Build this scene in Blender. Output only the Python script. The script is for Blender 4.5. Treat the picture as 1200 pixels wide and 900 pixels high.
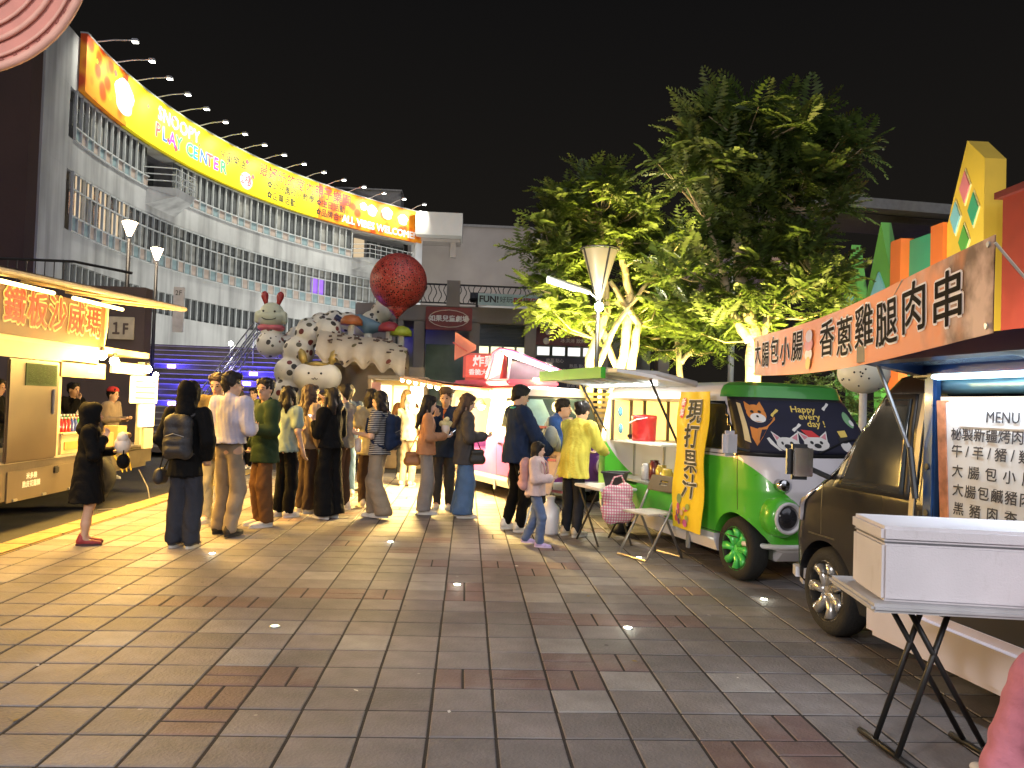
import bpy, bmesh, math, random
import numpy as np
from mathutils import Vector, Matrix, Euler
R = math.radians
random.seed(7); rng = np.random.default_rng(7)
for _o in list(bpy.data.objects): bpy.data.objects.remove(_o)
SC = bpy.context.scene
COL = SC.collection

# ------------------------------------------------------------------ camera
cd = bpy.data.cameras.new('camera'); cam = bpy.data.objects.new('camera', cd); COL.objects.link(cam)
SC.camera = cam
YAW, PITCH, ROLL = 0.0549209, 0.0254849, 0.0324553
cd.sensor_width = 36.0; cd.lens = 926.63 / 1200 * 36.0; cd.clip_end = 2000; cd.clip_start = 0.05
_fw = Vector((math.sin(YAW) * math.cos(PITCH), math.cos(YAW) * math.cos(PITCH), math.sin(PITCH)))
_r = Vector((math.cos(YAW), -math.sin(YAW), 0)); _u = _r.cross(_fw)
_R = _r * math.cos(ROLL) + _u * math.sin(ROLL); _U = -_r * math.sin(ROLL) + _u * math.cos(ROLL)
cam.matrix_world = Matrix(((_R.x, _U.x, -_fw.x, 0), (_R.y, _U.y, -_fw.y, 0), (_R.z, _U.z, -_fw.z, 1.466), (0, 0, 0, 1)))

# ------------------------------------------------------------------ night sky, weak skyglow sun, exposure
w = bpy.data.worlds.new('World'); SC.world = w; w.use_nodes = True
_nt = w.node_tree; _bg = _nt.nodes['Background']
_tc = _nt.nodes.new('ShaderNodeTexCoord'); _sp = _nt.nodes.new('ShaderNodeSeparateXYZ'); _nt.links.new(_tc.outputs['Generated'], _sp.inputs[0])
_cr = _nt.nodes.new('ShaderNodeValToRGB'); _nt.links.new(_sp.outputs[2], _cr.inputs[0])          # night sky: city glow near the horizon, darker overhead
_cr.color_ramp.elements[0].color = (.0080, .0068, .0054, 1); _cr.color_ramp.elements[1].color = (.0025, .0025, .0028, 1); _cr.color_ramp.elements[1].position = .55
_nt.links.new(_cr.outputs[0], _bg.inputs[0]); _bg.inputs[1].default_value = 1.0
sl = bpy.data.lights.new('moon_glow', 'SUN'); sl.energy = 0.60; sl.angle = R(70); sl.color = (0.86, 0.88, 1.0)
so = bpy.data.objects.new('moon_glow', sl); COL.objects.link(so); so.rotation_euler = (R(38), R(12), R(10))
SC.view_settings.view_transform = 'Standard'; SC.view_settings.look = 'None'
SC.view_settings.gamma = 1.0; SC.view_settings.exposure = 0.85; SC.view_settings.use_curve_mapping = False
SC.render.engine = 'CYCLES'
try:
    SC.cycles.use_denoising = True; SC.cycles.denoiser = 'OPENIMAGEDENOISE'
    SC.cycles.sample_clamp_indirect = 4.0; SC.cycles.max_bounces = 6; SC.cycles.diffuse_bounces = 3
    SC.cycles.glossy_bounces = 3; SC.cycles.transparent_max_bounces = 6; SC.cycles.use_light_tree = True
    SC.cycles.caustics_reflective = False; SC.cycles.caustics_refractive = False
except Exception: pass

# ------------------------------------------------------------------ materials
MATS = {}
def mat(name, col=(.5, .5, .5), rough=.6, metal=0., nscale=6., namt=.15, bump=.0, bscale=40., coat=0., spec=.5, emit=None, estr=0., trans=0., island=0., sheen=0.):
    if name in MATS: return MATS[name]
    m = bpy.data.materials.new(name); m.use_nodes = True; MATS[name] = m
    nt = m.node_tree; N = nt.nodes; L = nt.links; b = N['Principled BSDF']
    b.inputs['Roughness'].default_value = rough; b.inputs['Metallic'].default_value = metal
    b.inputs['Specular IOR Level'].default_value = spec; b.inputs['Coat Weight'].default_value = coat
    b.inputs['Coat Roughness'].default_value = .06; b.inputs['Transmission Weight'].default_value = trans
    if sheen: b.inputs['Sheen Weight'].default_value = sheen
    c = (*col, 1)
    b.inputs['Base Color'].default_value = c
    tc = N.new('ShaderNodeTexCoord')
    if namt:
        nz = N.new('ShaderNodeTexNoise'); nz.inputs['Scale'].default_value = nscale; nz.inputs['Detail'].default_value = 5
        L.new(tc.outputs['Object'], nz.inputs['Vector'])
        rp = N.new('ShaderNodeMapRange'); rp.inputs[1].default_value = .3; rp.inputs[2].default_value = .7
        rp.inputs[3].default_value = 1 - namt; rp.inputs[4].default_value = 1 + namt
        L.new(nz.outputs['Fac'], rp.inputs[0])
        mul = N.new('ShaderNodeVectorMath'); mul.operation = 'SCALE'; mul.inputs[0].default_value = col
        if island:
            g = N.new('ShaderNodeNewGeometry'); r2 = N.new('ShaderNodeMapRange')
            r2.inputs[3].default_value = 1 - island; r2.inputs[4].default_value = 1 + island
            L.new(g.outputs['Random Per Island'], r2.inputs[0])
            mm = N.new('ShaderNodeMath'); mm.operation = 'MULTIPLY'; L.new(rp.outputs[0], mm.inputs[0]); L.new(r2.outputs[0], mm.inputs[1])
            L.new(mm.outputs[0], mul.inputs['Scale'])
        else: L.new(rp.outputs[0], mul.inputs['Scale'])
        L.new(mul.outputs[0], b.inputs['Base Color'])
        rr = N.new('ShaderNodeMapRange'); rr.inputs[3].default_value = max(0, rough - .08); rr.inputs[4].default_value = min(1, rough + .1)
        L.new(nz.outputs['Fac'], rr.inputs[0]); L.new(rr.outputs[0], b.inputs['Roughness'])
    if bump:
        n2 = N.new('ShaderNodeTexNoise'); n2.inputs['Scale'].default_value = bscale; n2.inputs['Detail'].default_value = 6
        L.new(tc.outputs['Object'], n2.inputs['Vector'])
        bp = N.new('ShaderNodeBump'); bp.inputs['Strength'].default_value = bump; bp.inputs['Distance'].default_value = .02
        L.new(n2.outputs['Fac'], bp.inputs['Height']); L.new(bp.outputs[0], b.inputs['Normal'])
    if emit:
        b.inputs['Emission Color'].default_value = (*emit, 1); b.inputs['Emission Strength'].default_value = estr
    return m
def glow(name, col, strength):
    return mat(name, (.8, .8, .8), .5, namt=0, emit=col, estr=strength)
def cloth(name, col, rough=.9, namt=.10, nscale=9):
    return mat('cloth_' + name, col, rough, 0, nscale, namt, .30, 38, sheen=.1 if sum(col) > .3 else 0., spec=.15)
def paint2(name, low, up, zb, dip, wid, brow=None, brow_x=1e9, brow_z=1e9, low2=None, metal=0.):
    """two-tone car paint: lower colour up to a line that dips in a V on the nose; brow = coloured roof front"""
    m = bpy.data.materials.new(name); m.use_nodes = True; nt = m.node_tree; N = nt.nodes; L = nt.links; b = N['Principled BSDF']
    b.inputs['Roughness'].default_value = .28; b.inputs['Coat Weight'].default_value = .6; b.inputs['Coat Roughness'].default_value = .05; b.inputs['Metallic'].default_value = metal
    tc = N.new('ShaderNodeTexCoord'); sp = N.new('ShaderNodeSeparateXYZ'); L.new(tc.outputs['Object'], sp.inputs[0])
    def M(op, a, bb):
        n = N.new('ShaderNodeMath'); n.operation = op
        for i, v in enumerate((a, bb)):
            if v is None: continue
            if isinstance(v, (int, float)): n.inputs[i].default_value = v
            else: L.new(v, n.inputs[i])
        return n.outputs[0]
    q = M('MULTIPLY', sp.outputs[1], 1 / wid); q2 = M('MULTIPLY', q, q)
    line = M('ADD', M('MULTIPLY', q2, dip), zb - dip)
    m1 = M('GREATER_THAN', sp.outputs[2], line)
    def mix(f, a, c):
        n = N.new('ShaderNodeMix'); n.data_type = 'RGBA'; L.new(f, n.inputs[0])
        for i, v in ((6, a), (7, c)):
            if isinstance(v, tuple): n.inputs[i].default_value = (*v, 1)
            else: L.new(v, n.inputs[i])
        return n.outputs[2]
    lo = low
    if low2:
        mr = N.new('ShaderNodeMapRange'); mr.inputs[1].default_value = .45; mr.inputs[2].default_value = -.55
        nz = N.new('ShaderNodeTexNoise'); nz.inputs['Scale'].default_value = 2.5; L.new(tc.outputs['Object'], nz.inputs['Vector'])
        L.new(M('ADD', sp.outputs[1], nz.outputs['Fac']), mr.inputs[0]); lo = mix(mr.outputs[0], low, low2)
    c = mix(m1, lo, up)
    # rocker panels take the upper colour again
    c = mix(M('LESS_THAN', sp.outputs[2], .36), c, up)
    if brow:
        c = mix(M('MULTIPLY', M('GREATER_THAN', sp.outputs[2], brow_z), M('GREATER_THAN', sp.outputs[0], brow_x)), c, brow)
    L.new(c, b.inputs['Base Color'])
    n2 = N.new('ShaderNodeTexNoise'); n2.inputs['Scale'].default_value = 9; n2.inputs['Detail'].default_value = 6
    L.new(tc.outputs['Object'], n2.inputs['Vector']); rr = N.new('ShaderNodeMapRange'); rr.inputs[3].default_value = .2; rr.inputs[4].default_value = .48
    L.new(n2.outputs['Fac'], rr.inputs[0]); L.new(rr.outputs[0], b.inputs['Roughness'])
    return m

# ------------------------------------------------------------------ object helpers
def link(name, me, m=None, parent=None, smooth=False, kind=None):
    o = bpy.data.objects.new(name, me); COL.objects.link(o)
    if m is not None and len(me.materials) == 0: me.materials.append(m)
    if smooth: me.polygons.foreach_set('use_smooth', [True] * len(me.polygons))
    if parent is not None: o.parent = parent
    if kind: o['kind'] = kind
    return o
def tag(o, label, cat, group=None):
    o['label'] = label; o['category'] = cat
    if group: o['group'] = group
    return o
def thing(name, label, cat, loc=(0, 0, 0), rz=0., group=None):
    o = bpy.data.objects.new(name, None); COL.objects.link(o); o.empty_display_size = .1
    o.location = loc; o.rotation_euler = (0, 0, rz)
    return tag(o, label, cat, group)
def copy_tree(o, parent=None):
    c = o.copy(); COL.objects.link(c); c.parent = parent
    for ch in list(o.children): copy_tree(ch, c)
    return c
class MB:
    """collects shapes into one mesh"""
    def __init__(s): s.v = []; s.f = []; s.mi = []; s.bev = False
    def add(s, vs, fs, mi=0):
        o = len(s.v); s.v += [tuple(p) for p in vs]; s.f += [tuple(i + o for i in f) for f in fs]; s.mi += [mi] * len(fs); return s
    def box(s, c, d, rot=None, bev=0., mi=0):
        x, y, z = d[0] / 2, d[1] / 2, d[2] / 2
        if bev <= 0:
            vs = [Vector((i * x, j * y, k * z)) for k in (-1, 1) for j in (-1, 1) for i in (-1, 1)]
            fs = [(0, 2, 3, 1), (4, 5, 7, 6), (0, 1, 5, 4), (2, 6, 7, 3), (0, 4, 6, 2), (1, 3, 7, 5)]
        else:
            s.bev = True; b = min(bev, .45 * min(d)); vs = []; fs = []
            bm = bmesh.new(); bmesh.ops.create_cube(bm, size=1, matrix=Matrix.Diagonal((d[0], d[1], d[2], 1)))
            bmesh.ops.bevel(bm, geom=bm.edges[:], offset=b, segments=2, affect='EDGES')
            bm.verts.index_update(); vs = [v.co.copy() for v in bm.verts]; fs = [tuple(v.index for v in f.verts) for f in bm.faces]; bm.free()
        m = rot.to_matrix() if isinstance(rot, Euler) else (Euler(rot).to_matrix() if rot else None)
        c = Vector(c)
        return s.add([(m @ v if m else v) + c for v in vs], fs, mi)
    def cyl(s, a, b, ra, rb=None, n=14, caps=True, mi=0):
        a = Vector(a); b = Vector(b); rb = ra if rb is None else rb; d = (b - a).normalized()
        u = d.orthogonal().normalized(); w_ = d.cross(u); vs = []
        for p, r in ((a, ra), (b, rb)):
            for i in range(n):
                t = 2 * math.pi * i / n; vs.append(p + (u * math.cos(t) + w_ * math.sin(t)) * r)
        fs = [(i, (i + 1) % n, n + (i + 1) % n, n + i) for i in range(n)]
        if caps: fs += [tuple(range(n))[::-1], tuple(range(n, 2 * n))]
        return s.add(vs, fs, mi)
    def tube(s, pts, r, n=8, mi=0, closed=False):
        pts = [Vector(p) for p in pts]; rs = r if isinstance(r, (list, tuple)) else [r] * len(pts)
        vs = []; u = None; k = len(pts)
        for i, p in enumerate(pts):
            d = (pts[(i + 1) % k if closed else min(i + 1, k - 1)] - pts[(i - 1) % k if closed else max(i - 1, 0)]).normalized()
            u = d.orthogonal().normalized() if u is None else (u - d * u.dot(d)).normalized()
            w_ = d.cross(u)
            for j in range(n):
                t = 2 * math.pi * j / n; vs.append(p + (u * math.cos(t) + w_ * math.sin(t)) * rs[i])
        fs = [(i * n + j, i * n + (j + 1) % n, (i + 1) % k * n + (j + 1) % n, (i + 1) % k * n + j) for i in range(k if closed else k - 1) for j in range(n)]
        if not closed: fs += [tuple(range(n))[::-1], tuple(range((k - 1) * n, k * n))]
        return s.add(vs, fs, mi)
    def lathe(s, prof, n=24, c=(0, 0, 0), axis='z', mi=0, caps=True, ring=False):
        c = Vector(c); vs = []
        for (r, h) in prof:
            for i in range(n):
                t = 2 * math.pi * i / n; a, b = r * math.cos(t), r * math.sin(t)
                vs.append(c + (Vector((a, b, h)) if axis == 'z' else Vector((b, h, a)) if axis == 'y' else Vector((h, a, b))))
        k = len(prof)
        fs = [(i * n + j, i * n + (j + 1) % n, (i + 1) * n + (j + 1) % n, (i + 1) * n + j) for i in range(k - 1) for j in range(n)]
        if ring: fs += [((k - 1) * n + j, (k - 1) * n + (j + 1) % n, (j + 1) % n, j) for j in range(n)]; caps = False
        if caps and prof[0][0] > 1e-5: fs.append(tuple(range(n))[::-1])
        if caps and prof[-1][0] > 1e-5: fs.append(tuple(range((k - 1) * n, k * n)))
        return s.add(vs, fs, mi)
    def ball(s, c, r, n=12, m=8, mi=0, sc=(1, 1, 1)):
        c = Vector(c); vs = [c + Vector((0, 0, -r * sc[2]))]; fs = []
        for i in range(1, m):
            a = math.pi * i / m - math.pi / 2
            for j in range(n):
                t = 2 * math.pi * j / n; vs.append(c + Vector((r * sc[0] * math.cos(a) * math.cos(t), r * sc[1] * math.cos(a) * math.sin(t), r * sc[2] * math.sin(a))))
        vs.append(c + Vector((0, 0, r * sc[2]))); e = len(vs) - 1
        for j in range(n):
            fs.append((0, 1 + (j + 1) % n, 1 + j)); fs.append((e, 1 + (m - 2) * n + j, 1 + (m - 2) * n + (j + 1) % n))
        for i in range(m - 2):
            for j in range(n): fs.append((1 + i * n + j, 1 + i * n + (j + 1) % n, 1 + (i + 1) * n + (j + 1) % n, 1 + (i + 1) * n + j))
        return s.add(vs, fs, mi)
    def grid(s, P, mi=0, closed_u=False):
        """P[i][j] points"""
        a = len(P); b = len(P[0]); vs = [p for row in P for p in row]
        fs = [(i * b + j, i * b + j + 1, (i + 1) % a * b + j + 1, (i + 1) % a * b + j) for i in range(a if closed_u else a - 1) for j in range(b - 1)]
        return s.add(vs, fs, mi)
    def prism(s, poly, d0, d1, axis='y', mi=0):
        """2-D polygon (a,b) extruded along axis from d0 to d1; axis y: (a,.,b)"""
        def P(a, b, d): return (a, d, b) if axis == 'y' else (d, a, b) if axis == 'x' else (a, b, d)
        n = len(poly); vs = [P(a, b, d0) for a, b in poly] + [P(a, b, d1) for a, b in poly]
        fs = [tuple(range(n)), tuple(range(2 * n - 1, n - 1, -1))] + [(i, n + i, n + (i + 1) % n, (i + 1) % n) for i in range(n)]
        return s.add(vs, fs, mi)
    def mesh(s, name='m', fix=True):
        me = bpy.data.meshes.new(name); me.from_pydata(s.v, [], s.f)
        if any(s.mi): me.polygons.foreach_set('material_index', s.mi)
        if fix:
            bm = bmesh.new(); bm.from_mesh(me); bmesh.ops.recalc_face_normals(bm, faces=bm.faces[:]); bm.to_mesh(me); bm.free()
        me.update(); return me
    def build(s, name, m, parent=None, smooth=False, kind=None, fix=True):
        me = s.mesh(name, fix)
        if isinstance(m, (list, tuple)):
            for q in m: me.materials.append(q)
            m = None
        o = link(name, me, m, parent, smooth, kind)
        if smooth and s.bev: auto(o, 30)
        return o
def auto(o, ang=35):
    """smooth by angle without operators"""
    me = o.data; me.polygons.foreach_set('use_smooth', [True] * len(me.polygons))
    bm = bmesh.new(); bm.from_mesh(me); lim = R(ang)
    for e in bm.edges: e.smooth = not (len(e.link_faces) == 2 and e.calc_face_angle(0) > lim)
    bm.to_mesh(me); bm.free(); return o
def ev_mesh(o):
    dg = bpy.context.evaluated_depsgraph_get(); dg.update()
    return bpy.data.meshes.new_from_object(o.evaluated_get(dg))
def cut(o, cutters):
    """boolean difference with MB cutters"""
    tmp = []
    for c in cutters:
        t = link('cutter', c.mesh()); t.parent = o.parent; tmp.append(t)
        md = o.modifiers.new('b', 'BOOLEAN'); md.operation = 'DIFFERENCE'; md.object = t; md.solver = 'EXACT'
    bpy.context.view_layer.update(); me = ev_mesh(o); o.modifiers.clear(); o.data = me
    for t in tmp: bpy.data.objects.remove(t)
    return o
def text(s, size, m, parent=None, loc=(0, 0, 0), rot=(0, 0, 0), name='lettering', bold=0., ext=.002, align='CENTER', sx=1., fn=None, sp=1., shear=0.):
    """lettering as a mesh; fn maps each vertex (x, y, depth) -> world/local point"""
    cu = bpy.data.curves.new('t', 'FONT'); cu.body = s; cu.size = size; cu.align_x = align; cu.align_y = 'CENTER'
    cu.extrude = 0; cu.resolution_u = 2; cu.space_character = sp; cu.shear = shear
    t = bpy.data.objects.new('t', cu); COL.objects.link(t)
    me = ev_mesh(t); bpy.data.objects.remove(t); me.materials.clear()
    V0 = np.array([v.co for v in me.vertices]); F0 = [tuple(p.vertices) for p in me.polygons]; V0[:, 2] = ext
    if bold > 0:           # heavier strokes: shifted copies, each a hair in front of the last
        k = 10 if bold / size > .022 else 5; V, F_ = [], []
        for i in range(k):
            a = 2 * math.pi * i / k; q = V0 + np.array((bold * math.cos(a), bold * math.sin(a), i * .00012)) if i < k - 1 or k == 5 else V0 + np.array((0, 0, i * .00012))
            F_ += [tuple(j + i * len(V0) for j in f) for f in F0]; V.append(q)
        V0 = np.concatenate(V); F0 = F_
    bpy.data.meshes.remove(me); me = bpy.data.meshes.new('lettering'); me.from_pydata(V0.tolist(), [], F0)
    if sx != 1.:
        for v in me.vertices: v.co.x *= sx
    if fn:
        for v in me.vertices: v.co = fn(v.co.x, v.co.y, v.co.z)
    o = link(name, me, m, parent)
    if not fn: o.location = loc; o.rotation_euler = rot
    return o
def lamp(name, kind, loc, energy, col=(1, .85, .6), size=.1, parent=None, target=None, spot=60, blend=.6, size_y=None, spread=180):
    l = bpy.data.lights.new(name, kind); l.energy = energy; l.color = col
    if kind == 'AREA':
        l.size = size; l.spread = R(spread)
        if size_y: l.shape = 'RECTANGLE'; l.size_y = size_y
    elif kind in ('POINT', 'SPOT'): l.shadow_soft_size = size
    if kind == 'SPOT': l.spot_size = R(spot); l.spot_blend = blend
    o = bpy.data.objects.new(name, l); COL.objects.link(o); o.location = loc
    if target is not None:
        d = Vector(target) - Vector(loc); o.rotation_euler = d.to_track_quat('-Z', 'Y').to_euler()
    if parent is not None: o.parent = parent
    return o

# ------------------------------------------------------------------ smooth solids from distance fields (figures, sculptures)
def sdf_mesh(prims, vox=.012, k=.03, noise=0., seed=0, nfreq=14., marg=.05):
    lo = np.min([np.minimum(np.array(p[1]), np.array(p[2])) - max(p[3], p[4]) * np.maximum(np.array(p[5]) if len(p) > 5 else 1, 1) for p in prims if p[0] == 'c'], axis=0) - 3 * vox
    hi = np.max([np.maximum(np.array(p[1]), np.array(p[2])) + max(p[3], p[4]) * np.maximum(np.array(p[5]) if len(p) > 5 else 1, 1) for p in prims if p[0] == 'c'], axis=0) + 3 * vox
    n = np.ceil((hi - lo) / vox).astype(int) + 1
    F = np.full(tuple(n), .2, np.float32)
    ax = [(lo[i] + np.arange(n[i]) * vox).astype(np.float32) for i in range(3)]
    for p in prims:
        kind, a, b, ra, rb = p[:5]; sc = np.array(p[5] if len(p) > 5 else (1, 1, 1), float); kk = p[6] if len(p) > 6 else k
        a = np.array(a, float); b = np.array(b, float)
        if kind == 'z':        # keep only above a[2] / below b[2]
            Z = ax[2][None, None, :]; F = np.maximum(F, np.maximum(a[2] - Z, Z - b[2])); continue
        ext = max(ra, rb) * sc + marg
        i0 = np.maximum(((np.minimum(a, b) - ext - lo) / vox).astype(int), 0); i1 = np.minimum(((np.maximum(a, b) + ext - lo) / vox).astype(int) + 2, n)
        if np.any(i1 <= i0): continue
        X, Y, Z = np.meshgrid(*[ax[i][i0[i]:i1[i]] / sc[i] for i in range(3)], indexing='ij')
        a2, b2 = a / sc, b / sc; d = b2 - a2; L = float(d @ d)
        px, py, pz = X - a2[0], Y - a2[1], Z - a2[2]
        t = np.clip((px * d[0] + py * d[1] + pz * d[2]) / L, 0, 1) if L > 1e-9 else np.zeros_like(px)
        D = (np.sqrt((px - t * d[0]) ** 2 + (py - t * d[1]) ** 2 + (pz - t * d[2]) ** 2) - (ra + (rb - ra) * t)) * float(sc.min())
        S = (slice(i0[0], i1[0]), slice(i0[1], i1[1]), slice(i0[2], i1[2])); A = F[S]
        if kind == 'c':
            h = np.clip(kk - np.abs(A - D), 0, None) / kk if kk > 0 else 0
            F[S] = np.minimum(A, D) - h * h * kk * .25
        else: F[S] = np.maximum(A, -D)
    if noise:
        r = np.random.default_rng(seed); X, Y, Z = np.meshgrid(*ax, indexing='ij'); q = np.zeros_like(F)
        for _ in range(6):
            v = r.normal(size=3) * nfreq * np.array([1, 1, .55]); w_ = np.sin(X * v[0] + Y * v[1] + Z * v[2] + r.uniform(0, 6.28) + 1.3 * np.sin(Z * 9 + r.uniform(0, 6))); q += (1.3 - 2.2 * np.abs(w_)) if _ % 2 else w_
        F += noise * q / 2.4
    # naive surface nets
    s = F < 0
    c = np.zeros(tuple(n - 1), np.uint8)
    for i in (0, 1):
        for j in (0, 1):
            for l in (0, 1): c += s[i:n[0] - 1 + i, j:n[1] - 1 + j, l:n[2] - 1 + l]
    act = np.argwhere((c > 0) & (c < 8)); idx = np.full(tuple(n - 1), -1, np.int32); idx[act[:, 0], act[:, 1], act[:, 2]] = np.arange(len(act))
    acc = np.zeros((len(act), 3)); cnt = np.zeros(len(act))
    cor = [(i, j, l) for i in (0, 1) for j in (0, 1) for l in (0, 1)]
    V = {q: F[act[:, 0] + q[0], act[:, 1] + q[1], act[:, 2] + q[2]] for q in cor}
    for q in cor:
        for ax_ in range(3):
            if q[ax_]: continue
            e = list(q); e[ax_] = 1; e = tuple(e); va, vb = V[q], V[e]; m = (va < 0) != (vb < 0)
            t = np.where(m, va / np.where(m, va - vb, 1), 0); P = np.array(q, float)[None].repeat(len(act), 0); P[:, ax_] += t
            acc[m] += P[m]; cnt[m] += 1
    P = lo + (act + acc / np.maximum(cnt, 1)[:, None]) * vox
    faces = []
    for ax_ in range(3):
        u_, v_ = (ax_ + 1) % 3, (ax_ + 2) % 3
        A = np.take(s, range(n[ax_] - 1), ax_); B = np.take(s, range(1, n[ax_]), ax_)
        E = np.argwhere(A != B); E = E[(E[:, u_] > 0) & (E[:, v_] > 0) & (E[:, u_] < n[u_] - 1) & (E[:, v_] < n[v_] - 1)]
        if not len(E): continue
        sg = s[E[:, 0], E[:, 1], E[:, 2]]
        def C(du, dv):
            q = E.copy(); q[:, u_] -= du; q[:, v_] -= dv; return idx[q[:, 0], q[:, 1], q[:, 2]]
        Q = np.stack([C(1, 1), C(0, 1), C(0, 0), C(1, 0)], 1); Q[~sg] = Q[~sg][:, ::-1]; faces.append(Q)
    Q = np.concatenate(faces); Q = Q[(Q >= 0).all(1)]
    me = bpy.data.meshes.new('solid'); nv, nf = len(P), len(Q)
    me.vertices.add(nv); me.vertices.foreach_set('co', P.astype(np.float32).ravel())
    me.loops.add(nf * 4); me.loops.foreach_set('vertex_index', Q.astype(np.int32).ravel())
    me.polygons.add(nf); me.polygons.foreach_set('loop_start', np.arange(0, nf * 4, 4, dtype=np.int32))
    me.polygons.foreach_set('use_smooth', np.ones(nf, bool)); me.update(calc_edges=True); me.validate()
    return me
# ================================================================== ground
T = .30; GX, GY = -.427, 3.502
def paver_mat(name, col, amt, red=False):
    m = mat(name, col, .62, 0, 5., amt, .5, 55, island=.11, spec=.45)
    nt = m.node_tree; N = nt.nodes; L = nt.links; b = N['Principled BSDF']
    # pale worn bloom, stains and gum spots over the slab colour, in world space so that no two slabs match
    g = N.new('ShaderNodeNewGeometry')
    nz = N.new('ShaderNodeTexNoise'); nz.inputs['Scale'].default_value = 1.9; nz.inputs['Detail'].default_value = 7; nz.inputs['Roughness'].default_value = .65
    L.new(g.outputs['Position'], nz.inputs['Vector'])
    mr = N.new('ShaderNodeMapRange'); mr.inputs[1].default_value = .52; mr.inputs[2].default_value = .74; mr.inputs[4].default_value = .55
    L.new(nz.outputs['Fac'], mr.inputs[0])
    src = b.inputs['Base Color'].links[0].from_socket
    mx = N.new('ShaderNodeMix'); mx.data_type = 'RGBA'; L.new(mr.outputs[0], mx.inputs[0]); L.new(src, mx.inputs[6]); mx.inputs[7].default_value = (.29, .27, .26, 1)
    n3 = N.new('ShaderNodeTexNoise'); n3.inputs['Scale'].default_value = .8; n3.inputs['Detail'].default_value = 4; L.new(g.outputs['Position'], n3.inputs['Vector'])
    m3 = N.new('ShaderNodeMapRange'); m3.inputs[1].default_value = .35; m3.inputs[2].default_value = .65; m3.inputs[3].default_value = .72; m3.inputs[4].default_value = 1.15
    L.new(n3.outputs['Fac'], m3.inputs[0])
    sc = N.new('ShaderNodeVectorMath'); sc.operation = 'SCALE'; L.new(mx.outputs[2], sc.inputs[0]); L.new(m3.outputs[0], sc.inputs['Scale'])
    # chewing gum and drip spots
    vg = N.new('ShaderNodeTexVoronoi'); vg.inputs['Scale'].default_value = 5.5; L.new(g.outputs['Position'], vg.inputs['Vector'])
    vs_ = N.new('ShaderNodeSeparateColor'); L.new(vg.outputs['Color'], vs_.inputs[0]); mm = N.new('ShaderNodeMath'); mm.operation = 'MULTIPLY'; mm.inputs[1].default_value = .10; L.new(vs_.outputs[1], mm.inputs[0])
    lt = N.new('ShaderNodeMath'); lt.operation = 'LESS_THAN'; L.new(vg.outputs['Distance'], lt.inputs[0]); L.new(mm.outputs[0], lt.inputs[1])
    gt = N.new('ShaderNodeMath'); gt.operation = 'GREATER_THAN'; gt.inputs[1].default_value = .72; L.new(vs_.outputs[0], gt.inputs[0]); m7 = N.new('ShaderNodeMath'); m7.operation = 'MULTIPLY'; L.new(lt.outputs[0], m7.inputs[0]); L.new(gt.outputs[0], m7.inputs[1])
    cg = N.new('ShaderNodeValToRGB'); cg.color_ramp.interpolation = 'CONSTANT'; cg.color_ramp.elements[0].color = (.03, .027, .025, 1); cg.color_ramp.elements[1].position = .6; cg.color_ramp.elements[1].color = (.28, .26, .24, 1); L.new(vs_.outputs[2], cg.inputs[0])
    m8 = N.new('ShaderNodeMix'); m8.data_type = 'RGBA'; L.new(m7.outputs[0], m8.inputs[0]); L.new(sc.outputs[0], m8.inputs[6]); L.new(cg.outputs[0], m8.inputs[7])
    L.new(m8.outputs[2], b.inputs['Base Color'])
    return m
PV = [paver_mat('paver_grey', (.175, .158, .155), .20), paver_mat('paver_dark', (.138, .126, .125), .20), paver_mat('paver_pale', (.25, .235, .225), .22), paver_mat('paver_red', (.150, .100, .094), .2)]
pave = MB().box((1.0, 9.0, -.1428), (10.6, 22.0, .279)).build('plaza_pavement', mat('joint_sand', (.016, .013, .012), .95, bump=.4, bscale=90), kind='structure')
far = MB().grid([[(x, y, -.125) for y in (-60, 0, 60, 120)] for x in (-90, -40, 0, 40, 90)]).build('ground', mat('asphalt', (.045, .044, .043), .8, 0, 3, .3, .5, 120), kind='structure')
REDS = {(-3, 0): 'h', (-3, 1): 'v', (-3, 2): 'h', (-2, 2): 'v', (1, 2): 'v', (2, 2): 'h', (3, 3): 'h', (3, 2): 'v', (4, 3): 'v', (3, 6): 'h', (4, 6): 'v', (5, 6): 'h', (6, 6): 'v',
        (6, 0): 'v', (5, -1): 'v', (6, -1): 'h', (1, 8): 'v', (1, 9): 'v', (-1, 8): 'v', (-2, 8): 'h', (-3, 8): 'v', (-6, 7): 'v', (-5, 7): 'v', (-4, 7): 'v', (2, 12): 'v', (3, 12): 'h', (3, 11): 'v', (4, 12): 'v', (6, 9): 'h', (7, 9): 'v', (0, 12): 'v', (-1, 14): 'h', (2, 17): 'v', (4, 15): 'v'}
def slab_mesh(w, d, c=.0045, h=.045):
    a, b = w / 2, d / 2; ia, ib = a - c, b - c
    vs = [(-a, -b, -h), (a, -b, -h), (a, b, -h), (-a, b, -h), (-a, -b, -c), (a, -b, -c), (a, b, -c), (-a, b, -c), (-ia, -ib, 0), (ia, -ib, 0), (ia, ib, 0), (-ia, ib, 0)]
    fs = [(0, 1, 5, 4), (1, 2, 6, 5), (2, 3, 7, 6), (3, 0, 4, 7), (4, 5, 9, 8), (5, 6, 10, 9), (6, 7, 11, 10), (7, 4, 8, 11), (8, 9, 10, 11)]
    return vs, fs
GAP = .0125
KIND = {'s': (T - GAP, T - GAP), 'h': (T - GAP, T / 2 - GAP), 'v': (T / 2 - GAP, T - GAP)}
SLAB = {k: slab_mesh(*d) for k, d in KIND.items()}
SME = {}
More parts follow.
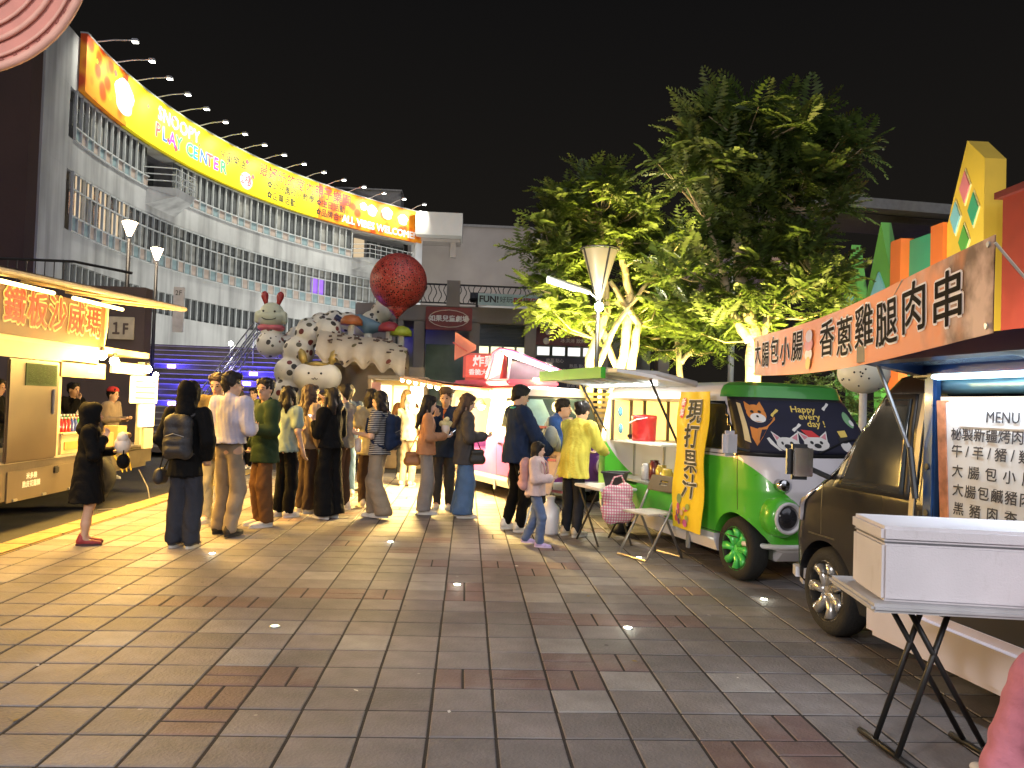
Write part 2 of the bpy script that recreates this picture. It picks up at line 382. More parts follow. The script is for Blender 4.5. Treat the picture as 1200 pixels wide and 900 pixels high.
def slab_me(k, mi):
    if (k, mi) not in SME:
        me = bpy.data.meshes.new('slab'); me.from_pydata(*[SLAB[k][0], [], SLAB[k][1]]); me.materials.append(PV[mi]); SME[(k, mi)] = me
    return SME[(k, mi)]
slabs = []
for i in range(-12, 18):
    for j in range(-9, 42):
        cx, cy = GX + (i + .5) * T, GY + (j + .5) * T
        r = REDS.get((i, j)) or (random.choice('hv') if (j > 13 and random.random() < .06) else None)
        mi = 3 if r else random.choices([0, 1, 2], [6, 4, .8])[0]
        tl = (random.uniform(-.005, .005), random.uniform(-.005, .005), random.uniform(-.0003, .0016))
        if r == 'h': slabs += [('h', cx, cy - T / 4, mi, tl), ('h', cx, cy + T / 4, mi, tl)]
        elif r == 'v': slabs += [('v', cx - T / 4, cy, mi, tl), ('v', cx + T / 4, cy, mi, tl)]
        else: slabs.append(('s', cx, cy, mi, tl))
def in_view(cx, cy):
    p = Vector((cx, cy, 0)) - Vector((0, 0, 1.466)); z = p.dot(_fw)
    if z < .5: return False
    return abs(p.dot(_R) / z) < .66 and abs(p.dot(_U) / z) < .50
slabs.sort(key=lambda q: (not in_view(q[1], q[2]), q[1] ** 2 + q[2] ** 2))
rest = MB()
for n, (k, cx, cy, mi, tl) in enumerate(slabs):
    if n < 300:
        o = bpy.data.objects.new('paver', slab_me(k, mi)); COL.objects.link(o); o.parent = pave
        o.location = (cx, cy, tl[2]); o.rotation_euler = (tl[0], tl[1], random.gauss(0, .006))
    else:
        vs, fs = SLAB[k]; rest.add([(x + cx, y + cy, z + tl[2] + x * tl[1] + y * tl[0]) for x, y, z in vs], fs, mi)
rest.build('pavers_beyond', PV, pave, kind='stuff', fix=False)
# yellow kerb stones beside the left stall
KM = mat('kerb_yellow', (.34, .25, .10), .7, 0, 8, .25, .5, 60)
kerb = thing('kerb', 'yellow kerb line between plaza slabs and the shawarma truck', 'kerb', (-4.19, 0, 0))
for q in range(24):
    MB().box((0, 2.6 + q * .6, -.06), (.28, .592, .14), bev=.012).build('kerb_stone', KM, kerb)
# small lamps let into the paving
for (x, y), lb in zip(((1.113, 5.245), (-.037, 6.40), (-.75, 8.26), (1.72, 7.70), (2.36, 6.10), (-2.30, 7.45), (-1.18, 5.15)),
        ('nearest round ground lamp right of the middle of the slabs', 'round ground lamp in the middle of the paving', 'round ground lamp in front of the woman in wide jeans', 'round ground lamp under the folding chair', 'round ground lamp beside the dark van wheel', 'round ground lamp in the shadow of the backpack wearer', 'dim greenish disc lamp in the left foreground slabs')):
    dim = 'dim' in lb
    g = thing('ground_lamp', lb, 'ground lamp', (x, y, .0), group='lamps let into the paving')
    MB().lathe([(.030, -.01), (.036, .002), (.034, .006), (.026, .0065)], 20).build('rim', mat('steel', (.4, .4, .4), .35, .9), g, True)
    MB().lathe([(.026, .004), (.026, .0072), (.001, .0085)], 20).build('lens', glow('ground_glow_dim' if dim else 'ground_glow', (.8, 1, .6) if dim else (1, 1, .75), 1.6 if dim else 22), g, True)
    if not dim: lamp('ground_lamp_light', 'POINT', (0, 0, .05), .25, (1, 1, .8), .02, g)

# ================================================================== curved play-centre building
CX, CY, RAD = 18.5, 39.1, 36.5
def arc(a, z, d=0.):
    """point on the facade: a degrees, z height, d metres in front of it"""
    t = R(a); r = RAD - d; return Vector((CX + r * math.cos(t), CY + r * math.sin(t), z))
A0, A1 = 129.0, 184.8            # right end .. left end
WALL = mat('facade_grey', (.40, .405, .39), .75, 0, .6, .12, .25, 8)
_n = WALL.node_tree; _b = _n.nodes['Principled BSDF']; _g = _n.nodes.new('ShaderNodeNewGeometry'); _mp = _n.nodes.new('ShaderNodeMapping'); _mp.inputs['Scale'].default_value = (1.3, 1.3, .12); _n.links.new(_g.outputs['Position'], _mp.inputs[0])
_nz = _n.nodes.new('ShaderNodeTexNoise'); _nz.inputs['Scale'].default_value = 1.0; _nz.inputs['Detail'].default_value = 8; _n.links.new(_mp.outputs[0], _nz.inputs['Vector']); _mr = _n.nodes.new('ShaderNodeMapRange'); _mr.inputs[1].default_value = .42; _mr.inputs[2].default_value = .66; _mr.inputs[3].default_value = 1.06; _mr.inputs[4].default_value = .66; _n.links.new(_nz.outputs['Fac'], _mr.inputs[0])
_sc = _n.nodes.new('ShaderNodeVectorMath'); _sc.operation = 'SCALE'; _n.links.new(_b.inputs['Base Color'].links[0].from_socket, _sc.inputs[0]); _n.links.new(_mr.outputs[0], _sc.inputs['Scale']); _n.links.new(_sc.outputs[0], _b.inputs['Base Color'])      # rain streaks
bld = thing('play_center_building', 'curved grey building with ribbon windows under the yellow lit billboard', 'building')
def arc_slab(mb, a0, a1, z0, z1, d0, d1, n=48, mi=0):
    """curved box between depths d0 (back) and d1 (front)"""
    A = [a0 + (a1 - a0) * i / n for i in range(n + 1)]
    P = [[arc(a, z0, d0), arc(a, z0, d1), arc(a, z1, d1), arc(a, z1, d0)] for a in A]
    vs = [p for r in P for p in r]; fs = []
    for i in range(n):
        b = i * 4; fs += [(b + j, b + (j + 1) % 4, b + 4 + (j + 1) % 4, b + 4 + j) for j in range(4)]
    fs += [(3, 2, 1, 0), (n * 4, n * 4 + 1, n * 4 + 2, n * 4 + 3)]
    mb.add(vs, fs, mi); return mb
# solid wall bands between the window ribbons
for z0, z1 in ((0, 5.9), (7.15, 8.5), (11.15, 12.55), (14.75, 17.2)):
    arc_slab(MB(), A0, 190.5, z0, z1, -.8, 0).build('wall_band', WALL, bld)
arc_slab(MB(), A0, 190.5, 0, 17.2, -3.2, -2.6).build('back_wall', mat('room_wall', (.30, .29, .27), .8, 0, 1, .2), bld)
for z0, z1 in ((5.9, 7.15), (8.5, 11.15), (12.55, 14.75)):
    arc_slab(MB(), 186.0, 190.5, z0, z1, -.8, -.002, 6).build('pier', WALL, bld)
arc_slab(MB(), A0, A0 + 1.0, 5.9, 17.4, -.5, .25, 3).build('end_fin', mat('fin_white', (.62, .63, .64), .7, 0, 1, .08), bld)
GL = mat('window_glass', (.08, .085, .085), .15, 0, 3, .2, spec=.8)
GW = mat('window_lit', (.3, .25, .18), .3, emit=(1, .75, .45), estr=.35, namt=0)
GP = mat('window_purple', (.2, .1, .4), .3, emit=(.35, .15, 1), estr=.40, namt=0)
GB = mat('window_blind', (.22, .22, .20), .5, 0, 3, .15)
PB = mat('panel_beige', (.38, .31, .26), .6, 0, 4, .1); PT = mat('panel_teal', (.22, .30, .31), .5, 0, 4, .1)
FR = mat('window_frame', (.42, .44, .43), .45, 0, 4, .1)
PANE = {}
def pane(w_, h_, m):
    k = (round(w_, 2), round(h_, 2), m.name)
    if k not in PANE:
        me = MB().box((0, 0, 0), (w_, .03, h_)).mesh('pane'); me.materials.append(m); PANE[k] = me
    return PANE[k]
def ribbon(z0, z1, rows, panelrow, skip=(), step=1.02):
    n = int((186.0 - A0 - 1) / step); FS = {}
    def seg(a): return FS.setdefault(sum(a > s1 for s0, s1 in skip), MB())
    for i in range(n + 1):
        a = A0 + 1 + i * step
        if any(s0 < a - step * .2 < s1 and s0 < a + step * .2 < s1 for s0, s1 in skip): continue
        p, q = arc(a, z0, .03), arc(a, z1, .03)
        seg(a).box((p + q) / 2, (.05, .12, z1 - z0), (0, 0, R(a) - R(90)))
    for zr in [z0 + .03] + rows + [z1 - .03]:
        for i in range(n):
            a, b = A0 + 1 + i * step, A0 + 1 + (i + 1) * step
            if any(s0 < (a + b) / 2 < s1 for s0, s1 in skip): continue
            p, q = arc(a, zr, .035), arc(b, zr, .035); seg((a + b) / 2).box((p + q) / 2, (.07, (q - p).length + .01, .07), (0, 0, math.atan2((q - p).y, (q - p).x) - R(90)))
    for fr in FS.values(): fr.build('window_frame', FR, bld)
    zs = [z0] + rows + [z1]
    for i in range(n):
        am = A0 + 1 + (i + .5) * step
        if any(s0 < am < s1 for s0, s1 in skip): continue
        wd = RAD * R(step) - .05
        for r in range(len(zs) - 1):
            if r > panelrow + 1: zlo, zhi = zs[r], zs[r + 1]
            else: zlo, zhi = zs[r], zs[r + 1]
            if r == 0: m = (PB, PT)[i % 2]
            else:
                x = random.random(); m = GL
                if z0 < 10 and 14 <= i <= 15 and r == 1: m = GP
                elif x < (.35 if z0 < 10 else .15): m = GB
                elif z0 < 10 and i > 44 and x < .8: m = GW
                elif x < .05: m = GW
            o = bpy.data.objects.new('window_pane', pane(wd, zhi - zlo - .05, m)); COL.objects.link(o); o.parent = bld
            o.location = arc(am, (zlo + zhi) / 2, -.12 if m is not PB and m is not PT else -.02); o.rotation_euler = (0, 0, R(am) + R(90) + random.gauss(0, .004))
BAL = [(168.3, 173.2), (130.0, 140.2)]
ribbon(8.5, 11.15, [9.2, 10.4], 0)
ribbon(12.55, 14.75, [13.15], 0, BAL)
arc_slab(MB(), A0 + 1, 186, 5.9, 7.15, -.3, -.25).build('low_glazing', GL, bld)
lf = MB()
for i in range(54): 
    a = A0 + 1.5 + i * 1.02; lf.box(arc(a, 6.52, -.1), (.08, .12, 1.25), (0, 0, R(a) - R(90)))
lf.build('window_frame', FR, bld)
# balconies: recess, slab, railing
BK = mat('soffit_grey', (.33, .33, .34), .8, 0, 1, .1)
for (a, b), dep in zip(BAL, (1.5, 1.3)):
    arc_slab(MB(), a, b, 12.55, 14.75, -1.6, -1.5, 8).build('recess_wall', mat('recess', (.20, .20, .20), .7), bld)
    sl_ = MB(); am = (a + b) / 2
    tri = [arc(a, 12.6, -.3), arc(b, 12.6, -.3), arc(b - (b - a) * .12, 12.6, dep), arc(a + (b - a) * .18, 12.6, dep)]
    bot = [arc(a, 11.6, -.1), arc(b, 11.6, -.1), arc(b - (b - a) * .2, 12.2, dep * .95), arc(a + (b - a) * .25, 12.2, dep * .95)]
    sl_.add(tri + bot, [(0, 1, 2, 3), (7, 6, 5, 4), (0, 4, 5, 1), (1, 5, 6, 2), (2, 6, 7, 3), (3, 7, 4, 0)]); sl_.build('balcony', WALL, bld)
    rl = MB()
    for zz in (12.95, 13.3, 13.65): rl.tube([Vector((p.x, p.y, zz)) for p in (tri[0], tri[3], tri[2], tri[1])], .03, 6)
    for q in range(9):
        t = q / 8; p = tri[3].lerp(tri[2], t); rl.cyl((p.x, p.y, 12.6), (p.x, p.y, 13.65), .025, n=6)
    rl.build('balcony_railing', FR, bld)
    for q in range(5):
        aa = a + (b - a) * (q + .5) / 5; MB().box(arc(aa, 13.6, -1.45), (RAD * R((b - a) / 5) * .8, .05, 1.9), (0, 0, R(aa) + R(90))).build('window_pane', GW if q == 3 else GL, bld)
# billboard on the parapet
BBW = thing('billboard', 'long curved yellow and orange lit billboard on the parapet', 'billboard')
bm_ = mat('billboard_print', (.9, .7, .02), .5, namt=0)
nt = bm_.node_tree; N = nt.nodes; L = nt.links; b = N['Principled BSDF']
g = N.new('ShaderNodeNewGeometry'); sp = N.new('ShaderNodeSeparateXYZ'); L.new(g.outputs['Position'], sp.inputs[0])
vo = N.new('ShaderNodeTexVoronoi'); vo.inputs['Scale'].default_value = 1.15; L.new(g.outputs['Position'], vo.inputs['Vector'])
cr = N.new('ShaderNodeValToRGB'); cr.color_ramp.elements[0].color = (.62, .06, .0, 1); cr.color_ramp.elements[1].color = (.85, .30, .01, 1); cr.color_ramp.elements[0].position = .3; cr.color_ramp.elements[1].position = .55
L.new(vo.outputs['Distance'], cr.inputs[0])
# orange pattern at both ends of the print, plain yellow between
def mth(op, a, bb):
    n = N.new('ShaderNodeMath'); n.operation = op
    for i_, v in enumerate((a, bb)):
        if isinstance(v, (int, float)): n.inputs[i_].default_value = v
        else: L.new(v, n.inputs[i_])
    return n.outputs[0]
ends = mth('MAXIMUM', mth('GREATER_THAN', sp.outputs[1], 59.2), mth('LESS_THAN', sp.outputs[1], 40.6))
mx = N.new('ShaderNodeMix'); mx.data_type = 'RGBA'; L.new(ends, mx.inputs[0]); mx.inputs[6].default_value = (.92, .74, .01, 1); L.new(cr.outputs[0], mx.inputs[7])
L.new(mx.outputs[2], b.inputs['Base Color'])
arc_slab(MB(), A0 + .2, A1, 14.85, 17.45, .02, .30, 64).build('panel', bm_, BBW)
arc_slab(MB(), A0 + .2, A1, 17.45, 17.52, .0, .33, 64).build('top_rail', FR, BBW)
def on_board(a_left, zc):
    return lambda x, y, d: arc(a_left - math.degrees(x / (RAD - .3)), zc + y, .302 + d)
INK = mat('print_black', (.02, .02, .02), .6, namt=0); WHT = mat('print_white', (.85, .85, .85), .6, namt=0); RED = mat('print_red', (.75, .03, .04), .6, namt=0)
cols = {'r': (.8, .08, .08), 'b': (.05, .15, .7), 'g': (.05, .5, .15), 'p': (.35, .05, .5), 'y': (.9, .5, .02), 't': (.02, .5, .55), 'k': (.02, .02, .02)}
for k, v in cols.items(): mat('print_' + k, v, .6, namt=0)
ab = 172.6
text('SNOOPY', 1.05, WHT, BBW, fn=on_board(ab, 16.75), bold=.02, align='LEFT', sp=1.05)
for ch, c in zip('PLAY CENTER', 'rbpgkgtbrpg'):
    if ch != ' ':
        text(ch, 1.05, WHT, BBW, fn=on_board(ab + .3, 15.75), bold=.06, align='LEFT', name='lettering'); 
        text(ch, 1.05, MATS['print_' + c], BBW, fn=(lambda f: lambda x, y, d: f(x, y, d + .012))(on_board(ab + .3, 15.75)), bold=.03, align='LEFT')
    ab -= 1.12 if ch != ' ' else .55
# round floor badge
dsc = MB(); cA = 158.0
dsc.add([on_board(cA, 15.6)(.62 * math.cos(t * .2618), .55 * math.sin(t * .2618), .004) for t in range(24)], [tuple(range(24))]); dsc.build('floor_badge', WHT, BBW)
text('2樓', .78, RED, BBW, fn=on_board(cA, 15.6), bold=.008, ext=.01)
text('兒童樂園', .7, INK, BBW, fn=on_board(162.5, 16.55), bold=.01, ext=.006, align='LEFT')
text('最好玩的室內親子樂園', .95, RED, BBW, fn=on_board(156.0, 16.75), bold=.015, ext=.006, align='LEFT')
for s, a_, z_ in (('✿幼兒園校外教學', 154.6, 16.0), ('✿企業活動', 154.6, 15.3), ('✿生日活動', 146.6, 16.0), ('✿品牌合作', 146.6, 15.3)):
    text(s, .62, INK, BBW, fn=on_board(a_, z_), bold=.012, ext=.006, align='LEFT')
text('ALL VIBES WELCOME!', .78, WHT, BBW, fn=on_board(142.3, 15.35), bold=.03, ext=.008, align='LEFT')
for i in range(26):        # scattered printed leaves
    a_ = random.choice([random.uniform(174, 184), random.uniform(130, 158), random.uniform(155, 173)]); z_ = random.uniform(15.05, 17.2); q = random.uniform(.12, .22); f = on_board(a_, z_)
    MB().add([f(-q, 0, .003), f(0, -q, .003), f(q, 0, .003), f(0, q, .003)], [(0, 1, 2, 3)]).build('printed_leaf', MATS['print_r'] if i % 3 else MATS['print_y'], BBW)
# generic pale figure print on the left and row of bright clouds on the right of the board
for (a_, z_, q) in ((178.2, 16.2, 1.0), (137.5, 16.6, .5), (135.0, 16.7, .55), (132.4, 16.5, .5), (138.9, 16.75, .35)):
    f = on_board(a_, z_); MB().add([f(q * math.cos(t * .2618) * (1 + .12 * math.sin(t * 1.3)), q * .9 * math.sin(t * .2618), .005) for t in range(24)], [tuple(range(24))]).build('printed_cloud', WHT, BBW)
# floodlight arms above the billboard
ARM = mat('arm_white', (.6, .6, .6), .4, .4); LENS = glow('flood_lens', (1, .98, .85), 12)
nA = 16
for i in range(nA):
    a = 183.2 - i * (183.2 - 131.0) / (nA - 1)
    ordn = ['first', 'second', 'third', 'fourth', 'fifth', 'sixth', 'seventh', 'eighth', 'ninth', 'tenth', 'eleventh', 'twelfth', 'thirteenth', 'fourteenth', 'fifteenth', 'last'][i]
    base = arc(a, 17.5, .1); tip = arc(a, 17.75, 2.0)
    ft = thing('billboard_floodlight', '%s floodlight arm from the left above the yellow billboard' % ordn, 'floodlight', base, group='floodlight arms over the billboard')
    MB().tube([(0, 0, 0), (tip - base) * .5 + Vector((0, 0, .06)), tip - base], .03, 6).build('arm', ARM, ft)
    d = (tip - base); hd = MB(); hd.box(d + Vector((0, 0, -.02)), (.3, .26, .14), (0, 0, R(a)), .03); hd.build('lamp_head', ARM, ft)
    MB().box(d + Vector((0, 0, -.10)), (.24, .2, .02), (0, 0, R(a))).build('lens', LENS, ft)
    lamp('flood_light', 'SPOT', d + Vector((0, 0, -.14)), 560, (1, .97, .85), .15, ft, arc(a, 15.9, .3) - base, 105, .8)

# ================================================================== blocks around it
BR = mat('tower_brown', (.055, .030, .024), .8, 0, .5, .2, .3, 6)
tw = thing('brown_tower', 'dark brown tower wall rising at the left edge', 'building', (-19.75, 29.8, 0))
MB().box((0, 0, 11), (7.0, .7, 22)).build('wall', BR, tw); MB().box((0, 0, 22.15), (7.3, .9, .3)).build('coping', BR, tw)
BE = mat('wall_beige', (.36, .32, .29), .8, 0, .4, .12, .2, 5)
bw = thing('beige_block', 'plain beige wall block behind the terrace and the round red sculpture', 'building', (1.2, 73, 0))
MB().box((0, 0, 8.6), (14.0, 5, 17.2)).build('wall', BE, bw); MB().box((0, -2.4, 17.3), (14.2, .5, .2)).build('coping', mat('coping_grey', (.25, .24, .23), .8), bw)
MB().prism([(-6.0, 8.6), (2.0, 10.6), (6.9, 11.2), (6.9, 8.0)], -2.9, -2.51).build('stair_flank', mat('flank_white', (.55, .54, .50), .7, 0, .5, .1), bw)
sb = thing('roof_canopy', 'pale concrete canopy slab jutting out right of the billboard', 'canopy', (-2.9, 67.5, 0))
MB().box((0, 0, 16.3), (3.9, 3.5, 1.9)).build('slab', mat('slab_white', (.55, .54, .50), .7, 0, .5, .1), sb)
MB().box((1.2, 0, 14.6), (.5, .5, 1.6)).build('post', BE, sb); MB().box((0, .6, 15.2), (3.6, 2, .25)).build('beam', BE, sb)
rb = thing('rooftop_box', 'grey rooftop plant box behind the billboard', 'rooftop box', (-9.0, 69, 0))
MB().box((0, 0, 18.0), (5.4, 3, 2.6)).build('wall', mat('plant_grey', (.22, .21, .20), .8), rb); MB().box((0, -.1, 19.35), (5.6, 3.1, .12)).build('coping', mat('coping_grey', (.25, .24, .23)), rb)

# ================================================================== grand stairs with blue lamps
ST = mat('stair_stone', (.11, .095, .105), .7, 0, 2, .25, .4, 30)
st = MB().box((-7.6, 29.5, 1.55), (7.4, 4.4, 3.1)).build('stair_terrace', ST, kind='structure')
for i in range(19):
    h = 3.1 * (i + 1) / 19.5
    MB().box((-7.6, 20.0 + i * .36 + .3, h / 2), (7.0, .62, h), bev=0).build('stair_step', ST, st)
    MB().box((-7.6, 20.0 + i * .36 - .012, h - .02), (6.9, .025, .03)).build('step_nosing', mat('nosing', (.30, .29, .28), .5), st)
BLUE = glow('step_blue', (.10, .05, 1.0), 30)
for n, (x, i) in enumerate(((-9.2, 14), (-8.1, 10), (-6.6, 13), (-5.5, 13), (-6.6, 11), (-5.4, 9), (-8.2, 7), (-6.3, 7), (-9.6, 9), (-4.9, 11))):
    h = 3.1 * (i + 1) / 19.5
    sg = thing('step_lamp', ('top left blue step lamp', 'blue step lamp left of the handrail, second row', 'top blue step lamp right of the handrail', 'top right blue step lamp beside the sculpture', 'blue step lamp in the second row right of the handrail', 'low blue step lamp by the spotted sculpture', 'low blue step lamp behind the hooded head', 'low blue step lamp behind the white shirt', 'leftmost low blue step lamp', 'rightmost blue step lamp in the second row')[n], 'step lamp', (x, 20.0 + i * .36 - .03, h - .09), group='blue lamps in the stairs')
    MB().box((0, 0, 0), (.20, .03, .06), bev=.008).build('lens', glow('step_core', (.55, .55, 1.0), 14), sg)
    MB().box((0, .01, 0), (.25, .03, .10), bev=.008).build('housing', BLUE, sg)
    lamp('step_light', 'SPOT', (0, -.30, .02), 45, (.06, .04, 1), .03, sg, (0, .5, -.12), 165, .4)
HR = mat('handrail_steel', (.5, .5, .52), .3, .9)
hr = thing('stair_handrail', 'double steel handrail climbing the blue lit stairs', 'handrail', (-6.9, 19.9, 0))
for dx in (-.12, .12):
    for dz in (.95, .7, .45):
        MB().tube([(dx, -.2, dz), (dx, .1, dz + .05), (dx, 6.6, 3.1 + dz), (dx + .05, 7.6, 3.15 + dz)], .022, 6).build('rail', HR, hr, True)
for q in range(6):
    for dx in (-.12, .12):
        y = .1 + q * 1.3; MB().cyl((dx, y, max(0, (y - .1) * .468)), (dx, y, (y - .1) * .468 + 1.0), .02, n=6).build('post', HR, hr)
for n, (x, y, z) in enumerate(((-8.3, 21.5, 1.9), (-7.3, 24.6, 3.0), (-9.4, 20.2, 1.55))):
    sp_ = thing('white_spot', ('white spot lamp low on the left of the stairs', 'white spot lamp high on the stairs by the handrail', 'white spot lamp at the far left foot of the stairs')[n], 'spot lamp', (x, y, z), group='white lamps by the stairs')
    MB().cyl((0, 0, -z + (0.0)), (0, 0, 0), .02, n=6).build('stem', HR, sp_); MB().ball((0, 0, .04), .07).build('bulb', glow('spot_white', (1, .97, .9), 14), sp_, True)
    lamp('spot_light', 'POINT', (0, -.15, .05), 6, (1, .97, .9), .05, sp_)
# dark side wall carrying the floor sign
DW = mat('dark_wall', (.075, .055, .055), .8, 0, 1, .2, .3, 8)
dwl = thing('side_wall', 'dark side wall carrying a floor number sign left of the stairs', 'wall', (-9.75, 18.2, 0))
MB().box((0, 0, 1.9), (5.0, .4, 3.8)).build('wall', DW, dwl)
MB().box((-2, .2, 4.0), (1, 1, .05)).build('coping', DW, dwl)
sg = thing('floor_sign', 'small pale sign reading 1F on the dark wall', 'sign', (-7.72, 17.95, 2.87))
MB().box((0, 0, 0), (.55, .05, .50), bev=.01).build('plate', mat('sign_cream', (.50, .44, .33), .6), sg)
text('１F', .34, mat('sign_brown', (.10, .07, .06), .6), sg, (-.04, -.03, -.03), (R(90), 0, 0), bold=.012, sx=.8)
sg2 = thing('wall_notice', 'tall white notice panel at the edge of the dark wall', 'notice', (-7.1, 19.6, 3.5))
MB().box((0, 0, 0), (.26, .05, 1.1), bev=.01).build('plate', mat('notice_white', (.5, .5, .52), .6), sg2); text('2F', .17, INK, sg2, (0, -.03, .40), (R(90), 0, 0))
rl = thing('terrace_railing', 'thin dark railing above the dark side wall', 'railing', (-10, 17.9, 3.8))
MB().tube([(-2, 0, .5), (1.2, 0, .5), (2.6, -.3, .25)], .03, 6).build('top_rail', INK, rl)
for q in range(16): MB().cyl((-2 + q * .2, 0, 0), (-2 + q * .2, 0, .5), .012, n=5).build('baluster', INK, rl)

# ================================================================== theatre terrace building
TC = mat('theatre_concrete', (.20, .18, .16), .8, 0, .8, .22, .35, 10)
th = thing('theatre_building', 'low grey concrete theatre building with a roof terrace', 'building', (0, 24, 0))
MB().box((1.4, 1.6, 4.15), (9.8, 3.0, .5), bev=.03).build('roof_slab', TC, th)
MB().box((1.4, 3.0, 2.0), (9.6, .3, 3.9)).build('back_wall', mat('theatre_inside', (.30, .33, .30), .7, 0, 1, .15), th)
for x in (-2.2, -1.55, .12, 1.85, 4.1, 6.0): MB().box((x, .35, 1.95), (.34, .5, 3.9), bev=.02).build('pillar', TC, th)
MB().box((-2.8, .8, 2.2), (1.0, 1.2, 4.4), bev=.03).build('wall', TC, th)
MB().box((-.7, 1.4, 1.7), (1.4, .1, 3.2)).build('glass_door', mat('door_glass', (.12, .2, .19), .15, 0, 2, .2), th)
MB().box((1.0, .45, 3.62), (1.55, .1, .72), bev=.01).build('shutter', mat('shutter_blue', (.012, .03, .06), .4), th)
for q in range(6): MB().box((1.0, .39, 3.32 + q * .115), (1.5, .03, .015)).build('slat', mat('shutter_line', (.02, .045, .09), .4), th)
for q in range(4):
    MB().box((.42 + q * .4, .42, 3.10), (.33, .04, .25), bev=.005).build('price_card', mat('card_lit', (.75, .75, .5), .5, emit=(1, 1, .65), estr=.7, namt=0), th)
MB().box((3.0, .45, 3.62), (1.95, .08, .58), bev=.01).build('poster_head', mat('poster_maroon', (.10, .03, .035), .6), th)
for q in range(4): MB().box((2.28 + q * .48, .42, 3.15), (.38, .04, .26), bev=.005).build('price_card', mat('card_white', (.75, .75, .75), .5, emit=(1, 1, 1), estr=.5, namt=0), th)
MB().box((3.0, .45, 2.4), (1.95, .08, 1.15), bev=.01).build('menu_wall', mat('menu_navy', (.015, .018, .045), .5), th)
for r_ in range(6):
    text('飲品 點心 套餐 飲料'[:5 + r_ % 3], .13, mat('menu_text', (.4, .4, .45), .6), th, (2.65 + .75 * (r_ % 2), .40, 2.85 - r_ * .15), (R(90), 0, 0))
text('爆米花 熱狗', .18, mat('poster_text', (.55, .5, .45), .6), th, (3.2, .40, 3.72), (R(90), 0, 0)); text('冰淇淋 飲料', .15, MATS['poster_text'], th, (3.2, .40, 3.48), (R(90), 0, 0))
for x, z in ((2.42, 3.75), (2.36, 3.46)): MB().ball((x, .42, z), .11, sc=(1, .3, 1)).build('popcorn_mark', MATS['poster_text'], th, True)
MB().box((-2.25, -4.2, 1.15), (2.3, .3, 2.3)).build('front_wall', mat('plinth_beige', (.28, .23, .18), .8, 0, 1, .2), th)
ts = thing('theatre_sign', 'dark red theatre sign with curled white border above the door', 'sign', (-.66, 23.9, 3.98), R(0))
MB().box((0, 0, 0), (1.40, .08, .70), bev=.02).build('board', mat('sign_red', (.18, .022, .018), .5), ts)
MB().tube([(.6 * math.cos(t * .3927) * (1.0 if t % 4 else 1.02), -.05, .26 * math.sin(t * .3927)) for t in range(16)], .012, 6, closed=True).build('border', mat('sign_border', (.6, .5, .4), .6), ts)
text('如果兒童劇場', .20, mat('sign_pale', (.75, .70, .62), .6), ts, (0, -.045, -.01), (R(90), 0, 0), bold=.006)
fb = thing('fun_banner', 'pale banner with the words FUN and PRIZES on the terrace rail', 'banner', (1.25, 23.8, 4.60), 0)
MB().box((0, 0, 0), (2.1, .03, .36)).build('cloth', mat('fun_teal', (.30, .42, .42), .7), fb)
text('FUN!', .27, INK, fb, (-.72, -.02, 0), (R(90), 0, 0), bold=.008); text('PRIZES!', .27, mat('fun_red', (.25, .02, .03), .6), fb, (.45, -.02, -.03), (R(90), 0, 0), bold=.008); text('好玩', .2, INK, fb, (-.2, -.02, 0), (R(90), 0, 0))
tr = thing('iron_railing', 'black wrought iron railing along the theatre roof terrace', 'railing', (0, 23.95, 4.4))
IR = mat('iron', (.02, .02, .022), .5, .5)
MB().box((.2, 0, .62), (3.9, .04, .05)).build('top_rail', IR, tr); MB().box((.2, 0, .06), (3.9, .04, .04)).build('bottom_rail', IR, tr)
for q in range(26):
    x = -1.7 + q * .15; MB().tube([(x + .05 * math.sin(t * 1.2 + q), 0, .08 + t * .09) for t in range(7)], .013, 5).build('baluster', IR, tr)
MB().box((-.55, .1, .35), (.4, .3, .8)).build('pier', TC, tr)

# ================================================================== coloured playhouse on the right
px_ = 9.6
ph = thing('playhouse', 'colourful playhouse wall with a yellow gable and green panels', 'playhouse', (px_, 0, 0))
YE = mat('play_yellow', (.75, .50, .05), .5, 0, 2, .06); GR = mat('play_green', (.04, .32, .16), .45, 0, 2, .08); OR = mat('play_orange', (.75, .17, .03), .5, 0, 2, .06); LG = mat('play_leaf', (.10, .34, .05), .5, 0, 2, .08); CY_ = mat('play_cyan', (.2, .5, .55), .4, 0, 2, .08); PK = mat('play_pink', (.7, .2, .22), .5, 0, 2, .06)
MB().prism([(15.4, 0), (16.9, 0), (16.9, 5.35), (15.4, 5.35)], 0, .3, 'x').build('wall', GR, ph)
MB().prism([(14.15, 2.5), (15.28, 2.5), (15.28, 5.35), (14.68, 6.85), (14.15, 6.35)], -.12, .3, 'x').build('gable', YE, ph)
for (y, z), m in (((14.70, 5.95), PK), ((14.98, 5.42), CY_), ((14.43, 5.46), MATS['play_green']), ((14.70, 4.90), LG)):
    q = .25; MB().prism([(y - q * .62, z), (y, z - q * 1.25), (y + q * .62, z), (y, z + q * 1.25)], -.16, -.1, 'x').build('diamond', m, ph)
    qq = q * 1.18; MB().prism([(y - qq * .62, z), (y, z - qq * 1.25), (y + qq * .62, z), (y, z + qq * 1.25)], -.14, -.11, 'x').build('diamond_frame', mat('play_cream', (.75, .65, .3), .5), ph)
for y in (15.50, 17.05): MB().box((-.05, y, 2.7), (.3, .42, 5.4)).build('post', OR, ph)
for i, y in enumerate((16.1, 16.45, 16.8)): MB().box((-.03, y, 3.95), (.08, .26, .34)).build('window_pane', (CY_, PK, PK)[i], ph)
rdw = thing('red_block', 'dark red wall block at the right edge beside the yellow gable', 'building', (11.4, 12.9, 0))
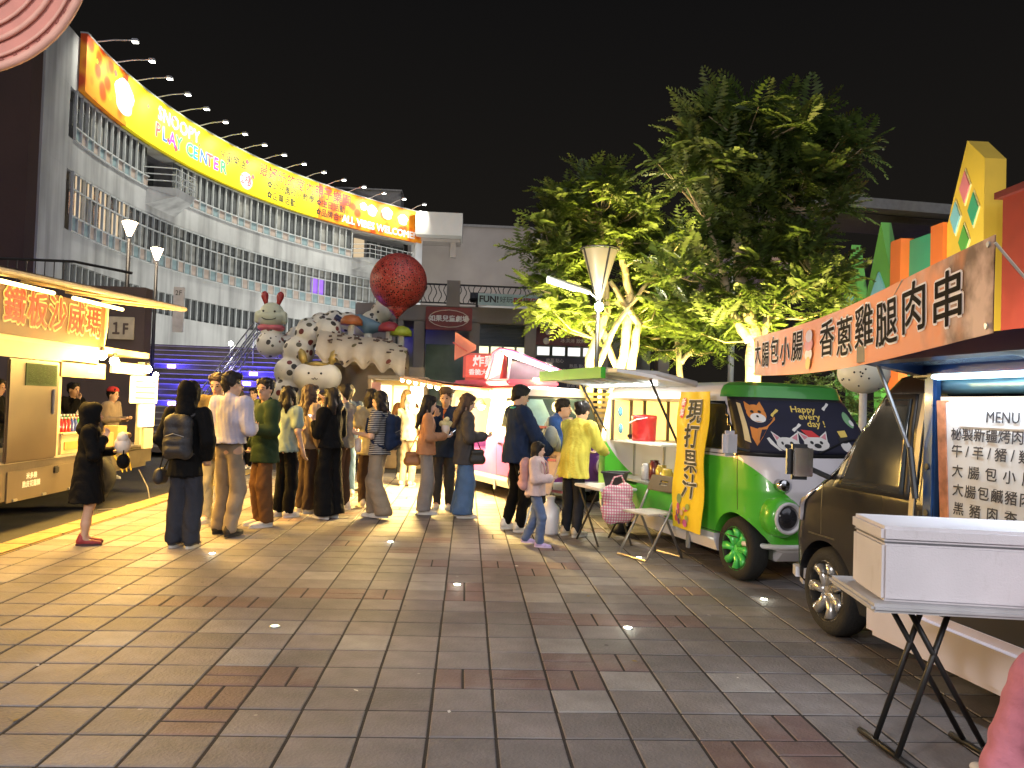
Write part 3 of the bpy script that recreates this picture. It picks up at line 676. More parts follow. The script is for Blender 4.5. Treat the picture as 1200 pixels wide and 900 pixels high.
MB().box((0, 0, 2.75), (3.6, 1.8, 5.5)).build('wall', mat('block_red', (.22, .026, .012), .6, 0, 2, .1), rdw); MB().box((0, 0, 5.56), (3.8, 2.0, .12)).build('coping', mat('block_red2', (.12, .015, .01), .6), rdw)
for n, (y, hh, wd) in enumerate(((17.9, 6.0, 1.0), (19.3, 5.75, .75))):
    t_ = thing('triangle_tree', ('large green cut-out tree with a blue triangle beside the playhouse', 'small green cut-out tree left of the large one')[n], 'cut-out tree', (px_ - .1, y, 0), group='green cut-out trees')
    MB().prism([(-wd, 2.2), (wd, 2.2), (wd * .45, hh * .72), (wd * .62, hh * .72), (0, hh), (-wd * .62, hh * .72), (-wd * .45, hh * .72)], 0, .25, 'x').build('board', LG, t_)
    for q, (cy, cz, s_) in enumerate(((0, hh * .76, .34), (.35, hh * .58, .28), (-.3, hh * .58, .24))): MB().prism([(cy - s_, cz - s_ * .7), (cy + s_, cz - s_ * .7), (cy, cz + s_ * .8)], -.04, .05, 'x').build('triangle', (CY_, mat('play_mint', (.25, .55, .35), .5), YE)[q], t_)
    MB().box((.1, 0, 1.1), (.2, .3, 2.2)).build('post', LG, t_)
cn = thing('tent_roof', 'lilac tensile tent roof behind the tree and playhouse', 'tent', (13.0, 27, 0))
MB().grid([[(x, y, 6.2 + .12 * abs(x) ** 1.2 - .03 * (y) ** 2 + .5 * math.cos(x * 1.1)) for y in (-4, -2, 0, 2, 4)] for x in np.linspace(-5.5, 5.5, 23)]).build('canopy', mat('tent_lilac', (.5, .38, .55), .6, 0, 1, .1), cn, True)
for x in (-5.2, 0, 5.2): MB().cyl((x, -3.8, 0), (x, -3.8, 6.8), .09).build('pole', FR, cn)
MB().box((-.5, -4.2, 7.7), (10.5, .6, .3), (0, R(2), 0)).build('roof_beam', mat('beam_grey', (.30, .29, .28), .7), cn)
MB().box((-.5, -3.2, 7.4), (10.0, 1.6, .2), (0, R(2), 0)).build('roof_plate', mat('beam_dark', (.12, .11, .11), .7), cn)
# low hedge and wall behind the vans
hw = thing('planter_wall', 'long low concrete planter wall behind the parked vans', 'wall', (5.0, 15.2, 0))
MB().box((0, 0, .4), (10, .5, .8), bev=.03).build('wall', TC, hw); MB().box((0, 0, .83), (10.1, .6, .08), bev=.02).build('coping', BE, hw)

kk = thing('lit_kiosk', 'small brightly lit kiosk behind the crowd beside the caterpillars', 'kiosk', (-1.52, 17.6, 0))
MB().box((0, .4, .97), (1.2, .06, 1.94)).build('back_wall', mat('kiosk_wall', (.55, .42, .22), .6, 0, 2, .1), kk); MB().box((0, 0, 1.95), (1.3, 1.0, .08), bev=.02).build('roof', TC, kk)
for x in (-.6, .6): MB().box((x, 0, .97), (.06, .9, 1.94)).build('side_wall', mat('kiosk_side', (.30, .23, .15), .7), kk)
for x, c, e in ((-.36, (1, .95, .75), 1.6), (.0, (1, .85, .25), 1.0), (.36, (1, .9, .6), 1.2)):
    MB().box((x, .34, 1.35), (.30, .04, .9), bev=.01).build('lit_panel', glow('kiosk_%d' % int(e * 10), c, e), kk)
MB().box((-.45, -.52, 1.7), (.2, .03, .28)).build('poster', mat('poster_pink', (.5, .25, .2), .6), kk); MB().box((0, -.3, .45), (1.1, .3, .9), bev=.02).build('counter', mat('kiosk_counter', (.35, .25, .14), .6), kk)
lamp('kiosk_light', 'AREA', (0, -.1, 1.86), 18, (1, .82, .45), 1.0, kk, (0, -.6, 0), size_y=.5)

tfl = thing('added_terrace_floodlight', 'added floodlight on the theatre terrace brightening the beige block', 'floodlight', (.2, 27.2, 0))  # added lamp, only there to brighten the beige wall block
MB().cyl((0, 0, 0), (0, 0, 5.0), .05).build('post', IR, tfl); MB().box((0, .05, 5.1), (.5, .25, .3), (R(-30), 0, 0), .03).build('housing', IR, tfl); MB().box((0, .19, 5.16), (.42, .02, .22), (R(-30), 0, 0)).build('lens', LENS, tfl)
lamp('added_terrace_light', 'SPOT', (0, .35, 5.3), 9000, (1, .95, .88), .2, tfl, (0, 45, 13), 75, .9)

pfl = thing('added_playhouse_floodlight', 'added low floodlight brightening the colourful playhouse', 'floodlight', (7.2, 13.2, 0))  # added fill lamp hidden by the vans, lifts the playhouse colours
MB().box((0, 0, .35), (.3, .3, .2), (0, R(30), 0), .03).build('housing', IR, pfl); MB().cyl((0, 0, 0), (0, 0, .3), .04).build('post', IR, pfl); MB().box((.09, 0, .45), (.02, .24, .14), (0, R(30), 0)).build('lens', LENS, pfl)
lamp('added_playhouse_light', 'SPOT', (.2, 0, .55), 1300, (1, .93, .8), .1, pfl, (2.4, 3.2, 4.6), 140, .8)
# scraps and fallen leaves on the slabs
r = random.Random(21)
for n in range(26):
    x, y = r.uniform(-3.2, 2.2), r.uniform(3.4, 9.0); q = r.uniform(.008, .022); a = r.uniform(0, 6.28); lf = n % 3
    o = MB().add([(x + q * math.cos(a) , y + q * math.sin(a), .004), (x + q * .5 * math.cos(a + 1.7), y + q * .5 * math.sin(a + 1.7), .007), (x - q * math.cos(a), y - q * math.sin(a), .004), (x + q * .5 * math.cos(a - 1.7), y + q * .5 * math.sin(a - 1.7), .003)], [(0, 1, 2, 3)]).build('litter_scrap' if lf == 0 else 'fallen_leaf', mat('scrap_white', (.6, .58, .55), .7) if lf == 0 else mat('leaf_fallen', (.16, .11, .03), .7), pave)
# ================================================================== caterpillar sculptures
def spotted(name, base, spots, scale, thr, white_amt=.12):
    m = mat(name, base, .45, 0, 3, white_amt, .15, 20); nt = m.node_tree; N = nt.nodes; L = nt.links; b = N['Principled BSDF']
    tc = N.new('ShaderNodeTexCoord'); vo = N.new('ShaderNodeTexVoronoi'); vo.inputs['Scale'].default_value = scale; L.new(tc.outputs['Object'], vo.inputs['Vector'])
    lt = N.new('ShaderNodeMath'); lt.operation = 'LESS_THAN'; lt.inputs[1].default_value = thr; L.new(vo.outputs['Distance'], lt.inputs[0])
    cr = N.new('ShaderNodeValToRGB'); cr.color_ramp.interpolation = 'CONSTANT'; sp = N.new('ShaderNodeSeparateColor'); L.new(vo.outputs['Color'], sp.inputs[0]); L.new(sp.outputs[0], cr.inputs[0])
    e = cr.color_ramp.elements; e[0].color = (*spots[0], 1); e[1].position = .55; e[1].color = (*spots[1], 1); q = e.new(.8); q.color = (*spots[2], 1)
    src = b.inputs['Base Color'].links[0].from_socket; mx = N.new('ShaderNodeMix'); mx.data_type = 'RGBA'
    L.new(lt.outputs[0], mx.inputs[0]); L.new(src, mx.inputs[6]); L.new(cr.outputs[0], mx.inputs[7]); L.new(mx.outputs[2], b.inputs['Base Color']); return m
SPA = spotted('worm_dots', (.62, .60, .52), ((.03, .025, .02), (.08, .07, .04), (.14, .03, .025)), 4.6, .33)
SPB = spotted('worm_marks', (.50, .43, .33), ((.07, .05, .04), (.16, .04, .03), (.12, .10, .04)), 3.2, .22)
RDT = spotted('ball_mosaic', (.44, .06, .045), ((.03, .005, .005), (.05, .008, .008), (.40, .18, .14)), 19, .37)
def at(x, y, Y):
    d = _R * ((x - 600) / 926.63) + _U * ((450 - y) / 926.63) + _fw; return Vector((0, 0, 1.466)) + d * (Y / d.y)
def chain(pts, rs):
    return [('c', tuple(a), tuple(b), ra, rb, (1, 1, 1), .06) for a, b, ra, rb in zip(pts[:-1], pts[1:], rs[:-1], rs[1:])]
# upright caterpillar with red antennae
c1 = thing('antenna_caterpillar', 'smiling spotted caterpillar sculpture with red antennae beside the stairs', 'sculpture', (-5.45, 22, .55)); c1.scale = (.84, .84, .84)
def seg_balls(pts, rs): return [('c', p, p, r, r, (1, 1, 1), .05) for p, r in zip(pts, rs)]
body = seg_balls([(0, 0, 2.78), (0, .02, 3.2), (.42, .3, 2.75), (.75, .5, 3.05), (1.05, .7, 3.4), (1.42, .9, 3.62), (1.85, 1.0, 3.72), (2.3, 1.05, 3.7), (2.72, 1.1, 3.62), (3.1, 1.1, 3.78), (3.42, 1.1, 4.1), (3.55, 1.15, 4.45)],
                 [.46, .34, .40, .40, .38, .37, .38, .36, .36, .36, .36, .32])
link('body', sdf_mesh(body, .03, .05), SPA, c1)
link('head', sdf_mesh([('c', (0, -.02, 3.72), (0, -.02, 3.80), .44, .36, (1.08, .9, 1)), ('c', (-.44, -.1, 3.55), (-.40, -.1, 3.75), .10, .12), ('c', (.44, -.1, 3.55), (.40, -.1, 3.75), .10, .12)], .025, .05), mat('worm_head', (.46, .50, .38), .5, 0, 2, .12), c1)
link('collar', sdf_mesh([('c', (-.1, -.02, 3.32), (.1, -.02, 3.32), .34, .34, (1, .95, .45))], .025, .04), mat('collar_pink', (.50, .12, .14), .5), c1)
for s in (-1, 1):
    a = MB(); a.tube([(s * .18, -.02, 4.05), (s * .22, -.02, 4.2), (s * .25, -.02, 4.36), (s * .26, -.02, 4.46), (s * .26, -.02, 4.52)], [.05, .08, .12, .10, .03], 10); a.build('antenna', mat('antenna_red', (.30, .03, .03), .4), c1, True)
    MB().ball((s * .18, -.40, 3.83), .035).build('eye', INK, c1, True)
MB().tube([(.24 * math.cos(R(a)), -.44 + .06 * abs(math.cos(R(a))), 3.66 + .10 * math.sin(R(a))) for a in range(200, 341, 14)], .014, 5).build('mouth', INK, c1)
MB().tube([(1.95, .62, 3.85), (2.15, .62, 3.72), (2.45, .62, 3.72), (2.7, .62, 3.86)], .09, 8).build('blue_saddle', mat('saddle_blue', (.02, .025, .08), .5), c1, True)
# big arched caterpillar with horned head
c2 = thing('arched_caterpillar', 'huge pale caterpillar sculpture with gold horns arching over the stairs', 'sculpture', (-3.6, 19, 0))
P2 = [at(352, 520, 19), at(340, 490, 19.2), at(336, 462, 19.3), at(340, 436, 19.4), at(350, 412, 19.5), at(362, 392, 19.6), at(384, 388, 19.5)]
P2 = [tuple(p - Vector((-3.6, 19, 0))) for p in P2]
link('body', sdf_mesh(seg_balls(P2, [.42, .40, .38, .38, .38, .34, .32]), .03, .04), SPA, c2)
top = []
ridge = [at(378, 392, 19.4), at(400, 396, 19.3), at(420, 400, 19.2), at(440, 401, 19.1), at(460, 406, 19.0), at(478, 414, 19.0)]
ridge = [p - Vector((-3.6, 19, 0)) for p in ridge]
P = []
for i in range(41):
    t = i / 40 * 5; k = min(int(t), 4); c = ridge[k].lerp(ridge[k + 1], t - k); row = []
    for j in range(13):
        q = (j / 12 - .5) * 2.0; sk = .09 * abs(q) * math.cos(i * .75) if abs(q) > .6 else 0
        row.append(c + Vector((0, q * .75 - .1, .10 - .62 * q * q + (sk if q < 0 else 0))))
    P.append(row)
mb = MB(); mb.grid(P); mb.grid([[p + Vector((0, 0, -.09)) for p in r] for r in P]); o = mb.build('wavy_back', SPB, c2, True)
hc = at(372, 440, 18.6) - Vector((-3.6, 19, 0))
link('head', sdf_mesh([('c', tuple(hc - Vector((.22, 0, .03))), tuple(hc + Vector((.22, 0, -.03))), .34, .34, (1, .9, .95))], .02, .05), mat('worm_face', (.70, .68, .62), .5, 0, 3, .08), c2)
for s in (-1, 1):
    q = hc + Vector((s * .28, -.05, .25)); mb = MB(); mb.tube([q, q + Vector((s * .06, 0, .14)), q + Vector((s * .10, 0, .28)), q + Vector((s * .12, 0, .36))], [.06, .10, .09, .02], 10); mb.build('horn', mat('horn_gold', (.35, .26, .08), .4, .3), c2, True)
    MB().ball(hc + Vector((s * .14, -.31, .04)), .026).build('eye', INK, c2, True)
    MB().tube([hc + Vector((s * .0, -.315, -.06)), hc + Vector((s * .03, -.315, -.10)), hc + Vector((s * .07, -.31, -.08))], .010, 5).build('mouth', INK, c2)
mb = MB(); mb.tube([hc + Vector((-.26, -.1, .24)), hc + Vector((0, -.22, .27)), hc + Vector((.26, -.1, .24))], .05, 8); mb.build('headband', MATS['horn_gold'], c2, True)
for i in range(26):      # dashes on the back
    t = random.uniform(.4, 4.9); k = min(int(t), 4); c = ridge[k].lerp(ridge[k + 1], t - k); q = -random.uniform(.05, .75)
    p = c + Vector((0, q * .75 - .1, .13 - .62 * q * q)); ln = random.uniform(.06, .13)
    MB().box(p, (ln, .03, .028), (R(-55 * abs(q)), random.uniform(-.3, .3), 0)).build('dash', mat('dash_brown', (.08, .05, .035), .6), c2)
# round red sculpture
rb_ = thing('red_ball_sculpture', 'big round dark red mosaic ball sculpture above the caterpillars', 'sculpture', (-1.95, 21, 0))
mb = MB(); c0 = at(467, 330, 21) - Vector((-1.95, 21, 0)); mb.ball(c0, .75, 40, 28); mb.build('ball', RDT, rb_, True)
mb = MB(); mb.lathe([(.30, c0.z - .68), (.16, c0.z - .82), (.04, c0.z - .95), (.015, c0.z - 1.05)], 16, (c0.x, c0.y, 0)); mb.build('tip', RDT, rb_, True)
MB().cyl((c0.x, c0.y, 0), (c0.x, c0.y, c0.z - 1.0), .03).build('stem', INK, rb_)
for n, (x, y, cl, lb) in enumerate(((456, 386, (.28, .03, .04), 'red mushroom figure under the red ball'), (470, 391, (.30, .36, .03), 'yellow green mushroom figure under the red ball'), (412, 378, (.40, .13, .04), 'orange mushroom figure on the caterpillar back'))):
    p = at(x, y, 20.0); t_ = thing('mushroom_figure', lb, 'sculpture', (p.x, p.y, 0), group='mushroom figures')
    MB().lathe([(.05, p.z - .05), (.28, p.z - .06), (.27, p.z + .06), (.18, p.z + .16), (.02, p.z + .2)], 20).build('cap', mat('mush%d' % n, cl, .45), t_, True)
    MB().cyl((0, 0, 0), (0, 0, p.z - .06), .08).build('stem', mat('mush_stem', (.6, .58, .5), .6), t_)
p = at(432, 378, 20.3); t_ = thing('blue_slug_figure', 'blue grey slug figure right of the orange mushroom', 'sculpture', (p.x, p.y, 0))
link('body', sdf_mesh([('c', (-.25, 0, p.z + .05), (.0, 0, p.z - .1), .16, .2), ('c', (.0, 0, p.z - .1), (.35, 0, p.z - .12), .2, .1)], .025, .05), mat('slug_blue', (.10, .18, .24), .5), t_); MB().cyl((0, 0, 0), (0, 0, p.z - .1), .1).build('stem', mat('mush_stem', (.6, .58, .5), .6), t_)
# egg sculpture on the right
p = at(1012, 437, 10.6); eg = thing('egg_sculpture', 'white dotted egg shaped sculpture behind the dark van cab', 'sculpture', (p.x, p.y, 0))
MB().ball((0, 0, p.z), .34, 30, 20, sc=(1, 1, .84)).build('egg', mat('egg_white', (.72, .70, .58), .5, 0, 3, .06), eg, True)
for i in range(30):
    a, e = random.uniform(0, 6.28), random.uniform(-.9, 1.1); MB().ball((.337 * math.cos(a) * math.cos(e), .337 * math.sin(a) * math.cos(e), p.z + .284 * math.sin(e)), .014, 8, 5).build('dot', INK, eg, True)
MB().cyl((0, 0, 0), (0, 0, p.z - .25), .05).build('post', mat('post_white', (.6, .6, .6), .5), eg)

# ================================================================== trees
BARK = mat('bark', (.52, .42, .27), .9, 0, 6, .3, .8, 25)
def leaf_mat(name, col):
    m = mat(name, col, .5, 0, 2.0, .35, 0, island=.35); b = m.node_tree.nodes['Principled BSDF']
    N = m.node_tree.nodes; L = m.node_tree.links; tr = N.new('ShaderNodeBsdfTranslucent'); L.new(b.inputs['Base Color'].links[0].from_socket, tr.inputs[0])
    ms = N.new('ShaderNodeMixShader'); ms.inputs[0].default_value = .38; out = N['Material Output']; L.new(b.outputs[0], ms.inputs[1]); L.new(tr.outputs[0], ms.inputs[2]); L.new(ms.outputs[0], out.inputs[0]); return m
LEAF = leaf_mat('leaf', (.10, .15, .025)); LEAF2 = leaf_mat('leaf_dark', (.080, .125, .025))
def frond(r, n=9, ln=.46):
    """pinnate leaf along +x drooping in z"""
    vs = []; fs = []; droop = r.uniform(.25, .9)
    for i in range(n):
        t = (i + .8) / n; x = ln * t; z = -droop * ln * t * t * .45; l = ln * .34 * math.sin(math.pi * (.18 + .74 * t)) ; w_ = ln * .052
        for s in (-1, 1):
            b = len(vs); a = .45 + r.uniform(-.12, .12); dx, dy, dz = math.sin(a) * l, s * math.cos(a) * l, -.25 * l + r.uniform(-.02, .02)
            vs += [(x, 0, z), (x + dx * .5 - w_, dy * .5, z + dz * .35), (x + dx, dy, z + dz), (x + dx * .5 + w_, dy * .5, z + dz * .35)]; fs.append((b, b + 1, b + 2, b + 3))
    return np.array(vs), np.array(fs)
def crown_mesh(tips, seed, fr_n=(9, 13), ln=.46):
    r = random.Random(seed); V = []; Fc = []; off = 0
    lib = [frond(r, r.randint(8, 11), ln * r.uniform(.75, 1.15)) for _ in range(14)]
    for (p, d) in tips:
        p = np.array(p); n = r.randint(*fr_n); a0 = r.uniform(0, 6.28)
        for k in range(n):
            v, f = lib[r.randrange(14)]; el = r.uniform(-.5, 1.25); az = a0 + k * 2.4 + r.uniform(-.3, .3)
            ca, sa, ce, se = math.cos(az), math.sin(az), math.cos(el), math.sin(el); tw = r.uniform(-.4, .4); ct, s_t = math.cos(tw), math.sin(tw)
            x, y, z = v[:, 0], v[:, 1] * ct - v[:, 2] * s_t, v[:, 1] * s_t + v[:, 2] * ct
            x2, z2 = x * ce - z * se, x * se + z * ce
            q = np.stack([x2 * ca - y * sa, x2 * sa + y * ca, z2], 1) + p + np.array([0, 0, r.uniform(-.12, .1)]); V.append(q); Fc.append(f + off); off += len(v)
    V = np.concatenate(V); Fc = np.concatenate(Fc); me = bpy.data.meshes.new('crown'); nf = len(Fc)
    me.vertices.add(len(V)); me.vertices.foreach_set('co', V.astype(np.float32).ravel()); me.loops.add(nf * 4); me.loops.foreach_set('vertex_index', Fc.astype(np.int32).ravel())
    me.polygons.add(nf); me.polygons.foreach_set('loop_start', np.arange(0, nf * 4, 4, dtype=np.int32)); me.update(calc_edges=True); return me
def tree(name, label, base, stems, blobs, seed, lm, ntips, ln=.60, group='trees behind the vans'):
    """stems: polylines with radii (local); blobs: (centre, radii) volumes that carry the leaf rosettes"""
    r = random.Random(seed); t = thing(name, label, 'tree', base, group=group)
    nodes = []
    for i, (pts, rad) in enumerate(stems):
        pts = [Vector(p) for p in pts]; sm = []; rr = []
        for k in range(len(pts) - 1):
            for q in range(5):
                u = q / 5; sm.append(pts[k].lerp(pts[k + 1], u) + Vector((r.uniform(-.02, .02), r.uniform(-.02, .02), 0))); rr.append(rad[k] + (rad[k + 1] - rad[k]) * u)
        sm.append(pts[-1]); rr.append(rad[-1]); nodes += sm[len(sm) // 3:]
        MB().tube(sm, rr, 10).build('trunk' if i == 0 else 'limb', BARK, t, True)
    tips = []
    tot = sum(b[1][0] * b[1][1] * b[1][2] for b in blobs); tw = MB()
    for c, rad in blobs:
        for _ in range(max(3, int(ntips * rad[0] * rad[1] * rad[2] / tot))):
            while True:
                u = [r.uniform(-1, 1) for _ in range(3)]; q = sum(a * a for a in u)
                if q < 1 and (q > .22 or r.random() < .35): break
            p = Vector((c[0] + u[0] * rad[0], c[1] + u[1] * rad[1], c[2] + u[2] * rad[2])); tips.append((p, u))
            nn = min(nodes, key=lambda k: (k - p).length + max(0, k.z - p.z) * 2); mid = nn.lerp(p, .5) + Vector((r.uniform(-.1, .1), r.uniform(-.1, .1), -.08))
            tw.tube([nn, mid, p], [.022, .014, .006], 4)
    tw.build('twigs', BARK, t, fix=False)['kind'] = 'stuff'
    link('crown', crown_mesh(tips, seed, ln=ln), lm, t); return t
def up(base, lst): return [tuple(p - Vector(base)) for p in lst]
b1 = at(712, 440, 17); b1 = Vector((b1.x, 17, 0))
tree('spreading_tree', 'multi stemmed tree with brightly lit trunks behind the lamp post', b1,
     [([(0, 0, 0), (.05, 0, 1.6), (.35, 0, 2.6), *up(b1, [at(738, 345, 17), at(728, 300, 17), at(722, 262, 17)])], [.16, .13, .11, .09, .07, .05]),
      ([(-.25, .1, 0), *up(b1, [at(690, 420, 17.1), at(712, 365, 17), at(705, 300, 17.1), at(704, 250, 17)])], [.12, .10, .08, .07, .04]),
      ([(.3, -.1, 0), *up(b1, [at(740, 425, 16.9), at(748, 380, 16.9), at(715, 330, 17)])], [.12, .10, .08, .05]),
      ([(-.1, -.2, 0), *up(b1, [at(700, 430, 16.8), at(722, 380, 16.8), at(760, 330, 16.9)])], [.10, .08, .06, .04]),
      ([(.05, .2, .3), *up(b1, [at(722, 430, 17.3), at(700, 370, 17.3), at(655, 315, 17.3)])], [.10, .08, .06, .03])],
     [(up(b1, [at(655, 272, 17)])[0], (.85, 1.0, .85)), (up(b1, [at(650, 335, 17)])[0], (.75, .9, .9)), (up(b1, [at(710, 245, 17.2)])[0], (1.1, 1.1, .75)), (up(b1, [at(765, 285, 17)])[0], (1.0, 1.0, 1.0)), (up(b1, [at(760, 345, 17.6)])[0], (.9, .9, .9)), (up(b1, [at(690, 375, 17.5)])[0], (.6, .7, .5))],
     3, LEAF, 150)
b2 = at(882, 440, 13); b2 = Vector((b2.x, 13, 0))
tree('tall_tree', 'tall dark leafy tree right of the multi stemmed tree', b2,
     [([(0, 0, 0), (0, 0, 1.8), *up(b2, [at(884, 400, 13), at(868, 330, 13), at(862, 260, 13), at(880, 170, 13)])], [.15, .13, .12, .10, .08, .04]),
      ([*up(b2, [at(880, 400, 13), at(858, 370, 13), at(850, 330, 13), at(830, 260, 13)])], [.10, .08, .07, .03]),
      ([*up(b2, [at(866, 320, 13), at(895, 270, 13), at(940, 220, 13)])], [.08, .06, .03]),
      ([*up(b2, [at(884, 420, 13), at(905, 360, 13), at(950, 320, 12.8)])], [.08, .06, .03])],
     [(up(b2, [at(885, 166, 13)])[0], (1.45, 1.2, .66)), (up(b2, [at(960, 205, 13)])[0], (.95, .9, .70)), (up(b2, [at(828, 190, 13)])[0], (.85, .9, .80)), (up(b2, [at(900, 250, 13)])[0], (1.2, 1.0, .8)), (up(b2, [at(840, 320, 13.2)])[0], (.95, .9, .7)), (up(b2, [at(940, 330, 13)])[0], (.95, .9, .75)), (up(b2, [at(830, 370, 13.4)])[0], (.8, .8, .45)), (up(b2, [at(905, 385, 13.5)])[0], (.7, .7, .4))],
     5, LEAF2, 170, .54)
b3 = at(800, 440, 19); b3 = Vector((b3.x, 19, 0))
tree('small_tree', 'small dark tree with a lit trunk between the two big trees', b3,
     [([(0, 0, 0), (0, 0, 1.6), *up(b3, [at(795, 410, 19), at(790, 370, 19)])], [.10, .09, .07, .04]), ([*up(b3, [at(798, 425, 19), at(815, 405, 19), at(835, 380, 19)])], [.07, .05, .03])],
     [(up(b3, [at(785, 385, 19.2)])[0], (1.1, .9, .65)), (up(b3, [at(835, 395, 19.2)])[0], (.8, .8, .5))], 9, LEAF2, 60)
hb = at(900, 455, 14.5)
for n, (x, y, w_) in enumerate(((960, 450, 14.2), (1000, 470, 12.4), (760, 450, 17.5))):
    p = at(x, y, w_); t_ = thing('shrub', ('dark shrub behind the green van roof', 'dark shrub beside the egg sculpture', 'low shrub under the small tree')[n], 'shrub', (p.x, p.y, 0), group='shrubs behind the vans')
    MB().tube([(0, 0, 0), (.05, 0, .5), (0, 0, p.z * .8)], [.04, .03, .02], 6).build('stem', BARK, t_)
    r = random.Random(n); link('foliage', crown_mesh([((r.gauss(0, .32), r.gauss(0, .3), r.uniform(.5, p.z + .25)), 0) for _ in range(34)], n, (7, 9), .24), LEAF2, t_)
# uplights at the trunks
for n, (bx, by, tg, en) in enumerate(((b1.x - .5, b1.y - 1.0, (b1.x + .1, b1.y, 4.6), 2600), (b1.x + .7, b1.y - .9, (b1.x + .3, b1.y, 4.2), 2200), (b2.x - .35, b2.y - .8, (b2.x - .2, b2.y, 3.6), 1500), (b2.x + .6, b2.y - .5, (b2.x, b2.y, 4.0), 900), (b3.x - .3, b3.y - .7, (b3.x, b3.y, 3), 800), (b1.x - .2, b1.y + .9, (b1.x, b1.y, 4.4), 1400))):
    u_ = thing('tree_uplight', ('yellow uplight left of the multi stemmed tree', 'yellow uplight right of the multi stemmed tree', 'yellow uplight left of the tall tree', 'yellow uplight right of the tall tree', 'yellow uplight at the small tree', 'yellow uplight behind the multi stemmed tree')[n], 'uplight', (bx, by, .0), group='uplights at the tree trunks')
    MB().cyl((0, 0, 0), (0, 0, .9), .03, n=8).build('spike', IR, u_); MB().lathe([(.05, .88), (.09, .96), (.10, 1.06), (.07, 1.06)], 14).build('housing', IR, u_, True)
    MB().cyl((0, 0, 1.03), (0, 0, 1.045), .07, n=14).build('lens', glow('uplight_lens', (1, .8, .3), 15), u_)
    lamp('uplight_beam', 'SPOT', (0, 0, 1.1), en, (1, .76, .20), .08, u_, Vector(tg) - Vector((bx, by, 0)), 95, .7)
# ================================================================== lamp posts
def funnel(label, p, h, on=True, arm=False, group='funnel lamp posts'):
    t_ = thing('lamp_post', label, 'lamp post', (p[0], p[1], 0), group=group)
    MB().cyl((0, 0, 0), (0, 0, h - 1.0), .05, .04).build('pole', IR, t_, True); MB().lathe([(.12, 0), (.12, .05), (.06, .12), (.05, .4)], 16).build('base', IR, t_, True)
    for a in range(4):
        c, s = math.cos(a * 1.571 + .4), math.sin(a * 1.571 + .4); MB().tube([(c * .04, s * .04, h - 1.0), (c * .36, s * .36, h)], .018, 6).build('rib', IR, t_)
    MB().lathe([(.37, h - .02), (.39, h), (.37, h + .02), (.35, h)], 28, ring=True).build('rim', IR, t_, True)
    MB().lathe([(.06, h - .95), (.34, h - .03)], 28, caps=False).build('shade', mat('shade_glass', (.16, .14, .10), .3, emit=(1, .8, .4), estr=.12, namt=0), t_, True)
    if on:
        MB().ball((0, -.1, h - 1.12), .085).build('bulb', glow('lamp_bulb', (1, .95, .75), 60), t_, True); lamp('lamp_light', 'POINT', (0, -.22, h - 1.12), 170, (1, .90, .66), .08, t_)
    return t_
lp = at(703, 292, 15); t_ = funnel('tall funnel lamp post with a dazzling bulb before the lit tree', (lp.x, 15), lp.z, True)
q0 = at(690, 342, 14.7) - Vector((lp.x, 15, 0)); q1 = at(642, 326, 14.2) - Vector((lp.x, 15, 0))
MB().tube([(0, 0, q0.z - .1), q0], .02, 6).build('arm', IR, t_)
mb = MB(); dd = q1 - q0; mb.tube([q0, q0.lerp(q1, .3), q1], [.05, .06, .05], 8); mb.build('bar_housing', FR, t_)
MB().tube([q0.lerp(q1, .35) + Vector((0, -.03, -.05)), q1 + Vector((0, -.03, -.05))], .035, 8).build('bar_lamp', glow('bar_glow', (1, 1, .85), 10), t_)
lamp('bar_light', 'POINT', q1 + Vector((0, -.2, -.25)), 50, (1, .98, .88), .1, t_)
def street(label, x, y, Y):
    p = at(x, y, Y); t_ = thing('street_lamp', label, 'street lamp', (p.x, p.y, 0), group='street lamps before the curved building')
    MB().cyl((0, 0, 0), (0, 0, p.z - .3), .06, .045).build('pole', IR, t_, True)
    MB().lathe([(.05, p.z - .22), (.17, p.z + .10), (.18, p.z + .12), (.02, p.z + .13)], 18).build('lamp_shade', glow('street_glow', (1, .72, .42), 9), t_, True)
    MB().lathe([(.19, p.z + .12), (.19, p.z + .14), (.05, p.z + .20)], 18).build('cap', IR, t_, True)
    lamp('street_light', 'POINT', (0, -.4, p.z + .1), 140, (1, .8, .55), .15, t_)
street('nearer street lamp on a dark pole left of the stairs', 152, 266, 20); street('farther street lamp on a dark pole before the curved building', 184, 296, 24)
# unseen lamp posts added behind the camera to brighten the foreground and vans
for n, (x, y, e) in enumerate(((-5.0, -2.6, 980), (2.4, -5.2, 760))):
    pl = funnel(('added unseen lamp post behind the photographer on the left', 'added unseen lamp post behind the photographer on the right')[n], (x, y), 5.2, True)
    for ch in pl.children:
        if ch.type == 'LIGHT': ch.data.energy = e; ch.data.color = ((1, .91, .86), (.94, .96, 1))[n]; ch.data.shadow_soft_size = .7; ch.location.y = 0.35
# building wash: spot lamps at terrace level shine up the facade
for n, (a, e) in enumerate(((180, 1400), (168, 1600), (156, 1700), (144, 1700), (134, 1400))):
    p = arc(a, 0, 9); ww = thing('facade_washer', ('first ground floodlight washing the curved facade, far left', 'second ground floodlight washing the curved facade', 'third ground floodlight washing the curved facade', 'fourth ground floodlight washing the curved facade', 'fifth ground floodlight washing the curved facade, by the terrace')[n], 'floodlight', p, group='floodlights at the foot of the curved building')
    MB().box((0, 0, .5), (.4, .3, .3), (0, 0, R(a)), .03).build('housing', IR, ww); MB().cyl((0, 0, 0), (0, 0, .4), .04).build('post', IR, ww); MB().box((0, 0, .66), (.3, .22, .02), (0, 0, R(a))).build('lens', LENS, ww)
    lamp('wash_light', 'SPOT', (0, 0, .8), e, (1, .98, .92), .2, ww, arc(a, 10, 0) - p, 110, .8)
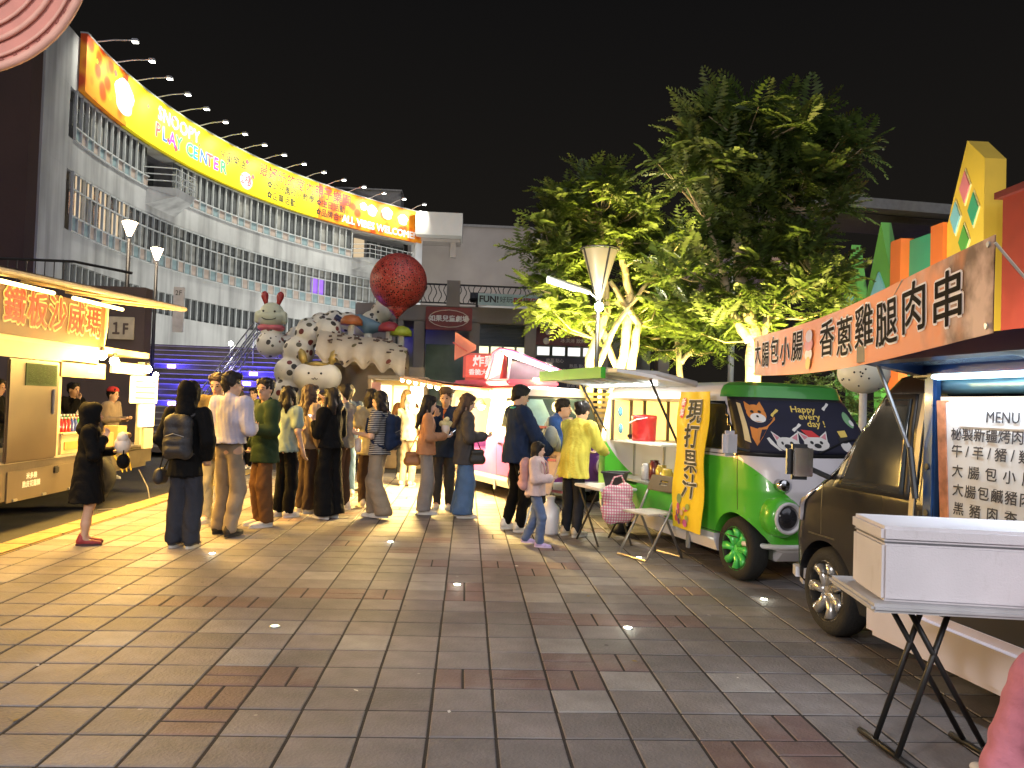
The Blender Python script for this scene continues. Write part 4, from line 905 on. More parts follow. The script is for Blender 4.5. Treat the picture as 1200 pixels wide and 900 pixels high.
# pale ribbed parasol rim at the top left
pc = at(-105, -112, 4.8); pr = thing('parasol', 'pink ribbed parasol rim peeking in at the top left corner', 'parasol', (pc.x, pc.y, 0))
PKM = mat('parasol_pink', (.62, .27, .22), .7, 0, 6, .1, .2, 30); ax_ = (Vector((0, 0, 1.466)) - pc).normalized(); tl = Vector((.25, -.75, -.35)).normalized(); u1 = tl.orthogonal().normalized(); u2 = tl.cross(u1)
def ringp(r, h): return [Vector((0, 0, pc.z)) + tl * h + (u1 * math.cos(a * .0982) + u2 * math.sin(a * .0982)) * r for a in range(64)]
P = [ringp(r, -(.30 - .25 * r * r) + .02) for r in np.linspace(.05, .93, 14)]
mb = MB(); mb.grid([p + [p[0]] for p in P]); mb.build('canopy', PKM, pr, True)
for r, wd in ((.93, .03), (.87, .012), (.78, .018), (.70, .012), (.6, .016), (.5, .014)): MB().tube(ringp(r, -(.30 - .25 * r * r) + .04), wd, 8, closed=True).build('rim', mat('parasol_rim', (.70, .38, .30), .6, 0, 6, .1), pr, True)
for a in range(0, 64, 1):
    q = ringp(.90, -.06)[a]; MB().ball(q, .016, 6, 4).build('stitch', mat('parasol_dark', (.30, .10, .08), .7), pr, True)
MB().tube([Vector((0, 0, pc.z)) - tl * .3, Vector((-.1, .25, pc.z - .4)), Vector((-.15, .3, 0))], .03, 8).build('pole', IR, pr)
# ================================================================== vehicles
TYRE = mat('tyre', (.018, .018, .018), .85, 0, 30, .2, .4, 80); CHROME = mat('chrome', (.75, .75, .75), .15, 1., namt=0); BLK = mat('black_plastic', (.015, .015, .016), .45); GLASS = mat('car_glass', (.012, .014, .016), .06, 0, 4, .1, spec=.9, coat=.4)
STEEL = mat('steel', (.4, .4, .4), .35, .9); WPAINT = mat('white_paint', (.72, .70, .72), .3, 0, 5, .06, coat=.4); SILV = mat('silver_panel', (.40, .36, .30), .35, .75, 5, .12, .1, 20)
class Shell:
    """lofted van body: rows of (z, rear x, front x, half width, front corner radius, rear corner radius, nose bow)"""
    def __init__(s, rows): s.rows = rows
    def at(s, z):
        r = s.rows
        if z <= r[0][0]: return r[0]
        for a, b in zip(r[:-1], r[1:]):
            if a[0] <= z <= b[0]:
                t = (z - a[0]) / (b[0] - a[0]); return [u + (v - u) * t for u, v in zip(a, b)]
        return r[-1]
    def P(s, t, z, off=0.):
        """t 0..1 right side rear->front, 1..2 right front corner, 2..3 nose right->left, 3..4 corner, 4..5 left side front->rear, 5..8 tail"""
        _, xr, xf, w_, rf, rr, bow = s.at(z); k = int(t) if t < 8 else 7; u = t - k
        if k == 0: p, n = (xr + rr + (xf - rf - xr - rr) * u, -w_), (0, -1)
        elif k == 1: a = -math.pi / 2 + u * math.pi / 2; p, n = (xf - rf + rf * math.cos(a), -w_ + rf + rf * math.sin(a)), (math.cos(a), math.sin(a))
        elif k == 2: yy = (-w_ + rf) + 2 * (w_ - rf) * u; p, n = (xf, yy), (1, 0)
        elif k == 3: a = u * math.pi / 2; p, n = (xf - rf + rf * math.cos(a), w_ - rf + rf * math.sin(a)), (math.cos(a), math.sin(a))
        elif k == 4: p, n = (xf - rf + (xr + rr - xf + rf) * u, w_), (0, 1)
        elif k == 5: a = math.pi / 2 + u * math.pi / 2; p, n = (xr + rr + rr * math.cos(a), w_ - rr + rr * math.sin(a)), (math.cos(a), math.sin(a))
        elif k == 6: p, n = (xr, (w_ - rr) * (1 - 2 * u)), (-1, 0)
        else: a = math.pi + u * math.pi / 2; p, n = (xr + rr + rr * math.cos(a), -w_ + rr + rr * math.sin(a)), (math.cos(a), math.sin(a))
        if bow and 1 <= t <= 4: p = (p[0] - bow * (p[1] / w_) ** 2 + 0, p[1])
        return Vector((p[0] + n[0] * off, p[1] + n[1] * off, z))
    def side_t(s, x, z):
        _, xr, xf, w_, rf, rr, bow = s.at(z); return (x - xr - rr) / (xf - rf - xr - rr)
    def mesh(s, nz=40):
        ts = [i / 14 for i in range(14)] + [1 + i / 8 for i in range(8)] + [2 + i / 10 for i in range(10)] + [3 + i / 8 for i in range(8)] + [4 + i / 14 for i in range(14)] + [5 + i / 5 for i in range(5)] + [6 + i / 5 for i in range(5)] + [7 + i / 5 for i in range(5)]
        z0, z1 = s.rows[0][0], s.rows[-1][0]; zs = sorted(set([round(z0 + (z1 - z0) * i / nz, 4) for i in range(nz + 1)] + [r[0] for r in s.rows]))
        mb = MB(); P = [[s.P(t, z) for t in ts] for z in zs]; n = len(ts)
        vs = [p for r in P for p in r]; fs = [(i * n + j, i * n + (j + 1) % n, (i + 1) * n + (j + 1) % n, (i + 1) * n + j) for i in range(len(zs) - 1) for j in range(n)]
        fs += [tuple(range(n))[::-1], tuple(range((len(zs) - 1) * n, len(zs) * n))]; mb.add(vs, fs); return mb
    def patch(s, c, off, n=14, m=10, side=False, thick=.006, left=False):
        """c: four corners (t or x, z): lower-rear, lower-front, upper-front, upper-rear"""
        P = []; Q = []
        for i in range(n + 1):
            ra = []; rb = []
            for j in range(m + 1):
                u, v = i / n, j / m; a = (1 - u) * (1 - v) * c[0][0] + u * (1 - v) * c[1][0] + u * v * c[2][0] + (1 - u) * v * c[3][0]; z = (1 - u) * (1 - v) * c[0][1] + u * (1 - v) * c[1][1] + u * v * c[2][1] + (1 - u) * v * c[3][1]
                if side:
                    t = s.side_t(a, z)
                    if t > 1: t = 1 + (t - 1) * 3.5
                    if left: t = 5 - t
                else: t = a
                ra.append(s.P(t, z, off)); rb.append(s.P(t, z, off - thick))
            P.append(ra); Q.append(rb)
        mb = MB(); b = m + 1; vs = [p for r in P for p in r] + [p for r in Q for p in r]; o = (n + 1) * b
        fs = [(i * b + j, i * b + j + 1, (i + 1) * b + j + 1, (i + 1) * b + j) for i in range(n) for j in range(m)]; fs += [tuple(o + k for k in f[::-1]) for f in fs]
        edge = [j for j in range(b)] + [i * b + m for i in range(1, n + 1)] + [n * b + j for j in range(m - 1, -1, -1)] + [i * b for i in range(n - 1, 0, -1)]
        fs += [(edge[k], edge[(k + 1) % len(edge)], o + edge[(k + 1) % len(edge)], o + edge[k]) for k in range(len(edge))]
        return mb.add(vs, fs)
def wheel(parent, loc, r, rimc, out=-1, spokes=8, w_=.17):
    t = bpy.data.objects.new('wheel', None); COL.objects.link(t); t.parent = parent; t.location = loc
    h = w_ / 2
    MB().lathe([(r * .64, -h), (r * .90, -h), (r * .98, -h * .7), (r, -h * .3), (r, h * .3), (r * .98, h * .7), (r * .90, h), (r * .64, h), (r * .60, h * .6), (r * .60, -h * .6)], 36, axis='y', ring=True).build('tyre', TYRE, t, True)
    rm = mat('rim_' + str(rimc), rimc, .25, .7 if rimc[0] > .5 else .1, 8, .08, coat=.5)
    o = out; mb = MB(); mb.lathe([(.001, o * h * .55), (r * .13, o * h * .62), (r * .16, o * h * .5), (r * .6, o * h * .1), (r * .63, o * h * .5), (r * .665, o * h * 1.0), (r * .69, o * h * 1.0), (r * .66, 0)], 36, axis='y', caps=False); mb.build('rim', rm, t, True)
    for k in range(spokes):
        a = k * 2 * math.pi / spokes; c, s = math.cos(a), math.sin(a); mb = MB()
        mb.tube([(c * r * .14, o * h * .66, s * r * .14), (c * r * .42, o * h * .62, s * r * .42), (c * r * .63, o * h * .72, s * r * .63)], [r * .12, r * .12, r * .16], 8); mb.build('spoke', rm, t, True)
    for k in range(spokes):
        a = (k + .5) * 2 * math.pi / spokes; MB().cyl((math.cos(a) * r * .40, o * h * .36, math.sin(a) * r * .40), (math.cos(a) * r * .40, o * h * .42, math.sin(a) * r * .40), r * .09, n=12).build('vent_hole', BLK, t)
    MB().cyl((0, o * h * .5, 0), (0, o * h * .86, 0), r * .12, n=16).build('hub_cap', rm, t); return t
def arches(xs, w_, r): return [MB().cyl((x, -w_ - .2, r * .97), (x, -w_ + .27, r * .97), r * 1.17, n=40) for x in xs] + [MB().cyl((x, w_ + .2, r * .97), (x, w_ - .27, r * .97), r * 1.17, n=40) for x in xs]
# rows: z, xr, xf, w, rf, rr, bow
RETRO = [(0.2, -1.62, 1.47, 0.655, 0.24, 0.1, 0.08), (0.3, -1.7, 1.57, 0.69, 0.26, 0.12, 0.088), (0.55, -1.74, 1.65, 0.705, 0.3, 0.14, 0.096), (0.8, -1.74, 1.66, 0.71, 0.32, 0.14, 0.104), (0.98, -1.73, 1.61, 0.705, 0.32, 0.14, 0.104), (1.08, -1.72, 1.56, 0.7, 0.31, 0.14, 0.096), (1.35, -1.7, 1.37, 0.665, 0.28, 0.14, 0.08), (1.58, -1.67, 1.17, 0.63, 0.25, 0.14, 0.072), (1.66, -1.65, 1.14, 0.615, 0.25, 0.15, 0.072), (1.705, -1.62, 1.13, 0.59, 0.24, 0.15, 0.064), (1.735, -1.54, 1.05, 0.53, 0.22, 0.15, 0.048), (1.745, -1.4, 0.92, 0.42, 0.2, 0.12, 0.04)]
def retro_van(name, label, loc, rz, pm, rimc, opening, tint, r=.275):
    v = thing(name, label, 'van', loc, rz); S = Shell(RETRO)
    b = S.mesh().build('body', pm, v); cuts = arches((-1.24, 1.20), .70, r)
    if opening:
        x0, x1, z0, z1 = opening; cuts.append(MB().box(((x0 + x1) / 2, -.18, (z0 + z1) / 2), (x1 - x0, 1.2, z1 - z0)))
    cut(b, cuts); auto(b, 40)
    for x in (-1.24, 1.20):
        wheel(v, (x, -.60, r), r, rimc, -1); wheel(v, (x, .60, r), r, rimc, 1)
    S.patch([(1.10, 1.09), (3.90, 1.09), (3.80, 1.60), (1.20, 1.60)], .004, 28, 12).build('windscreen_frame', BLK, v, True)
    S.patch([(1.35, 1.12), (3.65, 1.12), (3.6, 1.575), (1.4, 1.575)], .012, 28, 12).build('windscreen', tint, v, True)
    S.patch([(.62, 1.12), (1.22, 1.12), (1.02, 1.56), (.66, 1.56)], .004, side=True).build('door_window', GLASS, v, True)
    for x0, x1, z0, z1 in ((.50, .508, .38, 1.60), (1.36, 1.368, .62, 1.12), (.5, 1.36, .375, .383), (.5, 1.36, 1.082, 1.09)):
        S.patch([(x0, z0), (x1, z0), (x1, z1), (x0, z1)], .0015, 6, 10, True).build('door_seam', BLK, v)
    MB().box((.66, -.725, .86), (.13, .03, .03), bev=.01).build('door_handle', CHROME, v)
    mb = MB(); mb.box((1.30, -.83, 1.19), (.07, .17, .22), (0, 0, R(14)), .03); mr = mb.build('wing_mirror', WPAINT, v, True)
    MB().tube([(1.34, -.66, 1.13), (1.31, -.76, 1.15)], .014, 6).build('mirror_arm', BLK, mr)
    for s in (-1, 1):
        hp = Vector((1.60, s * .50, .60)); hl = bpy.data.objects.new('headlight', None); COL.objects.link(hl); hl.parent = v
        MB().lathe([(.17, -.08), (.165, .03), (.135, .07), (.125, .075), (.105, .055)], 28, hp, 'x').build('bezel', pm, hl, True)
        MB().lathe([(.135, .03), (.132, .088), (.112, .092), (.105, .07)], 28, hp, 'x').build('ring', WPAINT, hl, True)
        MB().lathe([(.108, .05), (.10, .075), (.06, .10), (.001, .108)], 24, hp, 'x').build('lens', mat('head_lens', (.03, .03, .035), .08, 0, 6, .3, coat=.8), hl, True)
        q = Vector((1.57, s * .50, .86)); MB().lathe([(.055, -.03), (.055, .05), (.042, .062), (.001, .068)], 18, q, 'x').build('indicator', CHROME, v, True)
    mb = MB(); mb.tube([S.P(t, .34, .0) for t in np.linspace(1.2, 3.8, 24)], .024, 8); mb.build('bumper', WPAINT, v, True)
    MB().box((1.685, 0, .46), (.02, .34, .16), bev=.005).build('number_plate', WPAINT, v)
    MB().lathe([(.10, 0), (.10, .015), (.085, .02)], 24, (1.665, 0, .78), 'x').build('badge_ring', CHROME, v, True)
    for x in (.42, -.9):
        mb = MB(); mb.box((x, -.68, .24), (.06, .02, .2), bev=.005); mb.build('mud_flap', mat('flap', (.25, .25, .25), .6), v)
    mb = MB(); mb.tube([(1.55, -.1, 1.13), (1.46, .25, 1.24), (1.42, .5, 1.26)], .008, 5); mb.build('wiper', BLK, v)
    return v, S
# ---------------------------------------------------------------- green juice van
GPAINT = paint2('van_green_white', (.085, .50, .035), (.70, .67, .70), 1.06, .50, .70, brow=(.06, .30, .05), brow_x=.82, brow_z=1.60)
SUNSH = mat('sunshade_navy', (.010, .010, .028), .75, 0, 6, .15)
gv, GS = retro_van('juice_van', 'green and white retro juice van with its side hatch raised', (2.71, 8.13, 0), R(-75), GPAINT, (.08, .62, .12), (-1.45, .28, .62, 1.58), SUNSH)
# cartoon animals printed on the sunshade, flat on the windscreen
def on_ws(t, z): return lambda x, y, d: GS.P(t + x / .64, z + y * .90, .016 + d)
def blob(f, pts, m, name, d=0.): return MB().add([f(x, y, d) for x, y in pts], [tuple(range(len(pts)))]).build(name, m, gv, fix=False)
def ell(cx, cy, a, b, n=18): return [(cx + a * math.cos(2 * math.pi * i / n), cy + b * math.sin(2 * math.pi * i / n)) for i in range(n)]
cm = {k: mat('shade_' + k, c, .7, namt=.05) for k, c in {'fox': (.62, .22, .04), 'white': (.72, .70, .66), 'pink': (.62, .25, .28), 'red': (.6, .04, .04), 'yellow': (.75, .55, .12), 'black': (.02, .02, .02), 'green': (.2, .4, .2)}.items()}
f = on_ws(1.70, 1.43)
blob(f, [(-.12, -.10), (-.05, -.12), (.14, -.02), (.20, .0), (.19, -.03), (.08, -.09), (-.02, -.20), (-.10, -.28), (-.13, -.2)], cm['fox'], 'printed_fox_body', .0005)
blob(f, ell(0, .03, .11, .085), cm['fox'], 'printed_fox_head', .001); blob(f, [(-.11, .06), (-.095, .145), (-.03, .10)], cm['fox'], 'printed_ear', .001); blob(f, [(.11, .06), (.095, .145), (.03, .10)], cm['fox'], 'printed_ear', .001)
blob(f, ell(0, -.015, .085, .045), cm['white'], 'printed_muzzle', .002)
for s in (-1, 1): blob(f, ell(s * .042, .045, .02, .014, 10), cm['black'], 'printed_eye', .0026)
blob(f, ell(0, .0, .014, .012, 10), cm['black'], 'printed_nose', .0026)
for t, z, hat in ((2.02, 1.20, None), (2.40, 1.21, 'red')):
    f = on_ws(t, z); blob(f, ell(0, 0, .105, .065), cm['white'], 'printed_dog_head', .001)
    for s in (-1, 1):
        blob(f, [(s * .10, .02), (s * .125, .12), (s * .04, .06)], cm['white'], 'printed_ear', .001); blob(f, [(s * .092, .035), (s * .112, .10), (s * .055, .06)], cm['pink'], 'printed_inner_ear', .002); blob(f, ell(s * .04, .01, .014, .016, 10), cm['black'], 'printed_eye', .002)
    blob(f, ell(0, -.02, .03, .022, 12), cm['black'], 'printed_nose', .002)
    if hat: blob(f, [(-.05, .06), (.05, .06), (-.0, .12), (-.09, .13)], cm['red'], 'printed_hat', .0026)
    else: blob(f, [(-.10, -.06), (-.17, .0), (-.19, .05), (-.16, .06), (-.12, .0), (-.07, -.06)], cm['white'], 'printed_paw', .001)
f = on_ws(2.80, 1.22); blob(f, ell(0, -.03, .05, .06), cm['white'], 'printed_bird', .001); blob(f, ell(0, .03, .05, .035), cm['black'], 'printed_head', .002); blob(f, [(-.02, .05), (.05, .06), (.05, .12), (-.03, .11)], cm['yellow'], 'printed_hat', .0026)
f = on_ws(3.05, 1.42); blob(f, ell(0, 0, .06, .08), cm['green'], 'printed_dinosaur', .001); blob(f, ell(.03, -.03, .04, .03), cm['white'], 'printed_muzzle', .002)
for t, z, c in ((2.02, 1.46, 'yellow'), (2.22, 1.34, 'white'), (2.78, 1.53, 'white')):
    f = on_ws(t, z); blob(f, [(-.045, -.02), (-.03, -.04), (.0, -.01), (.035, .015), (.05, .03), (.035, .045), (.0, .012), (-.03, -.005)], cm[c], 'printed_bone', .001)
for i, wd in enumerate(('Happy', 'every', 'day !')): text(wd, .085, cm['yellow'], gv, fn=on_ws(2.42 + .04 * i, 1.50 - .062 * i), bold=.0015, ext=.0005, shear=.25)
# pale folded panel inside the left edge of the windscreen
GS.patch([(1.36, 1.22), (1.46, 1.2), (1.47, 1.54), (1.40, 1.55)], .015, 4, 6).build('folded_shade', mat('shade_cream', (.6, .5, .28), .7), gv)
# raised hatch
HP = bpy.data.objects.new('raised_hatch', None); COL.objects.link(HP); HP.parent = gv
ha = R(7); hy0, hz0 = -.60, 1.70; L_ = .86
def hat(x, d, h): return Vector((x, hy0 - d * math.cos(ha) + h * math.sin(ha) * 0, hz0 + d * math.sin(ha) + h))
def hbox(x0, x1, d0, d1, h0, h1):
    return MB().add([hat(x, d, h) for h in (h0, h1) for d in (d0, d1) for x in (x0, x1)], [(0, 2, 3, 1), (4, 5, 7, 6), (0, 1, 5, 4), (2, 6, 7, 3), (0, 4, 6, 2), (1, 3, 7, 5)])
HATW = mat('hatch_white', (.72, .74, .74), .4, 0, 5, .06)
hbox(-1.62, .36, 0, L_, 0, .035).build('panel', HATW, HP)
GE = mat('hatch_green', (.05, .42, .03), .35, coat=.4)
hbox(-1.64, .10, L_, L_ + .05, -.06, .05).build('green_edge', GE, HP)
hbox(-1.655, -1.62, 0, L_, -.03, .045).build('rear_edge', HATW, HP)
MB().tube([hat(.36, 0, .02), hat(.34, L_ * .5, .05), hat(.12, L_, .02)], .03, 8).build('front_edge', mat('hatch_grey', (.45, .44, .42), .5), HP, True)
hbox(-1.35, -.2, .25, .55, -.012, -.002).build('inner_recess', mat('hatch_inset', (.55, .60, .62), .5), HP)
for q in range(5): hbox(-1.5 + q * .36, -1.47 + q * .36, .1, L_ - .05, -.03, -.003).build('rib', HATW, HP)
MB().tube([hat(.2, .42, 0), (.18, -.64, 1.05)], .013, 6).build('gas_strut', BLK, HP)
MB().tube([hat(-1.55, .42, 0), (-1.50, -.66, 1.15)], .013, 6).build('gas_strut', BLK, HP)
MB().tube([hat(-1.5, .3, -.025), hat(.1, .3, -.025)], .014, 8).build('tube_lamp', glow('tube_white', (.95, 1, .95), 6), HP)
lamp('tube_light', 'AREA', hat(-.7, .3, -.05), 10, (1, .98, .9), 1.5, gv, hat(-.7, .25, -.9), size_y=.08)
# inside of the van: shelf, back window with warm lamps, goods
for nm, x0, x1, y, z, mm in (('upper_shelf', -1.40, -.25, -.45, 1.08, HATW), ('counter_top', -1.44, .27, -.48, .66, mat('counter_steel', (.45, .45, .44), .35, .6))):
    MB().box(((x0 + x1) / 2, y, z), (x1 - x0, .36, .025), bev=.004).build(nm, mm, gv)
for x in (-1.2, -.5): MB().cyl((x, -.45, .68), (x, -.45, 1.07), .015, n=8).build('shelf_leg', STEEL, gv)
MB().box((-1.435, -.15, 1.32), (.02, 1.02, .46)).build('back_window', mat('warm_window', (.5, .38, .12), .5, 0, 9, .5, emit=(1, .62, .14), estr=1.3), gv)
for x in (-.64, -.40, -.22, .10, .34): MB().box((-1.42, x, 1.32), (.03, .035, .48)).build('window_bar', mat('bar_brown', (.12, .08, .04), .6), gv)
MB().box((-.05, -.20, .88), (.5, .02, .40)).build('partition', mat('partition_beige', (.5, .44, .36), .6), gv)
text('♛', .13, mat('crown_purple', (.25, .12, .35), .6), gv, (.0, -.215, .96), (R(90), 0, 0))
GS.patch([(-.60, .40), (.27, .40), (.27, .655), (-.60, .655)], .012, 10, 6, True).build('lower_flap', GE, gv)
lamp('cabin_light', 'POINT', (-.5, -.1, 1.48), 4, (1, .80, .42), .1, gv)
# goods are things of their own
GVM = Matrix.Translation((2.71, 8.13, 0)) @ Matrix.Rotation(R(-75), 4, 'Z')
def gvp(x, y, z): return GVM @ Vector((x, y, z))
RZ = R(-75)
ck = thing('drink_cooler', 'red round drink cooler with a white handle on the van shelf', 'cooler', gvp(-.98, -.45, 1.094), RZ); ck.scale = (.82, .82, .82)
MB().lathe([(.155, 0), (.165, .02), (.175, .30), (.18, .33), (.17, .36), (.02, .37)], 28).build('tank', mat('cooler_red', (.45, .02, .02), .35, coat=.3), ck, True)
MB().tube([(-.17, -.05, .20), (-.10, -.17, .25), (.10, -.17, .30), (.17, -.04, .33)], .012, 6).build('handle', WPAINT, ck); MB().box((-.14, -.14, .06), (.05, .08, .05), bev=.01).build('tap', BLK, ck)
for n, (x, lb) in enumerate(((-.02, 'left clear pump bottle on the juice van counter'), (.08, 'middle clear pump bottle on the juice van counter'), (.18, 'right clear pump bottle on the juice van counter'))):
    pb = thing('pump_bottle', lb, 'bottle', gvp(x, -.52, .674), RZ, 'pump bottles'); MB().lathe([(.04, 0), (.042, .12), (.03, .16), (.015, .18)], 16).build('bottle', mat('bottle_olive', (.25, .25, .16), .15, coat=.5), pb, True)
    MB().cyl((0, 0, .18), (0, 0, .25), .009, n=8).build('pump', WPAINT, pb); MB().box((-.02, 0, .25), (.06, .015, .015)).build('spout', WPAINT, pb)
for n, (x, c, h, lb) in enumerate(((-.42, (.35, .25, .03), .15, 'yellow fruit jar on the van counter'), (-.58, (.10, .015, .012), .19, 'dark red juice jar on the van counter'), (-.75, (.4, .4, .42), .14, 'pale cup stack on the van counter'), (-.30, (.45, .35, .05), .12, 'short amber jar on the van counter'))):
    MB().lathe([(.06, 0), (.065, .02), (.065, h), (.05, h + .02), (.05, h + .04), (.01, h + .045)], 18).build('jar', mat('jar%d' % n, c, .2, coat=.5), None, True); o = bpy.context.scene.objects[-1]
    o = COL.objects[-1]; o.location = gvp(x, -.52, .674); tag(o, lb, 'jar', 'jars on the van counter')
for n, (x, z) in enumerate(((-1.30, 1.42), (-1.28, 1.22))):
    d_ = MB().lathe([(.001, 0), (.05, .002), (.06, .012), (.05, .015)], 18, axis='y').build('blue_disc', mat('disc_blue', (.10, .35, .6), .4), None, True); d_.location = gvp(x - .02, -.60, z); d_.rotation_euler = (0, 0, RZ); tag(d_, ('upper round blue fan disc at the rear of the van', 'lower round blue fan disc at the rear of the van')[n], 'disc')
mb = MB(); r = random.Random(4)
fl = thing('fruit_pile', 'pile of green leaves and fruit at the van window', 'fruit', gvp(-.25, -.2, 1.05), RZ)
MB().box((0, 0, .02), (.4, .3, .05), bev=.01).build('tray', mat('tray_wood', (.4, .28, .12), .6), fl); link('leaves', crown_mesh([((r.gauss(0, .08), r.gauss(0, .06), .08 + r.random() * .06), 0) for _ in range(10)], 3, (5, 7), .12), LEAF, fl)
# yellow fabric banner on the van flank
YB = mat('banner_yellow', (.80, .60, .02), .7, 0, 4, .08, .3, 9)
yb = thing('juice_banner', 'yellow upright juice banner with dark characters on the green van', 'banner', gvp(.60, -.78, 0), RZ)
def ybp(x, z, d=0.):
    wv = .012 * math.sin(z * 9 + x * 6) + .006 * math.sin(x * 22); lean = (1.62 - z) * .0; yy = -(.02 + .02 * math.sin(max(0, 1.0 - z) * 1.2)) + wv
    if z > 1.0: yy += (z - 1.0) * .07
    return Vector((x, yy - d, z))
P = [[ybp(-.27 + .54 * i / 16, .34 + 1.30 * j / 40) for j in range(41)] for i in range(17)]
mb = MB(); mb.grid(P); mb.grid([[p + Vector((0, .004, 0)) for p in r_] for r_ in P]); mb.build('cloth', YB, yb, True)
BG = mat('banner_ink', (.045, .05, .035), .7, namt=0)
for i, ch in enumerate('現打果汁'):
    zc = 1.44 - i * .235
    text(ch, .235, WHT, yb, fn=lambda x, y, d, zc=zc: ybp(x + .03, zc + y, .006 + d), bold=.012, ext=.0008); text(ch, .235, BG, yb, fn=lambda x, y, d, zc=zc: ybp(x + .03, zc + y, .008 + d), bold=.006, ext=.0008)
for i, ch in enumerate('新鮮'):
    zc = 1.535 - i * .10
    MB().add([ybp(-.18 + .045 * math.cos(k * .5236), zc + .05 * math.sin(k * .5236), .006) for k in range(12)], [tuple(range(12))]).build('red_seal', RED, yb); text(ch, .075, WHT, yb, fn=lambda x, y, d, zc=zc: ybp(-.18 + x, zc + y, .009 + d), bold=.001, ext=.0006)
for i in range(22):
    c = [(.55, .08, .1), (.3, .4, .08), (.5, .1, .3), (.7, .5, .3), (.2, .05, .25), (.65, .3, .05)][i % 6]; x, z = random.uniform(-.20, .18), random.uniform(.40, .56) - .0; q = random.uniform(.018, .036)
    if i == 0: x, z, q, c = -.12, .62, .05, (.2, .3, .12)
    MB().add([ybp(x + q * math.cos(k * .6283), z + q * math.sin(k * .6283), .005 + i * .0003) for k in range(10)], [tuple(range(10))]).build('printed_fruit', mat('fruit%d' % (i % 6 if i else 9), c, .6), yb)
# pink checked bag, folding chair, side table with basket, slanted board
bg = thing('checked_bag', 'pink checked carrier bag hanging beside the folding chair', 'bag', (1.60, 8.22, .48)); bg.scale = (.76, .76, .86)
PKC = mat('bag_pink', (.75, .50, .55), .6, 0, 4, .1); nt = PKC.node_tree; N = nt.nodes; L = nt.links; b = N['Principled BSDF']; tc = N.new('ShaderNodeTexCoord')
ck_ = N.new('ShaderNodeTexWave'); ck_.inputs['Scale'].default_value = 9; ck_.bands_direction = 'X'; L.new(tc.outputs['Object'], ck_.inputs[0]); c2_ = N.new('ShaderNodeTexWave'); c2_.inputs['Scale'].default_value = 9; c2_.bands_direction = 'Z'; L.new(tc.outputs['Object'], c2_.inputs[0])
ad = N.new('ShaderNodeMath'); ad.operation = 'MULTIPLY'; L.new(ck_.outputs['Fac'], ad.inputs[0]); L.new(c2_.outputs['Fac'], ad.inputs[1]); cr = N.new('ShaderNodeValToRGB'); cr.color_ramp.elements[0].color = (.65, .18, .28, 1); cr.color_ramp.elements[1].color = (.8, .72, .7, 1); cr.color_ramp.elements[1].position = .5; L.new(ad.outputs[0], cr.inputs[0]); L.new(cr.outputs[0], b.inputs['Base Color'])
link('sack', sdf_mesh([('c', (-.08, 0, -.12), (.08, 0, -.10), .14, .15, (1, .8, 1)), ('c', (-.1, 0, .1), (.1, 0, .1), .12, .12, (1, .7, 1))], .014, .06, noise=.012, nfreq=22), PKC, bg)
MB().tube([(-.12, 0, .18), (-.06, 0, .30), (.04, 0, .32), (.12, 0, .18)], .012, 6).build('strap', PKC, bg)
fc = thing('folding_chair', 'grey metal folding chair in front of the juice van', 'chair', (1.86, 7.80, 0), R(-62))
CT = mat('chair_tube', (.35, .33, .31), .35, .7)
for s in (-.21, .21):
    MB().tube([(s, -.24, .0), (s, .02, .42), (s, .20, .78)], .013, 8).build('front_leg', CT, fc, True); MB().tube([(s * .9, .24, .0), (s * .9, .02, .40), (s * .9, -.08, .44)], .013, 8).build('rear_leg', CT, fc, True)
MB().tube([(-.21, -.24, .012), (.21, -.24, .012)], .013, 8).build('floor_bar', CT, fc); MB().tube([(-.19, .24, .012), (.19, .24, .012)], .013, 8).build('floor_bar', CT, fc)
mb = MB(); mb.box((0, -.02, .44), (.40, .40, .02), bev=.008); mb.build('seat', mat('seat_cream', (.55, .50, .42), .6), fc)
cb = MB().box((0, .155, .715), (.44, .018, .17), (R(-24), 0, 0), .008).build('backrest', mat('chair_grey', (.07, .065, .06), .5), fc); cut(cb, [MB().box((0, .16, .735 + dz), (.11, .2, .018), (R(-24), 0, 0)) for dz in (0, -.035)])
stb = thing('side_table', 'small white folding table behind the woman in yellow', 'table', (1.52, 8.55, 0), R(-71))
MB().box((0, 0, .60), (.6, .45, .03), bev=.008).build('top', WPAINT, stb)
for s in (-.2, .2):
    MB().tube([(-.25, s, 0), (.22, s, .59)], .012, 6).build('leg', BLK, stb); MB().tube([(.25, s, 0), (-.22, s, .59)], .012, 6).build('leg', BLK, stb)
bk = thing('basket', 'black plastic basket on the small white table', 'basket', (1.62, 8.50, .617), R(-71)); 
mb = MB(); mb.lathe([(.12, 0), (.16, .14), (.165, .14), (.155, .135), (.115, .012), (.001, .012)], 4); o = mb.build('tray', BLK, bk); MB().tube([(-.17, 0, .14), (0, -.17, .15), (.17, 0, .14), (0, .17, .15)], .012, 6, closed=True).build('rim', BLK, bk)
br = thing('slanted_board', 'pink and white slanted menu board between the vans', 'menu board', (1.05, 9.7, 0), R(-50))
mb = MB(); mb.box((0, 0, .86), (.34, .03, 1.0), (R(-22), 0, 0), .01); mb.build('board', mat('board_cream', (.62, .48, .42), .6), br); MB().tube([(-.14, .28, 0), (-.14, .02, .8)], .014, 6).build('leg', STEEL, br); MB().tube([(.14, .28, 0), (.14, .02, .8)], .014, 6).build('leg', STEEL, br); MB().tube([(0, -.45, 0), (0, -.1, .7)], .014, 6).build('prop', STEEL, br)
for q in range(5): MB().box((0, -.16 + .09 * q - .07, 1.20 - q * .2), (.24, .012, .03), (R(-22), 0, 0)).build('printed_line', mat('board_pink', (.6, .2, .25), .6), br)
